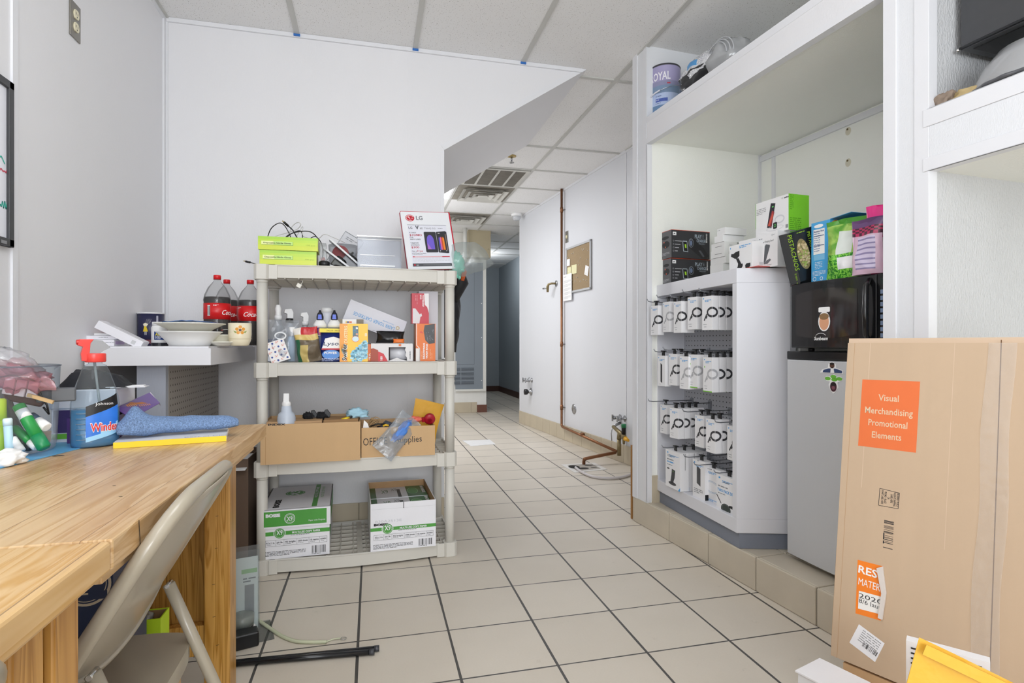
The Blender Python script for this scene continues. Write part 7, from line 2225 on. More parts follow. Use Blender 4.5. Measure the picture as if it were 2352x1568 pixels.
s.ell(0.0, 0.0, 0.026, 0.036, WHITE, 1); s.poly(rrect(0.05, 0.018, 0.004, -0.025, 0.034), WHITE, 1); s.ell(0.0, -0.002, 0.021, 0.030, M('#d9a07c', 0.5), 2); s.ell(0.0, 0.018, 0.021, 0.012, M('#8b6c48', 0.6), 3)
mb.make('sticker', md)
mb = MB(); s = S(mb, (-wm / 2 + dw * 0.43, -0.0168, mh * 0.17), (1, 0, 0), (0, 0, 1)); s.text('Sunbeam', -0.03, 0, 0.013, WHITE, 1, w=0.06, bold=0.02, shear=0.2); s.ring(0, 0.012, 0.024, 0.014, 0.0015, WHITE, 1, 14, 0.35, PI - 0.35); mb.make('logo', md)
mb = MB(); hx = -wm / 2 + dw - 0.022
mb.tube([(hx, -0.004, 0.03), (hx + 0.004, -0.026, 0.06), (hx + 0.006, -0.032, mh * 0.55), (hx + 0.004, -0.026, mh - 0.03), (hx, -0.004, mh - 0.005)], [0.007, 0.009, 0.010, 0.009, 0.007], GB, 14); mb.make('handle', md)
mb = MB(); mb.box(-wm / 2 + dw + 0.003, 0.0, 0.014, wm / 2, 0.019, 0.010 + mh, GB)
s = S(mb, (-wm / 2 + dw + 0.003, 0.0, 0.014), (1, 0, 0), (0, 0, 1)); kw = wm / 2 - (-wm / 2 + dw + 0.003)
for i in range(3):
    for j in range(9): s.rect(kw * (0.12 + 0.28 * i), mh * (0.06 + 0.082 * j), kw * 0.24, mh * 0.055, M('#7788a4', 0.4), 1)
s.rect(kw * 0.12, mh * 0.84, kw * 0.76, mh * 0.08, M('#1d2a2a', 0.2), 1)
mb.make('keypad', mw)
ZM = FT + 0.012 + mh + 0.0008
# ---- snacks on the microwave ----
PBK = M('#17181a', 0.3)
NUT = [M(c, 0.6) for c in ('#cbb68a', '#dccaa0', '#b79f70', '#a3b45a')]
LG_ = M('#a6d62c', 0.4)
def pista(w, d, h):
    mb = MB(); mb.box(0, 0, 0, w, d, h, PBK)
    s = S(mb, (0, d, 0), (0, -1, 0), (0, 0, 1)); s.rect(0, 0, d, h, M('#3c3e40', 0.35), 1)
    s.text('PISTACHIOS', d * 0.78, h * 0.96, d * 0.42, LG_, 2, w=h * 0.72, rot=-PI / 2)
    s.text('by nature', d * 0.66, h * 0.18, d * 0.22, LG_, 2, w=h * 0.14, rot=-PI / 2)
    s = S(mb, (0, 0, 0), (1, 0, 0), (0, 0, 1))
    s.ell(w * 0.40, h * 0.52, w * 0.27, h * 0.31, M('#8f8458', 0.6), 1, 30)
    r = random.Random(6)
    for k in range(90):
        a, q = r.uniform(0, 2 * PI), math.sqrt(r.random()) * 0.92
        s.ell(w * (0.40 + 0.24 * q * math.cos(a)), h * (0.52 + 0.28 * q * math.sin(a)), 0.0062, 0.0042, NUT[k % 4], 2 + k % 5, 8, r.uniform(0, 1), r.uniform(0, 1) + 2 * PI)
    s.text('PISTACHIOS', w * 0.74, h * 0.92, w * 0.13, LG_, 2, w=h * 0.5, rot=-PI / 2); s.tiny(w * 0.3, h * 0.95, w * 0.6, 1, 0.006, LG_)
    return mb
mb = pista(0.115, 0.052, 0.192)
po = mb.make('pistachio_box', bevel=0.0008)
T(po, 'black pistachio box tilted to the left, its oval window full of nuts', 'box', 'black pistachio boxes')
po.rotation_euler = (Matrix.Rotation(AR + 0.02, 3, 'Z') @ Matrix.Rotation(rad(-17), 3, 'Y')).to_euler()
po.location = Wd(ab(1839, 0.085), 0.085, ZM + 0.002)
mb = pista(0.10, 0.05, 0.205)
o = mb.make('pistachio_box', bevel=0.0008, loc=Wd(ab(1840, 0.18), 0.175, ZM), rot=AR)
T(o, 'upright black pistachio box squeezed between the tilted one and the blue box', 'box', 'black pistachio boxes')
BLB = M('#4aa6de', 0.4)
ab1, ab2 = ab(1866, 0.13), ab(1909, 0.13)
pB = Wd(ab1, 0.125, ZM)
t = T(empty('snack_box', pB, ROTR), 'open bright blue snack box showing its nutrition facts panel', 'box')
wB = ab2 - ab1; hB = hgt(Wd(ab2, 0.125, ZM), 503)
mb = MB(); mb.open_box(0, 0, 0, wB, 0.19, hB, 0.0015, BLB); mb.box(0.002, 0.002, 0.01, wB - 0.002, 0.188, hB - 0.03, M('#6b5f50', 0.7))
s = S(mb, (0, 0, 0), (1, 0, 0), (0, 0, 1))
s.rect(wB * 0.12, hB * 0.46, wB * 0.6, hB * 0.42, WHITE, 1); s.text('Nutrition Facts', wB * 0.14, hB * 0.83, hB * 0.03, M('#2c4a80', 0.5), 2, w=wB * 0.55, bold=0.03)
for k in range(9): s.tiny(wB * 0.15, hB * (0.80 - 0.036 * k), wB * 0.54, 1, 0.005, M('#4a6ca8', 0.5), 2, seed=k)
for k in (0.76, 0.60): s.rect(wB * 0.14, hB * k, wB * 0.56, 0.0025, M('#2c4a80', 0.5), 3)
s.ell(wB * 0.4, hB * 0.93, wB * 0.25, hB * 0.03, WHITE, 1); s.rect(wB * 0.14, hB * 0.36, wB * 0.58, hB * 0.09, M('#7fbfe6', 0.4), 1)
s.tiny(wB * 0.2, hB * 0.32, wB * 0.4, 5, 0.006, WHITE, fill=0.3); s.tiny(wB * 0.08, hB * 0.17, wB * 0.7, 4, 0.005, WHITE, fill=0.35); s.ring(wB * 0.18, hB * 0.05, 0.008, 0.008, 0.002, WHITE, 1, 16); s.ring(wB * 0.55, hB * 0.05, 0.007, 0.007, 0.002, WHITE, 1, 16)
s = S(mb, (wB, 0, 0), (0, 1, 0), (0, 0, 1)); s.ell(0.03, hB * 0.82, 0.035, 0.04, M('#e0a23c', 0.4), 1); s.rect(0.0, hB * 0.25, 0.04, hB * 0.4, WHITE, 1); s.rect(0.0, 0.0, 0.03, hB * 0.2, M('#c8303c', 0.4), 1)
mb.make('carton_body', t)
mb = MB(); mb.box(0, 0, 0, wB, 0.05, 0.0015, BLB, X=Matrix.Translation((0, 0.19, hB)) @ Matrix.Rotation(rad(150), 4, 'X') @ Matrix.Rotation(0, 4, 'Y')); mb.box(wB, 0.0, hB, wB + 0.09, 0.15, hB + 0.0015, BLB, X=Matrix.Translation((wB, 0, hB)) @ Matrix.Rotation(rad(-4), 4, 'Y') @ Matrix.Translation((-wB, 0, -hB))); mb.make('flaps', t)
def gcol(u, v, sg):
    r = noise.noise(Vector((u * 9, v * 9, 2)))
    if v > 0.9: return M('#4f9a34', 0.3)
    if 0.34 < u < 0.75 and 0.42 < v < 0.78: return M('#dfe6e0', 0.3)
    if 0.35 < u < 0.8 and 0.16 < v < 0.36: return M('#eeeef0', 0.35)
    if v < 0.4: return M2('#1f7f22', '#8fdc50', 75, 0.5, 0.08, 0.15, dist=2.0)
    return M2('#5da334', '#a9cf62', 22, 0.5, 0.12, 0.3, dist=1.0)
def bagp(name, label, uc, b, w, h, t_, fn, seed, rot, mat, cat='bag', amp=0.012, tilt=0):
    mb = MB(); pouch(mb, w, h, t_, mat, fn, seed=seed, amp=amp, top=0.35, nu=30, nv=34)
    s = S(mb, (-w / 2, -t_ * 0.55, 0), (1, 0, 0), (0, 0, 1))
    return T(mb.make(name, loc=Wd(ab(uc, b), b, ZM), rot=Euler((0, tilt, ROTR + rot))), label, cat)
o = bagp('candy_bag', 'shiny green candy bag leaning beside the blue snack box', 1944, 0.135, 0.145, 0.215, 0.07, gcol, 3, 0.2, M('#5fae34', 0.25))
def pcol(u, v, sg):
    if v > 0.84: return M('#6b4a78', 0.35)
    if v > 0.70: return M('#b8325e', 0.35) if (int(u * 9) + int(v * 40)) % 2 else M('#4a1f34', 0.35)
    if 0.2 < u < 0.85 and 0.1 < v < 0.68: return M('#d3c8e2', 0.35) if int(v * 34) % 3 else M('#8f84ac', 0.4)
    return M('#d8b8cc', 0.3)
bagp('candy_bag', 'lavender snack bag with a plaid top and printed back panel', 1993, 0.10, 0.105, 0.19, 0.055, pcol, 8, 0.2, M('#d8c0d4', 0.3))
def kcol(u, v, sg):
    if v > 0.55: return M('#ec2f8c', 0.25, coat=0.3)
    if 0.15 < v < 0.5 and u > 0.3: return M('#e6d6dc', 0.35)
    return M('#e43f8a', 0.3)
bagp('candy_bag', 'hot pink snack bag at the right end of the microwave, partly hidden by the post', 2030, 0.13, 0.12, 0.235, 0.06, kcol, 14, 0.1, M('#e43f8a', 0.3))

# ---- header shelf: paint can and bundle ----
ZH = 2.2295
cr_ = 0.083
a_c = Loc(Zp(1526, 262, ZH))
ac, bc = ab(1527, 0.12), 0.12
pc_ = Wd(ac, bc, ZH - 0.012)
pt = T(empty('paint_can', pc_, 0), 'round paint can with a lilac and blue label and wire handle on the header shelf', 'can')
hc = hgt(pc_, 160) - 0.002
mb = MB(); mb.lathe([(cr_, 0), (cr_ + 0.002, 0.004), (cr_, 0.01), (cr_, hc - 0.01), (cr_ + 0.002, hc - 0.004), (cr_, hc)], M('#5c5c62', 0.35, 0.6), seg=48, mats=[M('#2b2b30', 0.4), M('#2b2b30', 0.4), M('#a39dc2', 0.35), M('#5c5c62', 0.3, 0.8), M('#5c5c62', 0.3, 0.8)])
face_a = math.atan2(-pc_.y, -pc_.x)
s = SC_(mb, (0, 0, 0), cr_, cr_, face_a, 0.0006)
s.rect(-0.12, 0.012, 0.26, hc * 0.36, M('#6e8fb4', 0.35), 1); s.rect(-0.12, hc * 0.24, 0.24, hc * 0.22, M('#b6c6e6', 0.35), 2); s.rect(-0.12, hc * 0.46, 0.26, hc * 0.14, M('#7c93b0', 0.35), 1); s.rect(-0.12, hc * 0.6, 0.26, hc * 0.08, M('#9090b0', 0.35), 1)
s.rect(-0.05, hc * 0.30, 0.065, hc * 0.06, M('#4b62b0', 0.4), 3); s.text('MARQUEE', -0.048, hc * 0.31, 0.006, WHITE, 4, w=0.03) if False else s.tiny(-0.048, hc * 0.33, 0.03, 1, 0.006, WHITE, 4)
s.tiny(-0.05, hc * 0.4, 0.06, 1, 0.007, M('#52618e', 0.5), 4); s.tiny(-0.05, hc * 0.27, 0.05, 1, 0.005, M('#52618e', 0.5), 4)
s.text('ROYAL', -0.085, hc * 0.70, hc * 0.15, M('#f0eef4', 0.4), 3, w=0.115, bold=0.02); s.text('ace', 0.012, hc * 0.62, 0.009, RED, 3, bold=0.05)
mb.make('can_body', pt)
mb = MB(); hp = []
for k in range(13):
    q = k / 12; an = face_a - PI / 2 + PI * q
    hp.append(Vector(((cr_ + 0.006 + 0.012 * math.sin(PI * q)) * math.cos(an), (cr_ + 0.006 + 0.012 * math.sin(PI * q)) * math.sin(an), hc * (0.36 + 0.30 * q))))
mb.tube(hp, 0.0013, CHROME, 6); mb.make('wire_handle', pt)
mb = MB(); mb.tube(hp[2:6], 0.004, M('#dddde4', 0.4), 8); mb.make('handle_grip', pt)
# plastic-wrapped bundle
pb_ = Wd(ab(1640, 0.14), 0.135, ZH - 0.012)
t = T(empty('plastic_bundle', pb_, ROTR), 'crumpled white and black printed plastic bag bundle on the header shelf', 'bag')
mb = MB()
def bcol_fn(mb_, c, r, seed, X=None):
    def fn(u, v):
        a, b = 2 * PI * (u % 1.0), PI * (v - 0.5)
        d = Vector((math.cos(a) * math.cos(b), math.sin(a) * math.cos(b), math.sin(b)))
        k = 1 + 0.16 * noise.noise(d * 3 + Vector((seed, 0, 0))) + 0.07 * noise.noise(d * 11 + Vector((seed, 0, 0)))
        p = Vector((d.x * r[0] * k, d.y * r[1] * k, d.z * r[2] * k)) + Vector(c)
        if p.z < 0.0: p.z = 0
        return p
    WB, BB_, PT = M2('#8d93a4', '#e2e3e6', 60, 0.42, 0.05, 0.25, (1, 3, 1), 3.0), M2('#1d1e22', '#d9dade', 22, 0.66, 0.02, 0.3, dist=2.0), M('#b4b8c2', 0.3)
    def mf(u, v):
        if v < 0.56: return BB_ if 0.3 < u < 0.95 and noise.noise(Vector((u * 9, v * 9, 0))) > -0.25 else WB
        q = noise.noise(Vector((u * 60, v * 18, 3)))
        if 0.62 < v < 0.72 and 0.70 < u < 0.76: return M('#4f9ad6', 0.3)
        return WB
    mb_.grid(fn, 60, 34, WB, mf)
bcol_fn(mb, (-0.02, 0.0, 0.09), (0.20, 0.11, 0.11), 3)
mb.make('printed_film', t)
mb = MB(); blob(mb, (0.12, 0.0, 0.09), (0.11, 0.10, 0.10), clear('#e8eaec', 0.7, 0.8, 0.12), 5, 0.25, 2.5, flat=False); mb.make('clear_film', t)
mb = MB()
for k in range(3):
    mb.tube([(0.12 + (0.10 - 0.012 * k) * math.cos(a), -0.06 - 0.01 * k, 0.095 + (0.095 - 0.012 * k) * math.sin(a)) for a in [PI * j / 16 for j in range(17)]], 0.003, M('#b9bbbf', 0.3), 6)
mb.make('coiled_rim', t)
mb = MB(); blob(mb, (0, 0, 0.03), (0.03, 0.03, 0.035), BLACK, 2, 0.3); T(mb.make('black_plug', loc=Wd(ab(1558, 0.15), 0.12, ZH + 0.10), rot=0), 'black plastic knob end between the paint can and the bundle', 'knob') if False else None

# ---- right bay shelf ----
ZS = 1.677
bk0 = 0.10
pk = Bp(2207, 117, bk0)
bm = MB(); bm.box(0, 0, 0, 1.2, 0.42, 0.6, M('#3f4043', 0.32, var=0.1, scale=40)); 
bm.box(0.02, 0.02, -0.002, 1.2, 0.40, 0.001, M('#101012', 0.25)); bm.cyl((-0.004, 0.0, 0.004), (-0.010, -0.004, 0.004), 0.006, CHROME, 12)
t = T(empty('black_cabinet', Wd(pk.x, bk0, pk.z), ROTR), 'black metal cabinet hanging above the shelf at the upper right', 'cabinet')
bm.make('cabinet_body', t, bevel=0.004)
mb = MB(); mb.tube([(0.0, -0.004, 0.006), (1.2, -0.004, 0.006)], 0.004, M('#2b2c2f', 0.35), 8); mb.make('bottom_edge', t)
mb = MB(); mb.cyl((0.175, -0.002, 0.06), (0.175, -0.012, 0.06), 0.006, CHROME, 14); mb.make('knob', t)
pb2 = Wd(ab(2392, 0.14), 0.15, ZS)
t = T(empty('glass_bowl', pb2, 0), 'large upturned grey glass bowl on the right-hand shelf', 'bowl')
GL = M('#9fa0a2', 0.12, var=0.1, scale=10, spec=0.8)
mb = MB(); mb.lathe([(0.15, 0.0), (0.152, 0.01), (0.145, 0.03), (0.128, 0.07), (0.095, 0.11), (0.05, 0.128), (0, 0.13)], GL, seg=64); mb.make('bowl_body', t)
mb = MB(); mb.tube([((0.153 + 0.002 * math.sin(20 * a)) * math.cos(a), (0.153 + 0.002 * math.sin(20 * a)) * math.sin(a), 0.006) for a in [2 * PI * k / 120 for k in range(120)]], 0.006, M('#55565a', 0.3), 8, closed=True); mb.make('rim', t)
mb = MB(); blob(mb, (0, 0, 0.016), (0.030, 0.022, 0.024), M('#8a7a6c', 0.85, var=0.2, scale=60), 4, 0.5, 2.0)
T(mb.make('rock', loc=Wd(ab(2168, 0.035), 0.035, ZS), rot=ROTR), 'brown rough rock at the left end of the right-hand shelf', 'rock')
mb = MB(); blob(mb, (0, 0, 0.012), (0.045, 0.02, 0.02), M('#b9a477', 0.85, var=0.25, scale=60), 9, 0.5, 2.0)
T(mb.make('rock', loc=Wd(ab(2222, 0.04), 0.045, ZS), rot=ROTR), 'tan layered stone between the brown rock and the grey bowl', 'rock')
# ================= ALLEY, CEILING FIXTURES, FAR END =================
def Ap(u, v, off=0.0):
    """alley wall: local coordinates (x along the wall toward the camera, z)"""
    th = rad(5.1)
    n = Vector((math.cos(th), math.sin(th)))
    p0 = Vector((AW.x, AW.y)) - n * off
    d = ray(u, v)
    t = (p0.x * n.x + p0.y * n.y) / (d[0] * n.x + d[1] * n.y)
    q = Vector((d[0] * t, d[1] * t, 1 + d[2] * t))
    ex = Vector((math.sin(th), -math.cos(th)))
    return Vector(((q.x - AW.x) * ex.x + (q.y - AW.y) * ex.y, -off, q.z))
def AWd(x, y, z):
    th = rad(5.1)
    return Vector((AW.x + x * math.sin(th) + y * math.cos(th), AW.y - x * math.cos(th) + y * math.sin(th), z))
COP = M('#8a5f42', 0.35, 0.7, var=0.3, scale=12)
BRS = M('#8d7e5c', 0.4, 0.7, var=0.3, scale=30)
CHR = M('#a9aaac', 0.25, 0.9, var=0.1)
# copper pipe
x0 = Ap(1290, 700, 0.03).x
pe = Ap(1416, 1036, 0.05)
t = T(empty('copper_pipe', AWd(x0, -0.03, 0.12), AROT), 'old copper water pipe running down the alley wall and along its tiled base', 'pipe')
zl = Ap(1290, 978, 0.03).z
mb = MB(); mb.tube([(0, 0, CEIL - 0.122), (0, 0, zl - 0.12 + 0.03), (0.01, -0.004, zl - 0.12 + 0.008), (0.04, -0.01, zl - 0.12 - 0.002), (pe.x - x0, -0.022, pe.z - 0.12)], 0.0125, COP, 14); mb.make('main_run', t)
for z_ in (2.4, 1.0, 0.34):
    mb = MB(); mb.tube([(0, 0, z_ - 0.12 - 0.025), (0, 0, z_ - 0.12 + 0.025)], 0.016, COP, 14); mb.box(-0.03, 0.02, z_ - 0.125, 0.03, 0.03, z_ - 0.115, CHR); mb.make('coupling', t)
mb = MB(); mb.tube([(0.5, -0.014, zl - 0.125), (0.54, -0.0145, zl - 0.126)], 0.016, COP, 14); mb.make('coupling', t)
pf = [Zp(1415, 1044, 0.13) * 0 + Vector(AWd(pe.x + 0.01, -0.08, 0.12)), Zp(1343, 1055, 0.09), Zp(1341, 1067, 0.0)]
pf = [AWd(pe.x, -0.06, pe.z - 0.01), Zp(1350, 1052, 0.06), Zp(1342, 1056, 0.045), Zp(1341, 1066, 0.002)]
mb = MB(); mb.tube([p - pf[0] for p in smooth_path(pf, 5)], 0.014, COP, 12)
T(mb.make('drain_pipe', loc=pf[0]), 'short copper pipe bending down into the floor drain', 'pipe')
# valve assembly
pv = Ap(1422, 1008, 0.07)
t = T(empty('backflow_valve', AWd(pv.x, -0.07, pv.z), AROT), 'brass valve assembly with a green knob and yellow fitting low on the alley wall', 'valve')
mb = MB()
mb.tube([(0, 0, 0.0), (0, 0, pe.z - pv.z - 0.02)], 0.017, BRS, 14)
mb.tube([(-0.10, 0, 0.09), (0.02, 0, 0.055), (0.09, 0, 0.03)], [0.014, 0.018, 0.014], BRS, 14); mb.tube([(0, 0, 0.0), (0, 0, 0.06)], [0.02, 0.014], BRS, 14)
mb.lathe([(0.0, -0.02), (0.018, -0.015), (0.022, 0.0), (0.018, 0.02), (0.0, 0.03)], BRS, o=(0.075, 0, 0.03), seg=16)
mb.tube([(0.075, 0, 0.03), (0.075, 0, -0.03)], [0.016, 0.009], BRS, 12); mb.tube([(-0.10, 0, 0.09), (-0.10, 0.07, 0.12)], 0.012, CHR, 12)
mb.make('valve_body', t)
mb = MB(); mb.lathe([(0.018, 0.05), (0.018, 0.10), (0.02, 0.105)], BLACK, o=(0.075, 0, 0), seg=18); mb.make('collar', t)
mb = MB(); mb.lathe([(0.02, 0.105), (0.021, 0.13), (0.018, 0.135), (0, 0.136)], M('#1f7a4a', 0.35), o=(0.075, 0, 0), seg=18); mb.make('green_cap', t)
mb = MB(); mb.lathe([(0.012, 0), (0.02, 0.002), (0.014, 0.03), (0.01, 0.05)], M('#dfa51c', 0.4), X=Matrix.Translation((0.10, 0, 0.02)) @ Matrix.Rotation(rad(100), 4, 'Y'), seg=16); mb.make('yellow_fitting', t)
mb = MB(); mb.tube([(-0.10, -0.01, 0.075), (-0.105, -0.015, 0.03), (-0.102, -0.012, -0.03)], 0.004, CHR, 8); mb.make('lever', t)

def faucet(name, label, u, v, k=1.0, knob=False):
    p = Ap(u, v, 0.0)
    t = T(empty(name, AWd(p.x, 0, p.z), AROT), label, 'faucet')
    for i, x in enumerate((-0.09 * k, 0.0)):
        mb = MB()
        Xr = Matrix.Translation((x, 0, 0.0)) @ Matrix.Rotation(PI / 2, 4, 'X')
        mb.lathe([(0.028 * k, 0), (0.03 * k, 0.004), (0.012 * k, 0.01), (0.012 * k, 0.05 * k), (0.018 * k, 0.055 * k), (0.018 * k, 0.075 * k), (0.008 * k, 0.08 * k)], CHR, X=Xr, seg=18)
        mb.box(x - 0.006, -0.09 * k, -0.03 * k, x + 0.006, -0.078 * k, 0.03 * k, CHR)
        mb.make('tap', t)
    mb = MB(); mb.tube([(-0.14 * k, -0.05 * k, 0.005), (-0.09 * k, -0.05 * k, 0), (0, -0.05 * k, -0.005), (0.0, -0.05 * k, -0.005)], 0.011 * k, CHR, 12)
    mb.make('crossbar', t)
    if knob:
        mb = MB(); mb.lathe([(0.045, 0), (0.048, 0.004), (0.02, 0.02), (0.02, 0.05)], CHR, X=Matrix.Translation((-0.03, 0, -0.14)) @ Matrix.Rotation(PI / 2, 4, 'X'), seg=22); mb.make('escutcheon', t)
        mb = MB(); mb.lathe([(0.032, 0.05), (0.034, 0.055), (0.034, 0.085), (0.02, 0.09), (0, 0.09)], BLACK, X=Matrix.Translation((-0.03, 0, -0.14)) @ Matrix.Rotation(PI / 2, 4, 'X'), seg=22); mb.make('black_knob', t)
    return t
faucet('wall_faucet', 'chrome double tap on the alley wall above the green-knobbed valve', 1436, 961, 0.9)
faucet('wall_faucet', 'chrome tap with a black knob low at the far end of the alley wall', 1222, 873, 1.0, True)
p = Ap(1278, 651)
t = T(empty('wall_spigot', AWd(p.x, 0, p.z), AROT), 'old brass spigot sticking out of the alley wall left of the copper pipe', 'spigot')
mb = MB(); mb.lathe([(0.032, 0), (0.034, 0.005), (0.012, 0.008)], CHR, X=Matrix.Rotation(PI / 2, 4, 'X'), seg=20); mb.make('flange', t)
mb = MB(); mb.tube([(0, 0, 0), (-0.01, -0.05, 0), (-0.05, -0.07, -0.005), (-0.065, -0.075, -0.03), (-0.065, -0.075, -0.09)], [0.011, 0.011, 0.012, 0.016, 0.012], BRS, 12); mb.make('spout', t)
mb = MB(); mb.tube([(-0.065, -0.075, -0.045), (-0.14, -0.10, -0.045)], 0.008, CHR, 10); mb.make('lever', t)
p = Ap(1318.5, 939)
mb = MB(); mb.lathe([(0.05, 0), (0.051, 0.003), (0.035, 0.008), (0, 0.009)], CHR, X=Matrix.Rotation(PI / 2, 4, 'X'), seg=30)
for a in (0.5, 3.6): mb.cyl((0.03 * math.cos(a), -0.008, 0.03 * math.sin(a)), (0.03 * math.cos(a), -0.012, 0.03 * math.sin(a)), 0.004, GREY, 8)
T(mb.make('cover_disc', loc=AWd(p.x, 0, p.z), rot=AROT), 'round chrome cover disc on the lower alley wall', 'cover')
# switch plate, cork board and papers
p = Ap(1302.5, 544)
t = T(empty('switch_plate', AWd(p.x, 0, p.z), AROT), 'metal switch plate with a round button above the cork board', 'switch')
mb = MB(); mb.box(-0.035, -0.005, -0.06, 0.035, 0, 0.06, M('#8b8a84', 0.35, 0.7)); mb.make('plate', t, bevel=0.002)
mb = MB(); mb.lathe([(0.018, 0), (0.018, 0.004), (0, 0.006)], M('#d8cfa6', 0.4), X=Matrix.Translation((0, -0.005, 0)) @ Matrix.Rotation(PI / 2, 4, 'X'), seg=18); mb.make('button', t)
c0, c1 = Ap(1303, 676), Ap(1360, 552)
t = T(empty('cork_board', AWd(c0.x, 0, 1.75), AROT), 'aluminium framed cork board with pinned notes on the alley wall', 'board')
W_ = c1.x - c0.x; zb_, zt_ = 1.517 - 1.75, 1.985 - 1.75
AL = M('#c4c6c9', 0.35, 0.4)
mb = MB(); mb.box(0, -0.010, zb_, W_, -0.003, zt_, M('#9b8668', 0.9, var=0.2, scale=90, bump=0.3, bscale=300)); mb.make('cork', t)
mb = MB()
for q in ((0, zb_, W_, zb_ + 0.02), (0, zt_ - 0.02, W_, zt_), (0, zb_, 0.02, zt_), (W_ - 0.02, zb_, W_, zt_)): mb.box(q[0], -0.018, q[1], q[2], 0, q[3], AL)
mb.make('frame', t, bevel=0.001)
r = random.Random(5)
for k in range(22):
    mb = MB(); mb.lathe([(0.004, 0), (0.003, 0.008), (0, 0.009)], M('#e8e6e0', 0.4), X=Matrix.Translation((r.uniform(0.05, W_ - 0.05), -0.010, r.uniform(zb_ + 0.05, zt_ - 0.05))) @ Matrix.Rotation(PI / 2, 4, 'X'), seg=8); mb.make('push_pin', t)
YN = M('#e3dfb4', 0.7)
for nm, lb, pts, m_ in (('note_paper', 'small white note pinned near the top left of the cork board', (0.02, 0.05, 0.07, 0.07), WHITE), ('sticky_note', 'left pale yellow sticky note on the cork board', (0.03, -0.05, 0.085, 0.085), YN), ('sticky_note', 'right pale yellow sticky note on the cork board', (0.13, -0.045, 0.12, 0.09), YN), ('note_paper', 'tilted white note on the right side of the cork board', (0.42, -0.08, 0.075, 0.09), WHITE)):
    mb = MB(); mb.box(0, -0.0012, 0, pts[2], 0, pts[3], m_, X=Matrix.Rotation(rad(18) if pts[0] > 0.4 else 0.03, 4, 'Y')); s = S(mb, (0, -0.0014, 0), (1, 0, 0), (0, 0, 1))
    T(mb.make(nm, loc=AWd(c0.x + pts[0], -0.013, 1.75 + pts[1]), rot=AROT), lb, 'note', 'notes on the cork board')
q0, q1 = Ap(1297, 692), Ap(1316.5, 627)
mb = MB(); mb.box(0, -0.0012, 0, q1.x - q0.x, 0, q1.z - q0.z, WHITE); s = S(mb, (0, -0.0014, 0), (1, 0, 0), (0, 0, 1)); s.tiny(0.02, (q1.z - q0.z) * 0.9, 0.1, 1, 0.01, GREY)
for k in range(5): s.tiny(0.02, (q1.z - q0.z) * (0.75 - 0.15 * k), (q1.x - q0.x) * 0.8, 3, 0.01, LGREY, seed=k)
T(mb.make('calendar_sheet', loc=AWd(q0.x + 0.01, -0.021, q0.z), rot=AROT), 'white calendar sheet hanging over the lower left corner of the cork board', 'paper')

# floor plates and hose
f4 = [Zp(u, v, 0.001) for u, v in ((1062, 1012), (1125, 1009.5), (1138.5, 1020), (1082, 1024.5))]
c = sum(f4, Vector()) / 4
mb = MB(); mb.prism([(p.x - c.x, p.y - c.y) for p in f4], 0, 0.003, M('#e6e6e6', 0.4, var=0.08, scale=20)); T(mb.make('floor_hatch', loc=(c.x, c.y, 0.0005)), 'white square floor plate in the middle of the alley', 'plate')
f4 = [Zp(u, v, 0.001) for u, v in ((1288, 1067), (1365, 1062.5), (1395, 1078), (1320, 1085.5))]
c = sum(f4, Vector()) / 4
t = T(empty('floor_drain', (c.x, c.y, 0.0005)), 'white-framed floor drain with a broken dark grate under the copper pipe', 'drain')
mb = MB(); mb.prism([(p.x - c.x, p.y - c.y) for p in f4], 0, 0.003, M('#dcdad6', 0.4)); mb.make('frame', t)
mb = MB(); mb.prism([((p.x - c.x) * 0.72, (p.y - c.y) * 0.72) for p in f4], 0.003, 0.0042, M('#a6a097', 0.7, var=0.4, scale=40)); mb.make('grate', t)
mb = MB()
for cx, cy, rx, ry in ((-0.08, 0.02, 0.045, 0.06), (-0.03, -0.05, 0.05, 0.03), (0.06, 0.05, 0.04, 0.012), (0.07, -0.04, 0.03, 0.010)): S(mb, (cx, cy, 0.0043), (1, 0, 0), (0, 1, 0)).ell(0, 0, rx, ry, M('#1a1714', 0.9), 1, 14)
mb.make('opening', t)
P = smooth_path([Zp(u, v, 0.012) for u, v in ((1322, 1073), (1335, 1083), (1360, 1094), (1395, 1098), (1430, 1095), (1456, 1086))], 6)
mb = MB(); mb.tube([p - P[0] for p in P], 0.010, M('#c9c4c4', 0.35), 12)
T(mb.make('drain_hose', loc=P[0]), 'pale plastic hose curving from the floor drain toward the alcove corner', 'hose')
mb = MB(); mb.box(0, 0, 0, 0.02, 0.012, 0.42, M('#a07442', 0.7))
T(mb.make('wood_strip', loc=Wd(-0.03, 0.006, 0.001) , rot=AR), 'thin wooden strip standing at the far corner of the alcove wall', 'strip')

# ceiling fixtures
def tile_frame(mb, x0, y0, x1, y1, z, t, m):
    mb.box(x0, y0, z - 0.006, x1, y0 + t, z, m); mb.box(x0, y1 - t, z - 0.006, x1, y1, z, m); mb.box(x0, y0 + t, z - 0.006, x0 + t, y1 - t, z, m); mb.box(x1 - t, y0 + t, z - 0.006, x1, y1 - t, z, m)
VW = M('#c9c8c2', 0.5, var=0.12, scale=8)
zc = CEIL - 0.0085
t = T(empty('return_grille', (1.143, 5.345, zc)), 'dirty ceiling return grille with four dark filter panels', 'vent')
O = -Vector((1.143, 5.345, 0))
mb = MB(); tile_frame(mb, 0.86, 5.06, 1.43, 5.63, 0, 0.03, VW)
for k in range(1, 4): mb.box(0.86 + 0.1425 * k - 0.01, 5.09, -0.006, 0.86 + 0.1425 * k + 0.01, 5.6, 0, VW)
mb.make('frame', t, loc=O)
mb = MB(); mb.box(0.88, 5.08, -0.002, 1.41, 5.61, -0.0005, M('#6e6a62', 0.9, var=0.35, scale=14)); mb.make('filter', t, loc=O)
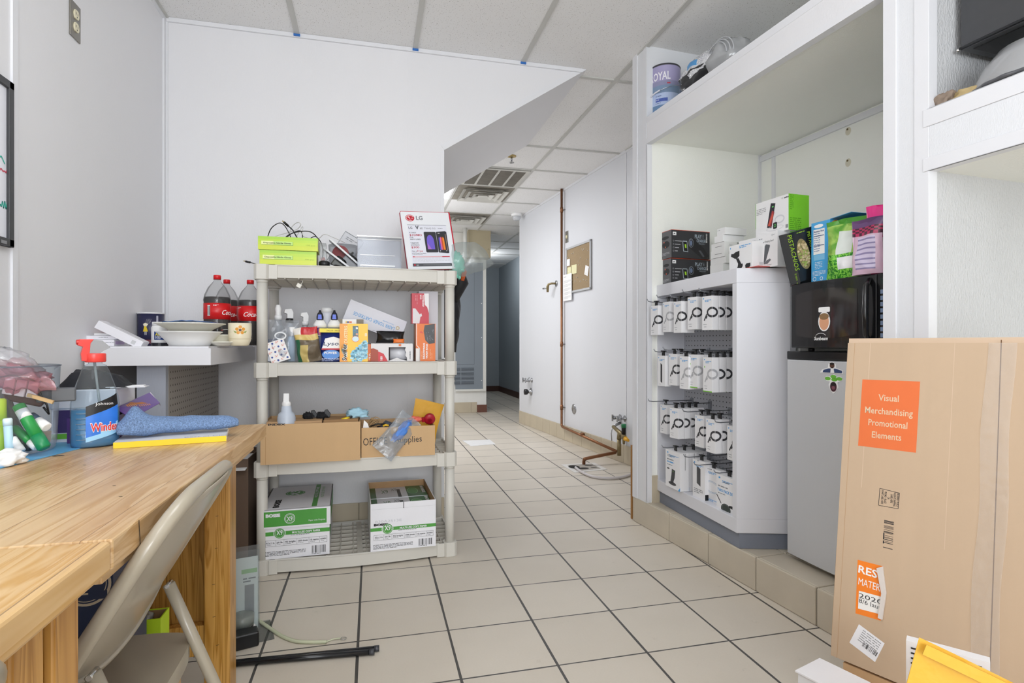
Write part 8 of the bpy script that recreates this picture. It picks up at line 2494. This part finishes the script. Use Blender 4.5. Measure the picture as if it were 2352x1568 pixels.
for y0, lb in ((5.66, 'nearer square ceiling diffuser with sooty louvres'), (6.88, 'farther square ceiling diffuser beyond the plain tile')):
    t = T(empty('ceiling_diffuser', (1.143, y0 + 0.29, zc)), lb, 'vent', 'square ceiling diffusers')
    mb = MB(); mb.box(-0.29, -0.29, -0.001, 0.29, 0.29, 0, M('#8f8a80', 0.7, var=0.5, scale=7)); mb.make('back_plate', t)
    for k, r_ in enumerate((0.24, 0.175, 0.11)):
        mb = MB()
        ri, zo, zi = r_ - 0.045, -0.006 - 0.004 * k, -0.030 - 0.004 * k
        q = [(-1, -1), (1, -1), (1, 1), (-1, 1)]
        vs = [(a * r_, b * r_, zi) for a, b in q] + [(a * ri, b * ri, zo) for a, b in q] + [(a * r_, b * r_, zi - 0.002) for a, b in q] + [(a * ri, b * ri, zo - 0.002) for a, b in q]
        mb.add(vs, [(i, (i + 1) % 4, 4 + (i + 1) % 4, 4 + i) for i in range(4)] + [(8 + i, 12 + i, 12 + (i + 1) % 4, 8 + (i + 1) % 4) for i in range(4)] + [(i, 8 + i, 8 + (i + 1) % 4, (i + 1) % 4) for i in range(4)], VW)
        mb.make('louvre', t)
    mb = MB(); mb.box(-0.05, -0.05, -0.036, 0.05, 0.05, -0.032, VW); mb.make('centre_plate', t)
t = T(empty('sprinkler_head', (1.163, 4.715, CEIL)), 'ceiling sprinkler head with a brass ring', 'sprinkler')
mb = MB(); mb.lathe([(0.04, 0), (0.04, -0.006), (0.02, -0.01)][::-1], M('#b9a36c', 0.35, 0.7), seg=24); mb.make('ring', t)
mb = MB(); mb.tube([(0, 0, -0.005), (0, 0, -0.045)], 0.008, CHR, 10); mb.lathe([(0.0, -0.062), (0.022, -0.060), (0.022, -0.056), (0, -0.055)], CHR, seg=16); mb.make('deflector', t)
t = T(empty('smoke_detector', (1.735, 6.78, CEIL)), 'white round detector on the ceiling near the far end of the alley wall', 'detector')
mb = MB(); mb.lathe([(0.0, -0.085), (0.035, -0.082), (0.05, -0.06), (0.055, -0.03)], clear('#e6e9ee', 0.5, 1.4, 0.1), seg=30); mb.make('lens', t)
mb = MB(); mb.lathe([(0.056, -0.035), (0.066, -0.03), (0.068, 0)], WHITE, seg=30); mb.make('base', t)
t = T(empty('ceiling_light', (0.533, 5.655, CEIL)), 'bright ceiling light panel glimpsed past the wall edge under the soffit', 'light')
mb = MB(); tile_frame(mb, -0.295, -0.6, 0.295, 0.6, -0.008, 0.02, WHITE); mb.make('frame', t)
mb = MB(); mb.box(-0.28, -0.585, -0.012, 0.28, 0.585, -0.009, emit('#ffffff', 3.0)); mb.make('diffuser', t)

# utility door
DGm = M('#7f8891', 0.5, var=0.06, scale=3)
pL, pR = Yp(1046, 800, 8.14), Yp(1109, 800, 8.14)
t = T(empty('utility_door', ((pL.x + pR.x) / 2, 8.149, 1.25)), 'blue-grey metal utility door with a louvred grille at the end of the alley', 'door')
xl, xr = pL.x - (pL.x + pR.x) / 2, pR.x - (pL.x + pR.x) / 2
zlo, zhi = 0.345 - 1.25, 2.19 - 1.25
mb = MB(); mb.box(xl, -0.02, zlo, xr, 0, zhi, DGm); s = S(mb, (xl, -0.0202, zlo), (1, 0, 0), (0, 0, 1)); W_ = xr - xl
DK = M('#5c646c', 0.6)
s.line([(0, 0.36), (W_ - 0.13, 0.36), (W_ - 0.13, zhi - zlo - 0.08), (0, zhi - zlo - 0.08)], 0.004, DK)
for z_ in (0.9 + 0.35, 0.75, 0.12): s.ell(W_ - 0.02, z_, 0.006, 0.006, WHITE, 1, 8)
mb.make('door_panel', t)
mb = MB()
for j in range(4):
    for i in range(2):
        xa = xl + W_ - 0.125 - 0.2 * (i + 1) + 0.005; zz = zlo + 0.07 + j * 0.065
        mb.box(xa, -0.022, zz, xa + 0.185, -0.0205, zz + 0.045, M('#3f464d', 0.7))
        for k in range(3): mb.box(xa, -0.030, zz + 0.004 + k * 0.015, xa + 0.185, -0.022, zz + 0.011 + k * 0.015, DGm)
mb.make('louvre_grille', t)
mb = MB(); FRW = M('#dcdcd6', 0.45)
mb.box(xr, -0.04, zlo - 0.03, xr + 0.045, 0, zhi + 0.05, FRW); mb.box(xl, -0.04, zlo - 0.03, xr, 0, zlo, FRW); mb.box(xl, -0.04, zhi, xr, 0, zhi + 0.05, FRW); mb.make('door_frame', t, bevel=0.003)
a, b = Yp(1076, 590, 7.9), Yp(1127, 590, 7.9)
mb = MB(); mb.box(0, 0, 0, b.x - a.x, 0.22, CEIL - a.z - 0.001, M('#b5a98c', 0.5)); S(mb, (0, 0, 0), (1, 0, 0), (0, 0, 1)).ell((b.x - a.x) * 0.9, 0.12, 0.012, 0.012, M('#a4987c', 0.5), 1)
T(mb.make('panel_box', loc=a), 'beige metal box hanging from the ceiling at the corridor corner', 'box')
a = Yp(1068, 590, 7.8)
mb = MB(); mb.cyl((0, 0, 0), (0, 0, CEIL - a.z - 0.001), 0.028, FRW, 16); mb.tube([(0, 0, 0), (0.0, 0.1, -0.05), (0, 0.33, -0.05)], 0.028, FRW, 12)
T(mb.make('white_pipe', loc=a), 'white vertical pipe coming down from the ceiling left of the beige box', 'pipe')
a = Yp(1127, 580, 8.6); 
mb = MB(); mb.box(0, 0, 0, 0.10, 0.05, 0.05, FRW); T(mb.make('emergency_unit', loc=(1.628, 8.75, a.z), bevel=0.004), 'small white box high on the corridor wall beside the beige box', 'fixture')
# garments on the end of the block
GBK2 = M('#17181b', 0.6, bump=0.3, bscale=60)
OJ = M('#d2602c', 0.6)
p0 = Vector((0.392, 4.18, 0))
t = T(empty('jacket', (0.40, 4.22, 1.62), 0), 'black jacket with orange lining hanging behind the shelving unit', 'jacket')
mb = MB()
def jf(u, v):
    z = -0.72 + 0.78 * v
    w_ = 0.05 + 0.13 * math.sin(PI * min(1, 0.25 + 0.65 * v)) * (1.0 if v > 0.1 else 0.8)
    a = -PI / 2 + PI * u
    k = 1 + 0.14 * math.sin(u * 22 + v * 3) + 0.1 * noise.noise(Vector((u * 4, v * 5, 0)))
    return Vector((0.0 + max(0, w_ * 1.25 * k * math.cos(a)), w_ * 0.9 * math.sin(a) * k, z))
mb.grid(jf, 30, 30, GBK2); mb.make('body', t, solid=0.006)
mb = MB(); mb.tube([(0.10, -0.08, 0.02), (0.19, -0.10, -0.06), (0.235, -0.10, -0.17), (0.17, -0.10, -0.3)], [0.05, 0.06, 0.055, 0.04], GBK2, 14); mb.make('sleeve', t)
mb = MB(); mb.tube([(0.20, -0.145, -0.04), (0.245, -0.15, -0.10), (0.235, -0.155, -0.16)], [0.018, 0.026, 0.012], OJ, 10); mb.tube([(0.03, -0.15, -0.1), (0.04, -0.16, -0.2)], [0.02, 0.03], OJ, 8); mb.make('orange_lining', t)
mb = MB(); mb.tube([(0.14, -0.08, -0.3), (0.17, -0.08, -0.45), (0.165, -0.08, -0.68)], [0.04, 0.05, 0.035], GBK2, 12); mb.make('strap_end', t)
mb = MB(); mb.cyl((0, 0, 0.05), (0.06, 0, 0.055), 0.006, CHR, 10); mb.cyl((0.055, 0, 0.05), (0.062, 0, 0.08), 0.006, CHR, 10); mb.make('coat_hook', t)
q = Yp(1022, 472, 4.35)
mb = MB(); blob(mb, (0, 0, 0), (0.055, 0.04, 0.05), BLACK, 4, 0.25, 2, flat=False); mb.tube([(0.0, 0, 0.03), (0.03, 0, 0.05), (0.05, 0, 0.045)], [0.02, 0.012, 0.006], BLACK, 10)
T(mb.make('black_headpiece', loc=(0.44, 4.36, q.z)), 'black rounded item peeking past the wall edge above the red-edged sign', 'item')
# ================= FOREGROUND RIGHT =================
CP0 = Zp(1908, 1509, 0.1505)
ex = Vector((0.3924, -0.9198, 0.0)).normalized()
nb = Vector((0.9198, 0.3924, 0.0)).normalized()
TAU = 0.125
upv = nb * math.sin(TAU) + Vector((0, 0, 1)) * math.cos(TAU)
bkv = nb * math.cos(TAU) - Vector((0, 0, 1)) * math.sin(TAU)
CM = Matrix((ex, bkv, upv)).transposed()
CW_, CH_, CT_ = 0.68, 0.853, 0.045
def cpx(u, v):
    d = Vector(ray(u, v)); n = -bkv
    o = Vector((0, 0, 1)); p0 = CP0 + Vector((0, 0, 0.006))
    t = (p0 - o).dot(n) / d.dot(n)
    q = o + d * t - p0
    return q.dot(ex), q.dot(upv)
CARD = M('#c0a78c', 0.75, var=0.06, scale=4, bump=0.06, bscale=220, stretch=(5, 5, 0.4))
CARD2 = M('#cbb39a', 0.75, var=0.05, scale=4)
big = T(empty('shipping_carton', CP0 + Vector((0, 0, 0.006)), CM.to_euler()), 'huge flat cardboard shipping carton with orange labels leaning at the right foreground', 'box')
mb = MB(); mb.box(0, 0, 0, CW_, CT_, CH_, CARD)
mb.box(0.0, 0.006, CH_, CW_, 0.012, CH_ + 0.014, CARD2)
s = S(mb, (0, 0, 0), (1, 0, 0), (0, 0, 1), lift=0.0001)
def P4(pts): return [cpx(u, v) for u, v in pts]
CRS = M('#b08c66', 0.8)
s.line([(0.016, 0), (0.018, CH_)], 0.001, CRS); 
x1 = cpx(1990, 900)[0]; s.line([(x1, 0.46), (x1 + 0.004, CH_)], 0.002, CARD2)
x2 = cpx(2180, 1000)[0]; s.line([(x2, 0.35), (x2 + 0.004, CH_)], 0.0015, CARD2)
c_ = [cpx(2300, 780), cpx(2273, 1560)]; s.line(c_, 0.0022, M('#6f5238', 0.9))
TP = M('#cdb08e', 0.12, var=0.05, scale=20, bump=0.4, bscale=50, coat=0.5)
xa = (cpx(2256, 900)[0], cpx(2322, 900)[0])
mb.make('carton_body', big)
mb = MB(); s = S(mb, (0, 0, 0), (1, 0, 0), (0, 0, 1), lift=0.00025)
n = 24
def tpf(u, v):
    x = xa[0] + (xa[1] - xa[0]) * u; z = 0.10 + (CH_ - 0.10) * v
    return Vector((x + 0.003 * math.sin(z * 17) + (0.012 * (v - 0.5)), -0.0012 - 0.0022 * abs(noise.noise(Vector((u * 3, v * 30, 1)))), z))
mb.grid(tpf, 10, 120, clear('#fffdf8', 1.0, 0.35, 0.12)); mb.make('packing_tape', big)
OL = M('#e0703a', 0.6, var=0.04, scale=30)
q = P4(((1981, 871), (2113.5, 876), (2104, 1039.5), (1971, 1023)))
mb = MB(); s = S(mb, (0, 0, 0), (1, 0, 0), (0, 0, 1), lift=0.00025); s.poly(q[::-1], OL, 1)
LC = M('#dcc0a0', 0.6)
for tt, u, v, w1 in (('Visual', 2041, 913, 47), ('Merchandising', 2040.5, 944, 110), ('Promotional', 2038.5, 972, 90), ('Elements', 2036, 1000, 68)):
    cx, cz = cpx(u, v); h_ = cpx(u, v - 8)[1] - cpx(u, v + 8)[1]; w_ = cpx(u + w1 / 2, v)[0] - cpx(u - w1 / 2, v)[0]
    s.text(tt, cx, cz - h_ / 2, h_ * 0.95, LC, 2, al='c', w=w_, bold=0.012)
mb.make('orange_label', big)
mb = MB(); s = S(mb, (0, 0, 0), (1, 0, 0), (0, 0, 1), lift=0.00025)
q = P4(((2021, 1121), (2066, 1132), (2063, 1168), (2018, 1160))); s.line(q + [q[0]], 0.0012, INK)
for k, tt in enumerate(('PACKING - PLACE', 'VALIDATE SHIPPING', 'LABEL HERE', 'OR', 'PROMO - PLACE', '3-PART LABEL HERE')):
    a = q[1][0] + (q[0][0] - q[1][0]) * (k + 0.75) / 6.4; zc_ = (q[1][1] + q[2][1]) / 2
    hh = abs(q[1][1] - q[2][1]); L = hh * (0.85, 0.9, 0.55, 0.15, 0.75, 0.9)[k]
    s.text(tt, a, zc_ + L / 2 + 0.002, 0.005, INK, 1, w=L, rot=-PI / 2, bold=0.02)
mb.make('stamp_box', big)
mb = MB(); s = S(mb, (0, 0, 0), (1, 0, 0), (0, 0, 1), lift=0.00025)
b0, b1 = cpx(2030, 1257), cpx(2044, 1196)
s.bars(b0[0] + 0.02, b0[1], b1[1] - b0[1], 0.022, INK, 1, seed=5, n=34, rot=PI / 2); s.tiny(b0[0] + 0.0, b0[1] + 0.01, (b1[1] - b0[1]) * 0.7, 1, 0.006, INK, 1, rot=PI / 2)
mb.make('barcode', big)
OSK = M('#f2832a', 0.4)
q = P4(((1970, 1285), (2028, 1300), (2023, 1425), (1965, 1408)))
mb = MB(); s = S(mb, (0, 0, 0), (1, 0, 0), (0, 0, 1), lift=0.00025); s.poly(q[::-1], OSK, 1)
w_ = q[1][0] - q[0][0]; hA = q[0][1] - q[3][1]; z0_ = q[3][1]; x0_ = q[0][0] - 0.002
wq = P4(((1973, 1356), (2024, 1370), (2021, 1410), (1971, 1397))); s.poly(wq[::-1], M('#eceae6', 0.5), 2)
cx, cz = cpx(2003, 1324); s.text('RES', cx + 0.012, cz, 0.020, WHITE, 3, al='r', w=0.045, bold=0.02, rot=-0.03)
cx, cz = cpx(1971, 1333); s.text('MATER', cx + 0.001, cz - 0.009, 0.019, WHITE, 3, w=w_ * 0.86, bold=0.0, rot=-0.03)
cx, cz = cpx(1973, 1371); s.text('2020', cx, cz, 0.012, INK, 3, w=0.055, bold=0.0); cx, cz = cpx(1973, 1383); s.text('8/6 laun', cx, cz, 0.012, INK, 3, w=w_ * 0.9)
mb.make('orange_sticker', big)
mb = MB(); pc = P4(((2015, 1304), (2029, 1300), (2037, 1362), (2028, 1422), (2018, 1418), (2026, 1362)))
mb.prism(pc, 0.0012, 0.006, M('#d6cdc6', 0.6), X=XZ); mb.make('peeled_corner', big)
q = P4(((1973, 1433), (2032, 1477), (2010, 1520), (1951, 1475)))
mb = MB(); s = S(mb, (0, 0, 0), (1, 0, 0), (0, 0, 1), lift=0.00025); s.poly(q[::-1], M('#eeeef2', 0.5), 1)
ang = math.atan2(q[1][1] - q[0][1], q[1][0] - q[0][0]); wl = math.hypot(q[1][0] - q[0][0], q[1][1] - q[0][1])
s.tiny(q[0][0] + 0.01, q[0][1] - 0.012, wl * 0.7, 6, 0.006, GREY, 2, rot=ang, fill=0.3)
s.bars(q[3][0] + 0.03, q[3][1] + 0.004, wl * 0.55, 0.012, INK, 2, rot=ang)
mb.make('white_label', big)
# a second flat carton behind
o2 = CP0 + bkv * (CT_ + 0.008) - ex * 0.022 + Vector((0, 0, 0.012))
mb = MB(); mb.box(0, 0, 0, 0.5, 0.02, 0.27, BOARD)
T(mb.make('flat_carton', loc=o2, rot=CM.to_euler()), 'second flat brown carton peeking out behind the huge one', 'box')
# white box in front
pw_ = Vector((1.11, 1.207, 0.0))
AE_ = math.atan2(ex.y, ex.x)
t = T(empty('white_carton', pw_, AE_ - 0.1), 'battered white box on the floor in front of the huge carton', 'box')
mb = MB(); mb.box(0, -0.10, 0, 0.115, 0, 0.193, M('#e3e4e8', 0.5, var=0.05, bump=0.3, bscale=30)); mb.make('box_body', t, bevel=0.003)
mb = MB(); mb.box(-0.004, -0.104, 0.193, 0.119, 0.002, 0.198, M('#ececf0', 0.5)); mb.make('lid', t, bevel=0.001)
mb = MB(); mb.box(0, 0, 0, 0.60, 0.11, 0.149, BOARD)
T(mb.make('low_carton', loc=Vector((CP0.x, CP0.y, 0.0)) + ex * 0.03 + nb * 0.004, rot=AE_), 'low brown carton under the bottom edge of the huge carton', 'box')
# labelled white parcel and yellow mailer, near the camera
def npt(u, v, zc):
    d = ray(u, v); return Vector((d[0] * zc, d[1] * zc, 1 + d[2] * zc))
q = npt(2081, 1470, 1.14)
mb = MB(); hp = q.z - 0.0
rr_ = AE_ + 0.25
mb.box(0, 0, 0, 0.13, 0.025, hp, M('#e9e9ec', 0.45))
s = S(mb, (0, 0, 0), (1, 0, 0), (0, 0, 1)); s.tiny(0.008, hp - 0.014, 0.11, 5, 0.010, INK, fill=0.35, seed=2); s.tiny(0.008, hp - 0.085, 0.11, 2, 0.006, GREY); s.rect(0.008, hp - 0.20, 0.11, 0.07, M('#9a9aa0', 0.5), 1)
r = random.Random(3)
for k in range(160): s.rect(0.009 + r.random() * 0.104, hp - 0.198 + r.random() * 0.064, 0.004, 0.003, INK, 2)
s.bars(0.008, hp - 0.2, 0.005, 0.07, INK, 2, n=2)
T(mb.make('labelled_parcel', loc=(q.x, q.y, 0.0), rot=rr_), 'white parcel with a printed shipping label behind the yellow mailer', 'parcel')
YM = M('#e0ae34', 0.5, var=0.08, scale=10, bump=0.5, bscale=30)
q = npt(2111, 1463, 0.93)
t = T(empty('padded_mailer', q), 'large yellow padded mailer in the lower right corner', 'mailer')
t.rotation_euler = (Matrix.Rotation(math.atan2(ex.y, ex.x) + 0.55, 3, 'Z') @ Matrix.Rotation(rad(-6), 3, 'X') @ Matrix.Rotation(rad(20), 3, 'Y')).to_euler()
mb = MB(); pouch(mb, 0.34, 0.42, 0.018, YM, seed=5, amp=0.005, sc=9, top=0.9, X=Matrix.Translation((0.17, 0, -0.42))); mb.make('envelope_body', t)
mb = MB(); mb.box(0.008, -0.014, -0.02, 0.33, -0.011, -0.003, YM); mb.make('seam', t)
mb = MB(); mb.box(0.05, -0.0165, -0.2, 0.25, -0.0145, -0.062, M('#d8dadc', 0.4)); mb.make('window_label', t)
